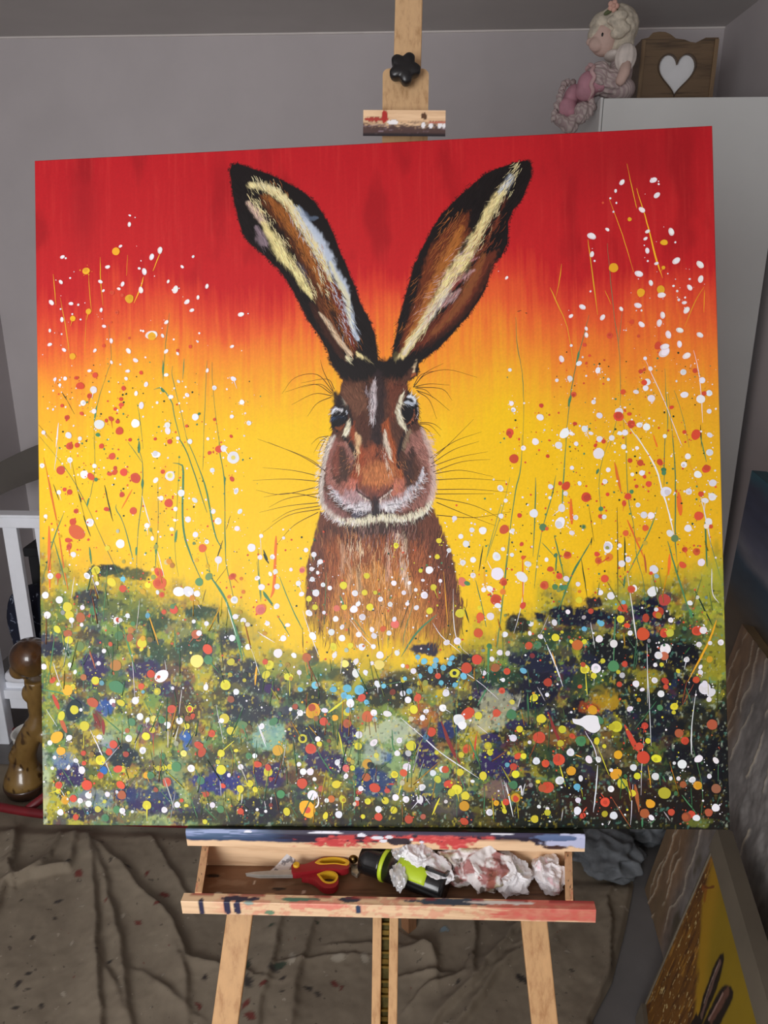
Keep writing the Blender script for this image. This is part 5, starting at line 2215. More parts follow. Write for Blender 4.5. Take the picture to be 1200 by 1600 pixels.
while cnt < 4200:      # head, combed outwards from the brow
    x = random.uniform(420, 590); y = random.uniform(345, 560)
    if msk(x, y) > .55:
        a = math.atan2(y - 330, (x - 512) * 1.1) if y > 380 else math.atan2(y - 450, x - 512)
        furstroke(x, y, a + random.uniform(-.25, .25), random.uniform(3.5, 10), random.uniform(.3, .8), .52); cnt += 1
for x0, y0, x1, y1, ww in ((310, 40, 480, 320, 46), (715, 40, 545, 310, 46)):
    cnt = 0
    while cnt < 1500:
        t = random.random(); x = x0 + (x1 - x0) * t + random.uniform(-ww, ww); y = y0 + (y1 - y0) * t + random.uniform(-8, 8)
        if msk(x, y) > .8 and y < 330: furstroke(x, y, math.atan2(y1 - y0, x1 - x0) + random.uniform(-.22, .22), random.uniform(6, 16), random.uniform(.35, .9), .40); cnt += 1
# single pale and dark hairs picked out with a fine brush
def picked(path, n, col, ln, wd, spread, ang, va=.25):
    pts = smoothpath(path, 8)
    for _ in range(n):
        p = random.choice(pts); x, y = p[0] + random.gauss(0, spread), p[1] + random.gauss(0, spread); a = ang(x, y) + random.gauss(0, va); L = ln * random.uniform(.5, 1.3)
        ribbon([(x, y), (x + math.cos(a) * L * .5, y + math.sin(a) * L * .5), (x + math.cos(a + .15) * L, y + math.sin(a + .15) * L)], [wd * .6, wd, wd * .2], jit(col))
rad = lambda x, y: math.atan2(y - 430, x - 512)
W_ = (232, 228, 232); CRM = (236, 226, 196)
picked([(437, 435), (430, 465), (424, 500), (430, 535), (452, 552), (480, 557)], 150, W_, 6, .55, 2.2, rad); picked([(440, 430), (432, 455), (426, 485)], 60, CRM, 6, .5, 2, rad)
picked([(455, 555), (490, 552), (520, 546), (550, 548), (578, 536)], 190, CRM, 6, .6, 2.0, lambda x, y: math.pi / 2 + (x - 512) * -.004, .4)
picked([(585, 430), (592, 460), (594, 500), (588, 530)], 130, (224, 196, 188), 6, .5, 2.2, rad)
picked([(440, 500), (455, 525), (480, 538), (500, 537)], 110, W_, 8, .45, 3.0, lambda x, y: math.pi * .92 - (x - 470) * .004, .3); picked([(520, 537), (545, 533), (566, 515), (578, 490)], 110, W_, 8, .45, 3.0, lambda x, y: .25 - (x - 545) * .006, .3)
picked([(450, 520), (475, 533), (498, 533)], 34, (60, 50, 54), 9, .35, 3, lambda x, y: math.pi * .95, .3); picked([(525, 532), (548, 528), (566, 515)], 34, (60, 50, 54), 9, .35, 3, lambda x, y: .1, .3)
picked([(506, 375), (504, 390), (506, 405)], 60, (214, 204, 208), 12, .5, 2.4, lambda x, y: math.pi / 2, .12)
picked([(480, 450), (482, 470), (484, 480)], 34, (232, 200, 160), 9, .5, 1.6, lambda x, y: math.pi / 2, .15); picked([(520, 450), (525, 468), (530, 484)], 34, (232, 214, 196), 9, .5, 1.6, lambda x, y: math.pi / 2 - .2, .15)
picked([(470, 470), (500, 480), (530, 480), (545, 500)], 220, (206, 136, 84), 6, .4, 11, rad, .3); picked([(440, 470), (446, 500), (470, 520)], 120, (190, 136, 124), 6, .4, 6, rad, .3); picked([(575, 450), (580, 490), (560, 520)], 140, (190, 140, 126), 6, .4, 6, rad, .3)
picked([(500, 350), (505, 380), (515, 430), (514, 460)], 150, (40, 30, 32), 9, .5, 4, lambda x, y: math.pi / 2, .12)
dn_ = lambda x, y: math.pi / 2 + (x - 515) / 900
for pth, n_, c_ in (([(455, 575), (452, 640), (455, 700)], 120, (190, 130, 84)), ([(480, 570), (482, 640), (488, 710)], 130, (206, 150, 100)), ([(505, 590), (510, 660), (512, 720)], 130, (222, 168, 110)), ([(535, 585), (545, 650), (548, 720)], 130, (200, 136, 84)), ([(575, 590), (588, 650), (600, 710)], 120, (170, 100, 66)),
    ([(430, 600), (425, 660), (432, 720)], 110, (84, 46, 36)), ([(560, 570), (590, 610), (610, 680)], 110, (76, 42, 34)), ([(440, 560), (500, 568), (570, 560)], 150, (62, 40, 36)), ([(470, 560), (520, 570), (560, 565)], 90, (150, 112, 104))): picked(pth, n_, c_, 18, .8, 9, dn_, .1)
picked([(482, 582), (484, 600)], 26, (222, 196, 160), 16, .9, 2.5, dn_, .06); picked([(537, 568), (545, 590), (552, 615)], 40, (224, 200, 180), 16, .9, 2.5, dn_, .06); picked([(468, 580), (470, 600)], 24, (212, 180, 150), 14, .8, 3, dn_, .06); picked([(525, 590), (527, 606)], 24, (212, 186, 160), 14, .8, 3, dn_, .06)
la = lambda x, y: math.atan2(280, 170); ra = lambda x, y: math.atan2(270, -170)
picked([(336, 42), (375, 66), (400, 105), (425, 160), (440, 215)], 200, (236, 224, 180), 12, .6, 3.5, la, .2); picked([(395, 92), (412, 130), (440, 180), (462, 235), (472, 280)], 190, (206, 216, 232), 12, .55, 5, la, .22); picked([(330, 70), (355, 105), (388, 160), (420, 215)], 170, (236, 222, 170), 12, .6, 4, la, .2)
picked([(360, 60), (400, 130), (440, 210), (470, 290)], 240, (170, 104, 52), 14, .6, 9, la, .15); picked([(345, 70), (395, 150), (450, 260)], 160, (34, 24, 22), 14, .6, 10, la, .15)
picked([(728, 40), (702, 85), (675, 130), (640, 185), (600, 245), (560, 300)], 300, (238, 224, 172), 13, .6, 4.5, ra, .2); picked([(660, 150), (620, 200), (585, 250)], 110, (222, 190, 192), 12, .5, 7, lambda x, y: math.atan2(160, -220), .25)
picked([(640, 110), (605, 190), (570, 270)], 220, (176, 108, 54), 14, .6, 9, ra, .15); picked([(690, 120), (655, 190), (600, 260)], 220, (140, 72, 46), 14, .6, 10, ra, .15); picked([(650, 90), (700, 60), (620, 150)], 80, (26, 20, 22), 12, .6, 8, ra, .2)
# bristles along the outlines of ears and chin
def bristles(li, n, ln, col, lo=0, hi=1):
    t = HARE[li].split(); q = [float(v) for v in t[4:]]; pts = list(zip(q[::2], q[1::2])); m = len(pts)
    for _ in range(n):
        i = random.randrange(m); a, b = pts[i], pts[(i + 1) % m]; f = random.random(); x, y = a[0] + (b[0] - a[0]) * f, a[1] + (b[1] - a[1]) * f
        cx = sum(p[0] for p in pts) / m; cy = sum(p[1] for p in pts) / m; nx, ny = -(b[1] - a[1]), b[0] - a[0]; l = math.hypot(nx, ny) or 1; s = 1 if nx * (x - cx) + ny * (y - cy) > 0 else -1
        an = math.atan2(s * ny / l, s * nx / l) + random.uniform(-.9, .9); L = ln * random.uniform(.5, 1.2)
        ribbon([(x, y), (x + math.cos(an) * L * .6, y + math.sin(an) * L * .6), (x + math.cos(an + .2) * L, y + math.sin(an + .2) * L)], [.7, .5, .15], jit(col))
PIDX = [i for i, l in enumerate(HARE) if l[0] == 'P']
bristles(PIDX[0], 420, 3.4, (26, 20, 20)); bristles([i for i in PIDX if i > PIDX[1]][0], 420, 3.4, (26, 20, 20))
for ln in HAIRS:
    n = [float(q) for q in ln.split()]; pts = smoothpath(list(zip(n[::2], n[1::2])), 5); m = len(pts)
    ribbon(pts, [max(.25, 1.0 * (1 - i / m) + .2) for i in range(m)], jit((70, 50, 26)))
# orange and green stems, then the flicked paint
LAY[0] = 'stem'
for ln in LINES:
    t = ln.split(); w = float(t[1]); n = [float(q) for q in t[2:]]; pts = list(zip(n[::2], n[1::2]))
    if len(pts) > 2: pts = smoothpath(pts, 5)
    else: pts = [(pts[0][0] + (pts[1][0] - pts[0][0]) * i / 5, pts[0][1] + (pts[1][1] - pts[0][1]) * i / 5) for i in range(6)]
    m = len(pts); ws = [max(.35, w * (.55 + .9 * vnoise(np.array([i * .35 + w]), np.array([pts[0][0]]), 77)[0]) * min(1, .3 + 3.0 * min(i, m - 1 - i) / m)) for i in range(m)]
    ribbon([(p[0] + random.uniform(-.25, .25), p[1]) for p in pts], ws, jit(CMAP[t[0]]))
D_ = [(q[0], float(q[1]), float(q[2]), float(q[3])) for q in (l.split() for l in DOTS)]
# spatter around the larger drops
LAY[0] = 'spk'
for _ in range(5200):
    k, x, y, r = random.choice(D_); s = 14 if y < 600 else 22
    x += random.gauss(0, s); y += random.gauss(0, s * 1.1)
    if not (2 < x < 998 and 60 < y < 995) or (y < 560 and msk(x, y) > .3) or (y > 640 and random.random() < .45): continue
    if y < 330 and random.random() < .85: continue
    kk = random.choice((k, k, 'w', 'r' if y < 760 else 'y', 'k', 'g')) if y > 300 else 'w'
    if kk in 'DVNBY': kk = 'w'
    blob(x, y, random.choice((.4, .5, .6, .8, 1.0, 1.5)), jit(CMAP[kk]))
# smaller half sunk drops that fill the meadow
LAY[0] = 'dot'
for _ in range(170):
    x = random.uniform(8, 992); yb = float(np.interp(x, gx, YM[0])); y = random.uniform(yb + 10, 985) if random.random() < .85 else random.uniform(yb - 60, yb + 30)
    k = random.choice('wwrrsyyggobk')
    blob(x, y, random.uniform(1.4, 4.6), veil(jit(CMAP[k]), x, y, random.choice((.25, .45, .7))))
for _ in range(230):
    x = random.uniform(8, 992); yb = float(np.interp(x, gx, YM[0])); y = random.uniform(yb - 20, 975); L = random.uniform(12, 50); a = math.pi / 2 + random.gauss(0, .3)
    ribbon([(x + math.cos(a) * L * q, y + math.sin(a) * L * q) for q in (0, .3, .6, 1) if y + L < 996 or q < .1] + [(x, y)], random.uniform(.6, 2.0), veil(jit(CMAP[random.choice('gggggwykso')]), x, y, .3))
for k, x, y, r in D_:
    c = CMAP[k]
    if k == 'w' and y < 330 and r > 2.2:      # petal shaped dabs with a lilac side
        a = random.random() * 6.3; blob(x, y, r, jit((240, 222, 224), .03), a, 1.5); blob(x + r * .15, y - r * .1, r * .72, jit((250, 246, 248), .02), a, 1.4)
    else:
        blob(x, y, r * .97, veil(jit(c, .05), x, y, random.choice((0, .05, .1, .3)) if k in 'rsgpyo' and y > 560 else 0), None, 1.0 + random.random() ** 3 * .5)
        if r > 3.2 and random.random() < .35: blob(x + random.uniform(-.3, .3) * r, y + random.uniform(-.3, .3) * r, r * random.uniform(.4, .75), jit(np.array(c) * .93, .05))
        if r > 2.5 and random.random() < .09:
            a = random.gauss(math.pi / 2, .5); L = r * random.uniform(2, 4); ribbon([(x, y), (x + math.cos(a) * L * .5, y + math.sin(a) * L * .5), (x + math.cos(a) * L, y + math.sin(a) * L)], [r * .45, r * .2, .3], jit(c, .04))
        if r > 3.5 and random.random() < .4:
            for _ in range(random.randint(2, 5)):
                a = random.random() * 6.3; q = r * random.uniform(1.15, 1.9); blob(x + math.cos(a) * q, y + math.sin(a) * q, r * random.uniform(.08, .22), jit(c, .04))
for ln in SPLATS:
    t = ln.split(); n = [float(q) for q in t[1:]]; pts = smoothpath(list(zip(n[::2], n[1::2])) + [(n[0], n[1])], 3)[:-1]; cx = sum(p[0] for p in pts) / len(pts); cy = sum(p[1] for p in pts) / len(pts)
    flake([tuple(p) for p in pts], jit(CMAP[t[0]]), (cx, cy))
# assemble: face grid + wrapped edges + flakes
def A2(x, y, n=0.0): return ((x - 500) / 1000, (500 - y) / 1000, n)
GV = np.stack([(X.ravel() - 500) / 1000, (500 - Y.ravel()) / 1000, np.zeros(X.size)], 1)
idx = np.arange((NG + 1) ** 2).reshape(NG + 1, NG + 1)
GF = np.stack([idx[1:, :-1].ravel(), idx[1:, 1:].ravel(), idx[:-1, 1:].ravel(), idx[:-1, :-1].ravel()], 1)
ring = np.concatenate([idx[0, :-1], idx[:-1, -1], idx[-1, :0:-1], idx[:0:-1, 0]]); nr = len(ring)
SV = GV[ring].copy(); SV[:, 2] = -.02; s0 = len(GV)
SF = np.stack([ring, np.roll(ring, -1), s0 + np.roll(np.arange(nr), -1), s0 + np.arange(nr)], 1)
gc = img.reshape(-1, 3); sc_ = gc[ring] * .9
p0 = s0 + nr; PVa = np.array([A2(*p) for p in PV])
PVa[:, 2] = [p[2] for p in PV]; PVa[:, :2] = np.clip(PVa[:, :2], -.4995, .4995)
allV = np.vstack([GV, SV, PVa]); Mc = np.array([cu, cv, cn]); allW = allV @ Mc
me = bpy.data.meshes.new('painted_canvas')
faces = GF.tolist() + SF.tolist() + [tuple(p0 + i for i in f) for f in PF]
loops = np.fromiter((i for f in faces for i in f), np.int32); lens = np.fromiter((len(f) for f in faces), np.int32)
me.vertices.add(len(allW)); me.vertices.foreach_set('co', allW.astype(np.float32).ravel()); me.loops.add(len(loops)); me.loops.foreach_set('vertex_index', loops)
me.polygons.add(len(lens)); me.polygons.foreach_set('loop_start', (np.cumsum(lens) - lens).astype(np.int32)); me.update(calc_edges=True); me.validate()
po = bpy.data.objects.new('painted_canvas', me); COL.objects.link(po); po.parent = painting
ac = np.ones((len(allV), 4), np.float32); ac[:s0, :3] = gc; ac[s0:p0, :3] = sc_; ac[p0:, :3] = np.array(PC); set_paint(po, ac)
t = NT('artist_paint'); at = t.n('ShaderNodeAttribute', attribute_name='paint'); co = t.coord()
t.base(at.outputs['Color']); t.rough(.42); t.b.inputs['Specular IOR Level'].default_value = .25
wv = t.n('ShaderNodeTexWave', wave_type='BANDS', bands_direction='X'); wv.inputs['Scale'].default_value = 420; t.l(co, wv.inputs['Vector'])
wz = t.n('ShaderNodeTexWave', wave_type='BANDS', bands_direction='Z'); wz.inputs['Scale'].default_value = 420; t.l(co, wz.inputs['Vector'])
t.bump(t.mix(.5, wv.outputs['Color'], wz.outputs['Color']), .12, .0006); me.materials.append(t.m)
M_pine = wood('stretcher_pine', (205, 178, 138), (170, 140, 100), 'x')
for x0, x1, z0, z1 in ((-.498, .498, .455, .498), (-.498, .498, -.498, -.455), (-.498, -.455, -.455, .455), (.455, .498, -.455, .455)):
    V = [Cw(x, y, n) for n in (-.0195, -.003) for x, y in ((x0, z0), (x1, z0), (x1, z1), (x0, z1))]
    part('stretcher_bar', (V, [f[::-1] for f in BOXF]), M_pine, painting)

# ------------------------------------------------------------------ things in the tray
sx = thing('scissors', 'red and yellow handled scissors lying in the easel tray', 'scissors', (SCISSORS['pivot'][0][0], SCISSORS['pivot'][0][1], .742))
SZ = .7495
M_red = P('red_handle', (150, 30, 38), .4, .06); M_yel = P('yellow_grip', (226, 180, 44), .45, .06)
def sw(pts, n=3): return [tuple(p) for p in smoothpath(pts + [pts[0]], n)[:-1]]
def shrink(lp, k):
    cx = sum(p[0] for p in lp) / len(lp); cy = sum(p[1] for p in lp) / len(lp); return [(cx + (x - cx) * k, cy + (y - cy) * k) for x, y in lp]
for nm, z in (('upper', SZ + .008), ('lower', SZ + .003)):
    o_, h_ = sw(SCISSORS[nm]), sw(SCISSORS[nm + '_hole'])
    hd = part('handle', flat_cut(o_, [h_], .010, lambda a, b, h: (a, b, z + h)), M_red, sx, bevel=.0012)
    sub('finger_grip', *flat_cut(shrink(h_, 1.10), [shrink(h_, .86)], .0125, lambda a, b, h: (a, b, z + h)), M_yel, hd)['label'] = 'yellow grip lining'
part('blade', prism(SCISSORS['blade'][::-1], lambda a, b: (a, b, SZ + .006), lambda a, b: (a, b, SZ + .0085)), M_steel, sx)
part('blade', prism(SCISSORS['blade2'][::-1], lambda a, b: (a, b, SZ + .003), lambda a, b: (a, b, SZ + .0055)), M_steel, sx)
pv = SCISSORS['pivot'][0]; part('pivot_screw', lathe([(.0048, 0), (.0048, .003), (.004, .004)], (pv[0], pv[1], SZ + .0125), 20), M_yel, sx)
# black and lime tube
TA = Vector((-.074, .912, .772)); TB = Vector((.044, .856, .774)); td = (TB - TA).normalized()
q_ = td.to_track_quat('Z', 'Y').to_matrix().to_4x4(); Mt = Matrix.Translation(TA) @ q_; LT = (TB - TA).length
tubeo = thing('torch', 'black and lime green plastic torch lying under the crumpled tissues in the tray', 'torch', tuple(TA))
M_lime = P('lime_plastic', (176, 200, 40), .4, .06); M_blk = P('gloss_black', (18, 19, 20), .2, .1)
part('head', lathe([(.019, 0), (.0225, .002), (.0225, .012), (.0215, .030), (.0225, .034)], M=Mt), M_blk, tubeo, smooth=True)['label'] = 'glossy black end'
part('ring', lathe([(.0228, .034), (.0236, .0355), (.0236, .0385), (.0228, .040)], M=Mt), M_lime, tubeo, smooth=True)['label'] = 'lime green ring'
part('body', lathe([(.022, .040), (.021, .07), (.0195, LT - .004), (.017, LT)], M=Mt), M_blk, tubeo, smooth=True)
dl = Mt.inverted().to_3x3() @ Vector((.1, -.75, .65)); PA = math.atan2(dl.y, dl.x); PVp, PFp = [], []
for j in range(7):
    for i in range(9):
        an = PA + math.radians(-52 + 9 * i); z = .060 + .046 * j / 6; r = .0222 - .0025 * (z - .04) / .1 + .0012
        PVp.append(tuple(Mt @ Vector((r * math.cos(an), r * math.sin(an), z))))
PFp = [(j * 9 + i, j * 9 + i + 1, j * 9 + i + 10, j * 9 + i + 9) for j in range(6) for i in range(8)]
pn = part('grip_panel', (PVp, PFp), M_lime, tubeo, smooth=True); pn['label'] = 'lime green grip panel'
so = pn.modifiers.new('s', 'SOLIDIFY'); so.thickness = .002
part('clip', xf(Mt @ Matrix.Translation((0, 0, LT - .03)) @ Euler((0, 0, math.radians(160))).to_matrix().to_4x4(), join(box(-.012, .012, -.024, -.0195, 0, .004), box(-.012, -.008, -.024, -.0195, 0, .03), box(.008, .012, -.024, -.0195, 0, .03), box(-.012, .012, -.024, -.0195, .028, .032))), M_blk, tubeo)
# crumpled tissues
def tissue_mat(name, c, stains):
    t = NT(name); co = t.coord(); col = t.ramp(t.noise(co, 60), [(.35, tuple(q * .93 for q in c)), (.65, c)])
    for k, (sc, lo, hi, cc_, off) in enumerate(stains):
        cm = t.n('ShaderNodeMapping'); cm.inputs['Location'].default_value = (off, off * .7, 0); t.l(co, cm.inputs['Vector'])
        col = t.mix(t.ramp(t.noise(cm.outputs[0], sc, 3), [(lo, (0, 0, 0)), (hi, (235, 235, 235))]), col, L4(cc_))
    t.base(col); t.rough(.85); t.bump(t.noise(co, 500), .2, .0008); return t.m
def crumple(c, r, seed, amp=.38, freq=2.6, subd=5, rot=None):
    def fn(p):
        q = p * freq + Vector((seed * 7.1, seed * 3.3, seed * 1.7))
        g = p * freq * .42 + Vector((seed * 5.1, seed, seed * 2.7)); g = g + Vector((mnoise.noise(g * 1.7), mnoise.noise(g * 1.7 + Vector((9, 0, 0))), mnoise.noise(g * 1.7 + Vector((0, 9, 0))))) * .5
        a = 1 - 2 * abs(mnoise.noise(g)); b = 1 - 2 * abs(mnoise.noise(g * 2.1 + Vector((3, 3, 3)))); c_ = 1 - 2 * abs(mnoise.noise(g * 4.3))
        return .80 + amp * (.75 * a * abs(a) + .38 * b) + .05 * c_
    return ball(c, r, subd, rot, fn)
M_tisA = tissue_mat('tissue_white', (240, 238, 240), [(30, .62, .72, (190, 196, 176), 1), (40, .68, .74, (214, 120, 120), 5)])
M_tisB = tissue_mat('tissue_stained', (238, 232, 230), [(26, .54, .62, (158, 150, 106), 2), (34, .53, .60, (150, 62, 54), 3), (44, .57, .63, (84, 66, 44), 9)])
M_tisC = tissue_mat('tissue_pink', (244, 240, 242), [(38, .56, .68, (224, 160, 170), 4)])
M_foil = P('foil_paper', (214, 216, 220), .3, .2, 50, metal=.35)
def tissue(name, label, vf, mat, cat='tissue', group=None):
    vf = ([(x, min(y, .9225), max(z, .7472 + (x + .042) * .0437)) for x, y, z in vf[0]], vf[1]); c = np.mean(np.array(vf[0]), 0); o = obj(name, vf[0], vf[1], mat, None, loc=tuple(c)); tag(o, label, cat, group); return o
tissue('crumpled_wrapper', 'silver white crumpled wrapper strip lying over the black torch ring', join(crumple((-.022, .876, .782), (.011, .030, .012), 1.2, .42, 2.2, 4, (0, 0, .10)), crumple((-.022, .898, .792), (.013, .015, .009), 2.2, .4, 2.2, 4)), M_foil, 'wrapper')
tissue('crumpled_tissue', 'white crumpled tissue with folds standing in the middle of the torch', join(crumple((.002, .896, .792), (.019, .022, .016), 3.1, .45, 2.2, 5, (0, 0, -.3)), crumple((.030, .878, .785), (.021, .026, .014), 4.4, .45, 2.2, 5, (0, 0, .6))), M_tisA)
tissue('crumpled_tissue', 'big crumpled tissue stained red and brown in the middle of the tray pile', fuse(join(crumple((.058, .902, .775), (.036, .027, .026), 5.3, .40, 2.4, 5), crumple((.100, .896, .778), (.036, .032, .028), 6.7, .42, 2.4, 5)), .0016, 0), M_tisB)
tissue('crumpled_tissue', 'pink smudged tissue folded at the right end of the stained tissue pile', join(crumple((.138, .888, .768), (.026, .028, .022), 7.9, .42, 2.2, 5)), M_tisA)
tissue('crumpled_tissue', 'single pale pink tinged tissue at the far right of the tray', crumple((.192, .894, .772), (.020, .029, .020), 9.1, .42, 2.0, 5), M_tisC)
tissue('paper_scrap', 'small torn grey white paper scrap behind the scissor blades', prism([(-.218, .897), (-.203, .912), (-.190, .922), (-.178, .925), (-.180, .911), (-.185, .900), (-.200, .898)][::-1], lambda a, b: (a, b, .7450 + .010 * math.sin((a + .2) * 160) ** 2), lambda a, b: (a, b, .7460 + .010 * math.sin((a + .2) * 160) ** 2 + (b - .9) * .3)), tissue_mat('scrap', (226, 222, 222), [(90, .56, .62, (110, 105, 110), 3)]), 'paper')
bs = thing('bolt', 'small brass ball headed bolt beside the scissor handles', 'bolt', (-.089, .920, .742))
part('ball_head', ball((-.090, .921, .7600), .0072, 3), P('aged_brass', (120, 96, 54), .3, .2, 60, metal=1), bs, smooth=True)
part('shank', prism([(-.094, .917), (-.084, .917), (-.079, .904), (-.083, .896), (-.092, .903)][::-1], lambda a, b: (a, b, .7462), lambda a, b: (a, b, .7525)), P('grey_metal', (150, 145, 130), .35, .4, 90, metal=.6), bs, bevel=.001)

# ------------------------------------------------------------------ drop cloth
FOLDS = [ # amplitude, width, polyline
 (.016, .020, [(-.956, 1.806), (-.875, 1.645), (-.817, 1.522), (-.771, 1.422), (-.728, 1.322), (-.685, 1.232), (-.6, 1.05)]),
 (.013, .022, [(-.927, 1.755), (-.842, 1.64), (-.771, 1.524), (-.69, 1.374), (-.621, 1.235), (-.55, 1.1)]),
 (.016, .026, [(-.919, 1.763), (-.817, 1.682), (-.72, 1.588), (-.603, 1.486), (-.537, 1.391), (-.471, 1.379), (-.38, 1.36)]),
 (.020, .022, [(-.987, 1.805), (-.953, 1.703), (-.947, 1.655), (-1.042, 1.624), (-1.086, 1.589), (-1.07, 1.521), (-1.06, 1.45)]),
 (.022, .020, [(-1.19, 1.834), (-1.12, 1.695), (-1.117, 1.667), (-1.076, 1.609)]), (.014, .018, [(-1.027, 1.795), (-1.013, 1.693), (-1.019, 1.651), (-1.047, 1.623)]),
 (.012, .022, [(-.776, 1.808), (-.68, 1.682), (-.624, 1.618), (-.58, 1.56)]), (.008, .018, [(-.743, 1.371), (-.683, 1.31), (-.632, 1.243)]), (.008, .022, [(-.639, 1.346), (-.558, 1.302), (-.49, 1.259)]),
 (.010, .020, [(-.555, 1.39), (-.52, 1.332), (-.493, 1.241)]), (.011, .018, [(-.328, 1.60), (-.335, 1.443), (-.336, 1.327), (-.34, 1.15)]), (.011, .020, [(-.246, 1.60), (-.257, 1.435), (-.267, 1.331), (-.264, 1.15)]),
 (.006, .010, [(-.318, 1.396), (-.248, 1.405), (-.147, 1.425), (-.095, 1.425)]), (.007, .012, [(-.201, 1.447), (-.103, 1.455), (.007, 1.46)]),
 (.016, .018, [(.30, 1.55), (.261, 1.516), (.161, 1.377), (.08, 1.288), (.03, 1.23)]), (.020, .022, [(.374, 1.551), (.258, 1.447), (.195, 1.378), (.117, 1.271), (.07, 1.2)]),
 (.014, .016, [(.156, 1.60), (.154, 1.483), (.138, 1.363)]), (.018, .018, [(-.033, 1.502), (.009, 1.476), (.044, 1.443), (.055, 1.384)]), (.010, .014, [(-.011, 1.29), (.043, 1.346), (.116, 1.374), (.141, 1.421)]),
 (.009, .012, [(-.029, 1.361), (.038, 1.377), (.10, 1.38)]), (.012, .016, [(.53, 1.669), (.505, 1.627), (.495, 1.528), (.465, 1.411), (.399, 1.293), (.36, 1.2)]), (.010, .016, [(.459, 1.586), (.345, 1.521), (.25, 1.46)]),
 (.010, .014, [(-.032, 1.446), (.027, 1.456), (.05, 1.436)]), (.012, .03, [(-1.3, 1.60), (-1.15, 1.45), (-1.0, 1.30), (-.9, 1.20)]), (.010, .025, [(-.45, 1.70), (-.42, 1.58), (-.45, 1.48)])]
yy = np.linspace(.76, 2.12, 300)
xe = np.interp(yy, [.35, 1.0, 1.285, 1.383, 1.549, 1.688, 2.12], [.16, .30, .397, .462, .536, .591, .62]); NX = 470
ss = np.linspace(0, 1, NX); CX = -1.72 + (xe[:, None] + 1.72) * ss[None, :]; CY = np.repeat(yy[:, None], NX, 1)
H = np.full(CX.shape, .0035)
for i, (amp, wd, pl_) in enumerate(FOLDS):
    best = np.full(CX.shape, 9.); side = np.zeros(CX.shape); tt_ = np.zeros(CX.shape); m = len(pl_) - 1
    wx_ = CX + (fbm(CX * 14, CY * 14, 200) - .5) * .02; wy_ = CY + (fbm(CX * 14, CY * 14, 230) - .5) * .02
    for k in range(m):
        (ax, ay), (bx, by) = pl_[k], pl_[k + 1]; d, tq = seg_d(wx_, wy_, ax, ay, bx, by); s_ = np.sign((bx - ax) * (wy_ - ay) - (by - ay) * (wx_ - ax)); u = d < best
        best = np.where(u, d, best); side = np.where(u, s_, side); tt_ = np.where(u, (k + tq) / m, tt_)
    prof = np.where(side > 0, np.exp(-(best / (wd * .30)) ** 1.4), np.exp(-(best / (wd * 1.5)) ** 1.2))
    H += 1.35 * amp * prof * (.35 + .65 * np.sin(np.pi * np.clip(tt_ * .9 + .08, 0, 1)))
H += .010 * fbm(CX * 5, CY * 5, 150) + .005 * (1 - np.abs(fbm(CX * 13, CY * 9, 160) * 2 - 1)) + .0022 * (1 - np.abs(fbm(CX * 40, CY * 30, 170) * 2 - 1))
edge = np.minimum(1, np.minimum(np.minimum(ss * (xe.mean() + 1.72), (1 - ss) * (xe.mean() + 1.72))[None, :] / .012, np.minimum(yy - .76, 2.12 - yy)[:, None] / .012)); calm = np.where(CX < .3, 1 - .8 * sst(1.775, 1.83, CY), 1 - .8 * sst(1.66, 1.70, CY))
calm *= 1 - .75 * np.exp(-((CX + .012) / .05) ** 2 - ((CY - 1.5) / .05) ** 2)
H = .001 + H * calm * (.25 + .75 * sst(0, 1, edge))
cv_ = np.stack([CX.ravel(), CY.ravel(), H.ravel()], 1); ii = np.arange(cv_.shape[0]).reshape(CX.shape)
cf = np.stack([ii[:-1, :-1].ravel(), ii[:-1, 1:].ravel(), ii[1:, 1:].ravel(), ii[1:, :-1].ravel()], 1)
t = NT('drop_cloth_linen'); co = t.coord(); at = t.n('ShaderNodeAttribute', attribute_name='paint')
col = t.ramp(t.noise(co, 9, 5), [(.3, (120, 108, 92)), (.7, (140, 128, 110))])
col = t.mix(t.ramp(t.noise(co, 420, 2), [(.4, (60, 60, 60)), (.7, (0, 0, 0))]), col, L4((92, 84, 72)))
for sc, off, c, lo in ((34, 0, (44, 36, 34), .70), (40, 3, (110, 40, 34), .735), (46, 7, (176, 166, 150), .70), (60, 11, (60, 56, 52), .71)):
    cm = t.n('ShaderNodeMapping'); cm.inputs['Location'].default_value = (off, off, 0); t.l(co, cm.inputs['Vector'])
    col = t.mix(t.ramp(t.noise(cm.outputs[0], sc, 2), [(lo, (0, 0, 0)), (lo + .03, (190, 190, 190))]), col, L4(c))
col = t.mix(at.outputs['Alpha'], col, at.outputs['Color']); t.base(col); t.rough(.9); t.bump(t.noise(co, 700, 2), .25, .0015)
dc = obj('drop_cloth', cv_.tolist(), cf.tolist(), t.m, None, smooth=True); tag(dc, 'brown linen drop cloth with folds and paint spots spread on the floor', 'drop cloth')
pc = np.zeros((cv_.shape[0], 4)); SCOL = dict(K=(44, 38, 38), R=(104, 34, 30), W=(176, 168, 152), G=(52, 66, 52), B=(120, 140, 150))
for i, ln in enumerate(CLOTH_STAINS):
    k, x, y, r = ln.split(); x, y, r = float(x), float(y), float(r); near = np.where((np.abs(cv_[:, 0] - x) < r * 3) & (np.abs(cv_[:, 1] - y) < r * 3))[0]
    if len(near) == 0: continue
    an = (i * 1.7) % 3.1; dx = cv_[near, 0] - x; dy = cv_[near, 1] - y; u = dx * math.cos(an) + dy * math.sin(an); v = -dx * math.sin(an) + dy * math.cos(an)
    d = np.hypot(u / (r * 1.3), v / (r * .7)) + (fbm(dx * 150 + i, dy * 150, 180) - .5) * 1.1; sel = mixp(pc[near], SCOL[k], sst(1.1, .6, d) * (.9 if k != 'W' else .6)); pc[near] = sel
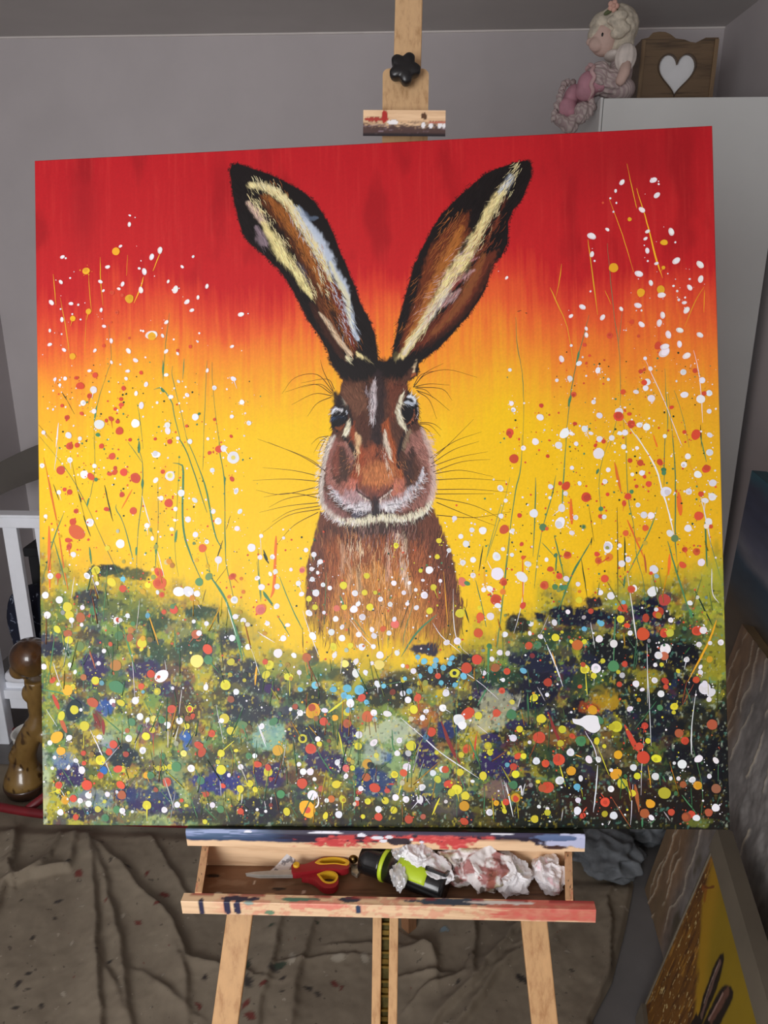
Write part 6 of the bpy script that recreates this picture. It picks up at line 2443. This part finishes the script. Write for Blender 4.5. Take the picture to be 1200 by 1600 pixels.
set_paint(dc, pc)
# grey rags heaped beyond the tray
M_rag = P('grey_rag', (104, 108, 112), .9, .2, 18, bump=.2)
def rag(name, label, c, r, seed, rot):
    def fn(p):
        q = p * 1.7 + Vector((seed, seed * 2, 0)); d = mnoise.voronoi(q)[0]; return 1 + .5 * (.4 - (d[1] - d[0])) + .3 * mnoise.noise(p * 2.5 + Vector((seed, 1, 2)))
    V, F = ball(c, r, 5, rot, fn); V = [(x, y, max(z, .009)) for x, y, z in V]
    o = obj(name, V, F, M_rag, None, smooth=True, loc=c); tag(o, label, 'rag'); return o
rag('rag', 'blue grey crumpled rag on the drop cloth beside the right end of the ledge', (.535, 1.765, .035), (.085, .075, .045), 3.0, (0, 0, -.5))
rag('rag', 'dark grey crumpled rag on bare floor beside the brown textured canvas', (.665, 1.90, .03), (.075, .07, .035), 8.0, (0, 0, .3))

# ------------------------------------------------------------------ left: red tube frame, burl sculpture, cot
M_redm = P('red_tube', (112, 24, 32), .45, .12)
rf = thing('tubular_frame', 'dark red tubular metal frame lying on the drop cloth below the burl sculpture', 'frame', (-1.0, 1.9, 0))
zf = .035
part('front_tube', tube([tuple(p) for p in smoothpath([(-1.62, 2.02, zf), (-1.40, 1.915, zf), (-1.25, 1.872, zf), (-1.05, 1.842, zf), (-.85, 1.83, zf), (-.56, 1.835, zf), (-.30, 1.86, zf)])], .0135), M_redm, rf, smooth=True)
part('rear_tube', tube([(-1.425, 2.27, zf), (-1.38, 2.262, zf), (-1.0, 2.24, zf), (-.5, 2.2, zf)], [.008, .014, .014, .014]), M_redm, rf, smooth=True)
part('cross_tube', tube([(-1.165, 1.865, zf), (-1.105, 2.02, zf), (-1.03, 2.24, zf)], .013), M_redm, rf, smooth=True)
part('cross_tube', tube([(-.52, 1.838, zf), (-.52, 2.02, zf), (-.55, 2.2, zf)], .013), M_redm, rf, smooth=True)
# sculpture (scaled out to its distance)
YS, KS = 1.985, 1.01
def S3(x, z): return (x * KS, YS, 1.6 - (1.6 - z) * KS)
ST = thing('wooden_sculpture', 'glossy mottled brown knobbly wood sculpture with bulbous head beside the white cot', 'sculpture', (-1.24, YS, 0))
t = NT('burl_wood'); co = t.coord((1, 1, .6)); f = t.noise(co, 9, 5); col = t.ramp(f, [(.3, (84, 58, 28)), (.5, (124, 96, 50)), (.72, (144, 116, 66))])
vo = t.n('ShaderNodeTexVoronoi'); vo.inputs['Scale'].default_value = 42; vo.inputs['Randomness'].default_value = 1; wq = t.n('ShaderNodeMix', data_type='RGBA'); wq.inputs[0].default_value = .10; t.l(t.coord((1, 1, .5)), wq.inputs[6]); nq = t.n('ShaderNodeTexNoise'); nq.inputs['Scale'].default_value = 14; t.l(co, nq.inputs['Vector']); t.l(nq.outputs['Color'], wq.inputs[7]); t.l(wq.outputs[2], vo.inputs['Vector'])
col = t.mix(t.ramp(vo.outputs['Distance'], [(.20, (235, 235, 235)), (.34, (0, 0, 0))]), col, L4((44, 24, 14)))
sxyz = t.n('ShaderNodeSeparateXYZ'); t.l(t.coord(), sxyz.inputs[0]); hd = t.n('ShaderNodeMapRange'); hd.inputs[1].default_value = .40; hd.inputs[2].default_value = .50; t.l(sxyz.outputs['Z'], hd.inputs[0])
col = t.mix(hd.outputs[0], col, t.ramp(t.noise(co, 22, 4), [(.35, (44, 24, 12)), (.7, (96, 60, 26))])); t.base(col); t.rough(.28, 0, .6); t.bump(f, .15, .004); M_burl = t.m
neck = [S3(-1.207, .10), S3(-1.207, .151), S3(-1.190, .202), S3(-1.162, .250), S3(-1.148, .285), S3(-1.146, .33), S3(-1.140, .375), S3(-1.137, .42)]
arm = [S3(-1.165, .245), S3(-1.13, .232), S3(-1.10, .20), S3(-1.10, .14), S3(-1.125, .08)]
bd = join(tube([tuple(p) for p in smoothpath([S3(-1.212, .03)] + neck)], [float(q) for q in np.interp(np.linspace(0, 1, 49), [0, .12, .25, .4, .55, .68, .82, 1], [.038, .036, .035, .036, .034, .022, .025, .030])], 20),
          tube([tuple(p) for p in smoothpath(arm)], .028, 16), ball(S3(-1.137, .495), (.060, .058, .060), 4), ball(S3(-1.175, .455), (.03, .035, .03), 3), ball(S3(-1.232, .150), (.022, .03, .03), 3), ball(S3(-1.222, .178), (.020, .03, .02), 3),
          ball(S3(-1.160, .375), (.02, .025, .03), 3))
part('body', fuse(bd, .004, 5), M_burl, ST, smooth=True)
part('flare', lathe([(.064, .038), (.063, .05), (.057, .068), (.048, .085), (.040, .102), (.035, .122)], (S3(-1.217, 0)[0], YS, .006), 40), M_burl, ST, smooth=True)
part('foot', lathe([(.050, 0), (.057, .004), (.066, .03), (.066, .037), (.062, .041)], (S3(-1.217, 0)[0], YS, .006), 40), P('dark_foot', (50, 32, 22), .35, .3, 20, coat=.5), ST, smooth=True)['label'] = 'dark brown round foot'
pot = thing('white_tub', 'plain white round tub on the floor behind the burl sculpture', 'tub', (-1.272, 2.13, 0)); Mpot = P('white_ceramic', (216, 214, 208), .35, .03)
part('body', lathe([(.044, .006), (.054, .02), (.058, .11), (.060, .125), (.055, .125), (.050, .03)], (-1.272, 2.13, 0), 36), Mpot, pot, smooth=True)
part('rim', tube([(-1.272 + .0585 * math.cos(a_), 2.13 + .0585 * math.sin(a_), .125) for a_ in np.linspace(0, 2 * math.pi, 36, endpoint=False)], .004, 8, closed=True), Mpot, pot, smooth=True)
# cot
cot = thing('cot', 'white painted wooden cot with slatted side and arched back panel', 'cot', (-1.3, 2.5, 0)); M_cot = P('cot_white', (240, 243, 250), .4, .02)
YC = 2.23; CX0, CX1 = -1.46, -.62
part('top_rail', box(CX0, CX1, YC, YC + .035, .802, .838), M_cot, cot, bevel=.003); part('rail_cap', box(CX0 - .01, CX1 + .01, YC - .008, YC + .043, .838, .848), M_cot, cot, bevel=.003)
part('bottom_rail', join(box(-1.43, CX1, YC + .02, YC + .055, .17, .203), box(-1.405, CX1, YC + .025, YC + .05, .13, .17)), M_cot, cot, bevel=.002)
for k in range(7):
    x = -1.323 + .104 * k; part('slat', box(x, x + .046, YC + .01, YC + .028, .20, .804), M_cot, cot, bevel=.002)
for x, y in ((CX0, YC), (CX1 - .045, YC), (CX0, 2.86), (CX1 - .045, 2.86)): part('leg', box(x - .002, x + .043, y, y + .045, 0, .803 if y < 2.5 else .70), M_cot, cot, bevel=.003)
part('mattress_base', box(CX0 + .04, CX1 - .04, YC + .04, 2.86, .20, .225), M_cot, cot)
ax_ = np.linspace(-.55, -1.70, 26)
arc = [(x, .855 - .50 * (x + 1.15) ** 2) for x in ax_[::-1]] + [(x, .99 - .555 * (x + 1.15) ** 2) for x in ax_]
part('arched_panel', prism(arc, lambda a, b: (a, 2.79, b), lambda a, b: (a, 2.83, b)), P('grey_headboard', (92, 86, 80), .6, .03), cot)['label'] = 'dark grey arched panel'
for x in (-1.40, -.90): part('panel_post', box(x, x + .05, 2.83, 2.86, .0, .84), M_cot, cot)
t = NT('navy_pattern'); co = t.coord(); wv = t.n('ShaderNodeTexNoise'); wv.inputs['Scale'].default_value = 26; wv.inputs['Detail'].default_value = 1; wv.inputs['Distortion'].default_value = 1.6; t.l(co, wv.inputs['Vector'])
t.base(t.ramp(wv.outputs['Fac'], [(.0, (16, 20, 38)), (.60, (18, 24, 46)), (.63, (150, 160, 180)), (.66, (24, 30, 54)), (.80, (30, 38, 70)), (.83, (170, 176, 190))])); t.rough(.85); M_navy = t.m
cush = lambda c, r, s: ball(c, r, 4, None, lambda p: (abs(p.x) ** 4 + abs(p.y) ** 4 + abs(p.z) ** 4) ** -.25 * (1 + .06 * mnoise.noise(p * 2 + Vector((s, 0, 0)))))
o = obj('bedding_bundle', *cush((-1.25, 2.385, .385), (.17, .075, .158), 1), M_navy, None, smooth=True, loc=(-1.25, 2.385, .225)); tag(o, 'navy patterned bedding bundle seen between the cot slats', 'bedding')
o = obj('storage_box', *join(box(-1.40, -1.02, 2.50, 2.62, .226, .60), box(-1.41, -1.01, 2.49, 2.63, .60, .635)), P('black_fabric', (26, 26, 30), .8, .1), None, bevel=.006, loc=(-1.2, 2.56, .226)); tag(o, 'plain black storage box at the back of the cot behind the navy bedding', 'box')
o = obj('cushion', *cush((-1.52, 2.12, .105), (.075, .09, .09), 5), M_navy, None, smooth=True, loc=(-1.52, 2.12, .016)); tag(o, 'navy and white patterned cushion on the floor at the left edge', 'cushion')
o = obj('pillow', *cush((-1.37, 2.28, .247), (.045, .026, .021), 3), P('pillow_white', (225, 226, 232), .8, .03), None, smooth=True, loc=(-1.37, 2.28, .225)); tag(o, 'small white pillow on the low cot base next to the sculpture head', 'pillow')

# ------------------------------------------------------------------ wardrobe, doll, heart box
M_ward = P('wardrobe_white', (222, 224, 222), .45, .015, 3)
wd = thing('wardrobe', 'tall plain white wardrobe in the corner behind the canvas', 'wardrobe', (.77, 2.8, 0))
WT = 2.052
part('carcass', box(.505, 1.040, 2.522, 3.12, .0, WT), M_ward, wd, bevel=.002); part('door', box(.5125, 1.037, 2.50, 2.52, .06, WT - .002), M_ward, wd, bevel=.002)
part('side_panel', box(.5035, .5105, 2.502, 2.53, .0, WT), M_ward, wd)
hb = thing('wooden_box', 'brown wooden box with white heart cutout and wavy top edge on the wardrobe', 'box', (.755, 2.72, WT))
M_bx = wood('box_wood', (112, 90, 66), (74, 58, 42), 'x'); bx0, bx1, BY = .640, .866, 2.655
top = [(bx0, 2.2335), (.660, 2.2375), (.672, 2.2505), (.690, 2.2525), (.708, 2.2515), (.724, 2.245), (.740, 2.2345), (.766, 2.231), (.785, 2.2245), (.800, 2.2225), (.812, 2.228), (.828, 2.2355), (bx1, 2.2355)]
out = [(bx0, WT), (bx1, WT)] + top[::-1]
hx, hz = .752, 2.146
heart = []
for i in range(48):
    a_ = 2 * math.pi * i / 48; x = 16 * math.sin(a_) ** 3; y = 13 * math.cos(a_) - 5 * math.cos(2 * a_) - 2 * math.cos(3 * a_) - math.cos(4 * a_); heart.append((hx + x * .0034, hz + y * .0039))
part('front_panel', flat_cut(out, [heart], .012, lambda a, b, h: (a, BY + h, b)), M_bx, hb)
big_h = [(hx + (x - hx) * 1.06, hz + (z - hz) * 1.06) for x, z in heart]
part('heart_border', flat_cut(big_h, [[(hx + (x - hx) * .99, hz + (z - hz) * .99) for x, z in heart]], .004, lambda a, b, h: (a, BY - .008 + h, b)), wood('border_wood', (82, 64, 46), (52, 40, 30), 'x'), hb)
part('heart_panel', box(hx - .07, hx + .07, BY + .0065, BY + .010, hz - .078, hz + .062), P('heart_white', (235, 236, 238), .6, .02), hb)['label'] = 'white heart backing'
part('side_board', box(bx0, bx0 + .010, BY + .0062, 2.84, WT, 2.232), M_bx, hb); part('side_board', box(bx1 - .010, bx1, BY + .0062, 2.84, WT, 2.232), M_bx, hb); part('back_board', box(bx0 + .01, bx1 - .01, 2.83, 2.84, WT, 2.232), M_bx, hb)
for x in (bx0, bx1 - .012): part('corner_batten', box(x, x + .012, BY - .012, BY - .0062, WT, 2.23), wood('batten_wood', (128, 104, 76), (92, 72, 52), 'z'), hb)
doll = thing('rag_doll', 'blonde rag doll in pale dress and pink trousers sitting on the wardrobe edge', 'doll', (.56, 2.59, WT))
Yd = 2.585
M_skin = P('doll_skin', (214, 184, 172), .85, .04, 30); M_hair = P('doll_hair', (204, 194, 176), .95, .12, 60, bump=.6, bscale=240); M_cream = P('doll_blouse', (222, 212, 204), .9, .05, 40)
t = NT('striped_cotton'); co = t.coord(); w_ = t.n('ShaderNodeTexWave', wave_type='BANDS', bands_direction='DIAGONAL'); w_.inputs['Scale'].default_value = 42; w_.inputs['Distortion'].default_value = 3; t.l(co, w_.inputs['Vector'])
t.base(t.ramp(w_.outputs['Fac'], [(.3, (200, 186, 182)), (.7, (178, 158, 158))])); t.rough(.9); M_str = t.m
M_pink = P('pink_cotton', (200, 146, 160), .9, .06, 30)
hdp = part('head', fuse(join(ball((.516, Yd, 2.218), (.040, .040, .044), 4), ball((.477, Yd, 2.213), (.012, .012, .011), 3), ball((.492, Yd - .018, 2.202), (.022, .02, .02), 3)), .003, 3), M_skin, doll, smooth=True)
sub('eye', *ball((.5035, Yd - .0365, 2.222), (.0035, .003, .006), 2), M_black, hdp, smooth=True)['label'] = 'black embroidered eye'
lum = lambda s: (lambda p: 1 + .10 * mnoise.noise(p * 4 + Vector((s, 0, 0))) + .05 * mnoise.noise(p * 11 + Vector((s, 0, 0))))
part('hair', fuse(join(ball((.553, Yd + .008, 2.252), (.060, .056, .058), 4, None, lum(1)), ball((.520, Yd + .012, 2.262), (.045, .045, .032), 3, None, lum(4)), ball((.560, Yd + .01, 2.215), (.045, .045, .05), 3, None, lum(2)), ball((.489, Yd + .006, 2.238), (.018, .034, .026), 3, (0, .4, 0), lum(3))), .003, 1), M_hair, doll, smooth=True)
bun = []
for k in range(5): bun.append(ball((.545 + .012 * math.sin(k * 1.6), Yd - .050 + .004 * math.cos(k * 2), 2.222 + .011 * k), (.022, .016, .014), 3, None, lum(5 + k)))
part('plait', fuse(join(*bun), .0025, 1), M_hair, doll, smooth=True)
fl = [ball((.527 + .009 * math.cos(k * 1.256), Yd - .040, 2.292 + .009 * math.sin(k * 1.256)), (.008, .006, .008), 2) for k in range(5)] + [ball((.527, Yd - .044, 2.292), (.006, .005, .006), 2)]
part('flower', join(*fl), P('flower_pink', (222, 176, 160), .9, .05), doll, smooth=True)
part('leaf', join(ball((.514, Yd - .038, 2.278), (.014, .005, .006), 2, (0, -.5, 0)), ball((.536, Yd - .036, 2.284), (.006, .005, .014), 2)), P('leaf_green', (96, 104, 72), .9, .1), doll, smooth=True)
part('dress', fuse(join(ball((.572, Yd + .01, 2.128), (.035, .045, .072), 4, (0, .12, 0)), ball((.545, Yd, 2.105), (.055, .060, .038), 4, (0, .1, 0), lambda p: 1 + .07 * math.sin(14 * math.atan2(p.z, p.y))), ball((.505, Yd, 2.115), (.036, .064, .045), 4, (0, .25, 0), lambda p: 1 + .08 * math.sin(16 * math.atan2(p.z, p.y))), ball((.575, Yd + .01, 2.088), (.045, .06, .035), 3)), .003, 1), M_str, doll, smooth=True)
part('dress_hem', tube([(.481 + .012 * math.cos(a_ * 1) * 0 + .004 * math.sin(9 * a_), Yd + .062 * math.cos(a_), 2.100 + .052 * math.sin(a_) + (.481 - .481)) for a_ in np.linspace(0, 2 * math.pi, 60, endpoint=False)], .006, 8, closed=True), P('hem_pink', (212, 176, 176), .9, .05), doll, smooth=True)
part('sleeve', ball((.572, Yd - .048, 2.160), (.030, .028, .038), 4, (0, .1, 0), lambda p: 1 + .04 * math.sin(10 * math.atan2(p.x, p.y))), M_cream, doll, smooth=True)
part('sleeve', ball((.565, Yd + .062, 2.160), (.030, .028, .038), 4, (0, .1, 0)), M_cream, doll, smooth=True)
part('collar', ball((.545, Yd - .006, 2.176), (.026, .040, .015), 3), M_cream, doll, smooth=True)
for dy in (-.060, .07): part('arm', tube([(.573, Yd + dy, 2.145), (.568, Yd + dy - .004, 2.118), (.558, Yd + dy - .006, 2.096), (.553, Yd + dy - .006, 2.088)], [.015, .016, .014, .008], 14), M_skin, doll, smooth=True)
wob = lambda k, a: (lambda p: 1 + a * math.sin(k * math.atan2(p.y, p.x)))
part('trouser_leg', fuse(join(ball((.470, Yd - .030, 2.098), (.027, .030, .034), 4, (0, .25, 0)), ball((.468, Yd - .028, 2.076), (.029, .030, .024), 4, (0, .2, 0)), tube([(.515, Yd - .028, 2.105), (.480, Yd - .03, 2.098)], .027, 16)), .003, 3), M_pink, doll, smooth=True)
part('trouser_leg', fuse(join(ball((.438, Yd + .018, 2.075), (.024, .032, .034), 4, (0, .45, 0)), ball((.424, Yd + .012, 2.042), (.031, .034, .030), 4, (0, .5, 0)), ball((.434, Yd + .012, 2.030), (.026, .032, .018), 4), tube([(.50, Yd + .03, 2.09), (.45, Yd + .022, 2.082)], .026, 16)), .003, 3), M_pink, doll, smooth=True)
def frill(path, r, k, amp): return tube([(x + amp * math.sin(k * i_), y + amp * .8 * math.cos(k * 1.3 * i_), z + amp * .6 * math.sin(k * .7 * i_ + 1)) for i_, (x, y, z) in enumerate(smoothpath(path, 8))], [r * (1 + .25 * math.sin(i_ * 1.9)) for i_ in range(len(smoothpath(path, 8)))], 10)
part('frill', join(frill([(.440, Yd + .035, 2.112), (.418, Yd + .02, 2.112), (.405, Yd + .01, 2.090), (.397, Yd, 2.060), (.388, Yd - .004, 2.030), (.384, Yd - .006, 2.006)], .0085, 1.1, .003)), M_str, doll, smooth=True)
part('frill', join(frill([(.484, Yd - .03, 2.052), (.492, Yd - .034, 2.035), (.480, Yd - .03, 2.020), (.470, Yd - .02, 2.008)], .0095, 1.0, .003)), M_str, doll, smooth=True)
part('boot', fuse(join(ball((.412, Yd + .006, 2.004), (.032, .032, .017), 4, (0, .5, 0), wob(9, .10)), ball((.434, Yd + .004, 1.992), (.026, .030, .022), 4, (0, .2, 0), wob(8, .10)), ball((.446, Yd + .004, 2.008), (.022, .03, .020), 3, None, wob(7, .1))), .0028, 1), M_str, doll, smooth=True)
part('boot', fuse(join(ball((.464, Yd - .024, 2.030), (.022, .028, .022), 4, None, wob(9, .10)), ball((.459, Yd - .026, 2.008), (.017, .022, .016), 4, (0, .3, 0), wob(8, .1))), .0028, 1), M_str, doll, smooth=True)

# ------------------------------------------------------------------ canvases stacked along the right wall
def leaning(name, label, TL, BL, TR, width, thick, mat, face_fn, frame=None, group=None):
    TL, BL, TR = Vector(TL), Vector(BL), Vector(TR); v = (TL - BL); hgt = v.length; v.normalize(); u = (TR - TL); u = (u - v * u.dot(v)).normalized(); n = u.cross(v); n = n if n.x < 0 else -n
    o = thing(name, label, 'painting', tuple(BL)); 
    f = lambda a, b, c=0.0: tuple(BL + u * (a * width) + v * (b * hgt) + n * c)
    return o, f, hgt, n, u, v
def slab(f, a0, a1, b0, b1, c0, c1):
    V = [f(a, b, c) for c in (c0, c1) for a, b in ((a0, b0), (a1, b0), (a1, b1), (a0, b1))]; return V, list(BOXF)
# brown and silver textured canvas
o, f, h_, n, u, v = leaning('textured_canvas', 'brown and silver grey textured abstract canvas leaning behind the framed yellow painting', (.764, 1.680, .789), (.619, 1.679, .001), (.7525, 1.51, .789), .75, .03, None, None)
def relief(a, b): return a, b
na, nb = 260, 280; aa, bb = np.meshgrid(np.linspace(0, 1, na), np.linspace(0, 1, nb)); rel = .002 * fbm(aa * 18, bb * 18, 301) + .008 * sst(.22, .42, aa + .14 * (fbm(aa * 5, bb * 6, 305) - .5)) * fbm(aa * 30, bb * 22, 303)
pa = np.zeros((na * nb, 4)); A_, B_ = aa.ravel(), bb.ravel(); sil = sst(.14, .30, A_ + .16 * (fbm(A_ * 5, B_ * 6, 305) - .5) + .10 * (B_ - .5))
c0 = s2l((148, 118, 90)); c1 = s2l((150, 145, 142)); pa[:, :3] = c0 * (1 - sil[:, None]) + c1 * sil[:, None]; pa[:, :3] *= (.45 + .75 * fbm(A_ * 30, B_ * 22, 307) + .35 * sil * (fbm(A_ * 80, B_ * 60, 308) - .5))[:, None]; pa[:, 3] = 1
pa = mixp(pa, (126, 108, 84), sst(.5, .7, fbm(A_ * 6, B_ * 3, 309)) * (1 - sil) * .6); pa = mixp(pa, (86, 76, 50), sst(.6, .7, fbm(A_ * 9, B_ * 7, 311)) * sil * .8)
for k, (a0, w) in enumerate(((.05, .004), (.085, .005), (.13, .004), (.17, .006), (.24, .005), (.36, .006), (.47, .006), (.62, .006))):
    path = a0 + .035 * (fbm(B_ * 9, B_ * 0 + k, 320 + k) - .5) * 2 + .012 * (fbm(B_ * 45, B_ * 0 + k, 330 + k) - .5); on = sst(.38, .5, fbm(B_ * 9, B_ * 0 + k * 3, 340 + k)); pa = mixp(pa, (196, 184, 164), sst(w * 1.0, w * .3, np.abs(A_ - path)) * on * .8); rel += (.003 * sst(w * 1.6, 0, np.abs(A_ - path)) * on).reshape(rel.shape)
V = [f(aa[j, i], bb[j, i], .0005 + rel[j, i]) for j in range(nb) for i in range(na)]; F = [(j * na + i, j * na + i + 1, (j + 1) * na + i + 1, (j + 1) * na + i) for j in range(nb - 1) for i in range(na - 1)]
t = NT('silver_relief_paint'); at = t.n('ShaderNodeAttribute', attribute_name='paint'); t.base(at.outputs['Color']); t.rough(.5, .15)
pf = part('relief_face', (V, F), t.m, o, smooth=True); set_paint(pf, pa)
part('canvas_body', slab(f, 0, 1, 0, 1, -.03, 0), P('canvas_edge_tan', (140, 118, 86), .8, .1), o)
# blue seascape
o, f, h_, n, u, v = leaning('seascape_canvas', 'dark blue seascape canvas standing behind the brown and silver canvas', (.828, 1.900, 1.106), (.780, 1.900, .001), (.8145, 1.771, 1.106), .70, .03, None, None)
na, nb = 60, 160; aa, bb = np.meshgrid(np.linspace(0, 1, na), np.linspace(0, 1, nb)); A_, B_ = aa.ravel(), bb.ravel(); yb = B_ + .04 * (fbm(A_ * 5, B_ * 12, 401) - .5)
cs = s2l([(70, 58, 48), (86, 72, 56), (94, 78, 58), (66, 76, 86), (46, 76, 100), (130, 132, 144), (100, 104, 126), (66, 74, 104), (60, 68, 96), (44, 104, 122)]); st_ = [0, .4, .70, .75, .80, .825, .86, .92, .97, 1.0]
pa = np.ones((na * nb, 4)); 
for k in range(3): pa[:, k] = np.interp(yb, st_, cs[:, k]) * (.7 + .6 * fbm(A_ * 8, B_ * 60, 403))
V = [f(aa[j, i], bb[j, i], .0008) for j in range(nb) for i in range(na)]; F = [(j * na + i, j * na + i + 1, (j + 1) * na + i + 1, (j + 1) * na + i) for j in range(nb - 1) for i in range(na - 1)]
t = NT('seascape_paint'); at = t.n('ShaderNodeAttribute', attribute_name='paint'); t.base(at.outputs['Color']); t.rough(.5)
pf = part('painted_face', (V, F), t.m, o); set_paint(pf, pa); part('canvas_body', slab(f, 0, 1, 0, 1, -.035, 0), P('canvas_edge_teal', (44, 84, 96), .7, .15), o)
# framed yellow painting with a small hare
o, f, h_, n, u, v = leaning('framed_painting', 'yellow painting of dark hare ears in a beige frame at the lower right corner', (.611, 1.300, .488), (.507, 1.300, .001), (.541, .906, .488), .62, .02, None, None)
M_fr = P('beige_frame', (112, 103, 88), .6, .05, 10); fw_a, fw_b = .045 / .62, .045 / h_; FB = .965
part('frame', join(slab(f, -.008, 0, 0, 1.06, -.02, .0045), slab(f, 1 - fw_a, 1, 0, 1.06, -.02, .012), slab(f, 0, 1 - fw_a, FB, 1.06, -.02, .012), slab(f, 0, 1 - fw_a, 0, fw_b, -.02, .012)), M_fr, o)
part('frame_slip', slab(f, .004, 1 - fw_a, FB - .02, FB, -.01, .006), P('frame_slip_pale', (150, 138, 100), .5, .04), o)['label'] = 'pale inner slip'
NA, NB = 300, 260; aa, bb = np.meshgrid(np.linspace(.002, 1 - fw_a, NA), np.linspace(fw_b, FB - .005, NB)); A_, B_ = aa.ravel(), bb.ravel()
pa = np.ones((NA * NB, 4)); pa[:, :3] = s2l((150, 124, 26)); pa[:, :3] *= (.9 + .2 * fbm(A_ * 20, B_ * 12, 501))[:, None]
YE = (f, u, v)
dn = fbm(A_ * 14, B_ * 8, 503) - .5; br = sst(.035, -.03, A_ * 1.0 - np.interp(B_, [0, .45, .52, .60, .70, .78, .86, 1], [.9, .42, .33, .25, .16, .09, .045, .0]) + .10 * dn)
pa = mixp(pa, (122, 78, 30), br * .95); pa = mixp(pa, (86, 52, 24), br * sst(.45, .7, fbm(A_ * 60, B_ * 10, 505)) * .9); pa = mixp(pa, (180, 130, 50), br * sst(.62, .74, fbm(A_ * 90, B_ * 14, 507)) * .8); pa = mixp(pa, (214, 190, 130), br * sst(.70, .76, fbm(A_ * 130, B_ * 40, 509)))
pa = mixp(pa, (186, 140, 30), sst(.16, .02, np.abs(A_ - np.interp(B_, [0, .45, .60, .78, 1], [.95, .46, .28, .12, .03]))) * (1 - br) * .7)
def ab_poly(pts, soft=.006):
    d = np.full(A_.shape, 1e9); ins = np.zeros(A_.shape, bool)
    for (ax, ay), (bx, by) in zip(pts, pts[1:] + pts[:1]):
        d = np.minimum(d, seg_d(A_, B_, ax, ay, bx, by)[0])
        if ay != by: ins ^= ((ay > B_) != (by > B_)) & (A_ < (bx - ax) * (B_ - ay) / (by - ay) + ax)
    return sst(-soft, soft, np.where(ins, d, -d) + .006 * (fbm(A_ * 90, B_ * 60, 511) - .5))
def ab_line(pts, w):
    best = np.full(A_.shape, 9.)
    for p, q in zip(pts[:-1], pts[1:]): best = np.minimum(best, seg_d(A_, B_, p[0], p[1], q[0], q[1])[0])
    return sst(w * 1.3, w * .6, best + w * 1.2 * (fbm(A_ * 80, B_ * 50, 513) - .5))
DK = (34, 26, 22); e1 = [(.331, .842), (.316, .811), (.313, .736), (.323, .678), (.329, .622), (.347, .575), (.350, .50), (.393, .50), (.390, .58), (.384, .655), (.382, .723), (.369, .79), (.349, .833)]
e2 = [(.413, .799), (.441, .835), (.465, .843), (.477, .823), (.476, .769), (.475, .707), (.46, .58), (.40, .52), (.393, .58), (.394, .631), (.393, .715), (.402, .775)]
pa = mixp(pa, DK, ab_poly(e1)); pa = mixp(pa, DK, ab_poly(e2)); pa = mixp(pa, DK, ab_poly([(.335, .55), (.40, .56), (.47, .55), (.50, .40), (.48, .25), (.40, .20), (.34, .28), (.32, .42)]))
pa = mixp(pa, (110, 84, 74), ab_line([(.335, .80), (.346, .72), (.36, .63), (.368, .58)], .008)); pa = mixp(pa, (150, 130, 120), ab_line([(.330, .79), (.336, .70), (.35, .62)], .003))
pa = mixp(pa, (104, 70, 58), ab_line([(.436, .81), (.432, .73), (.424, .65)], .013)); pa = mixp(pa, (150, 120, 110), ab_line([(.42, .77), (.417, .70), (.412, .63)], .004))
pa = mixp(pa, (86, 54, 36), ab_poly([(.36, .50), (.44, .50), (.46, .36), (.42, .26), (.37, .34)], .02)); pa = mixp(pa, (156, 84, 24), ab_line([(.04, .805), (.07, .83), (.085, .80)], .012) * .7); pa = mixp(pa, (110, 50, 24), ab_line([(.05, .82), (.08, .85), (.11, .893)], .004) * .8)
V = [f(aa[j, i], bb[j, i], .002) for j in range(NB) for i in range(NA)]; F = [(j * NA + i, j * NA + i + 1, (j + 1) * NA + i + 1, (j + 1) * NA + i) for j in range(NB - 1) for i in range(NA - 1)]
t = NT('yellow_painting_paint'); at = t.n('ShaderNodeAttribute', attribute_name='paint'); t.base(at.outputs['Color']); t.rough(.45)
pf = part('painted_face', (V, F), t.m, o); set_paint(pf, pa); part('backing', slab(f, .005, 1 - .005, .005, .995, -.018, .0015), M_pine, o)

# ------------------------------------------------------------------ light and camera
def area(name, loc, target, sx_, sy_, energy, col):
    l = bpy.data.lights.new(name, 'AREA'); l.shape = 'RECTANGLE'; l.size = sx_; l.size_y = sy_; l.energy = energy; l.color = col
    o = bpy.data.objects.new(name, l); COL.objects.link(o); o.location = loc; o.rotation_euler = (Vector(target) - Vector(loc)).to_track_quat('-Z', 'Y').to_euler(); return o
area('window_daylight', (wm, YF + .02, 1.45), (wm, YF + 1.02, 1.42), 1.15, 1.30, 56, (.985, .99, 1.0))
w = bpy.data.worlds.new('world'); scene.world = w; w.use_nodes = True; bg = w.node_tree.nodes['Background']; bg.inputs[0].default_value = (.95, .97, 1.0, 1); bg.inputs[1].default_value = .55
cam = bpy.data.cameras.new('camera'); cam.sensor_fit = 'VERTICAL'; cam.sensor_height = 24; cam.lens = 24 * 1200 / 1600; cam.clip_start = .05
co_ = bpy.data.objects.new('camera', cam); COL.objects.link(co_); co_.location = (0, 0, 1.6)
co_.rotation_euler = Euler((math.radians(90 - 18), 0, math.radians(2.8)), 'XYZ'); scene.camera = co_
scene.view_settings.view_transform = 'Standard'; scene.view_settings.look = 'None'; scene.view_settings.gamma = 1; scene.view_settings.exposure = 0.0
scene.view_settings.use_curve_mapping = False
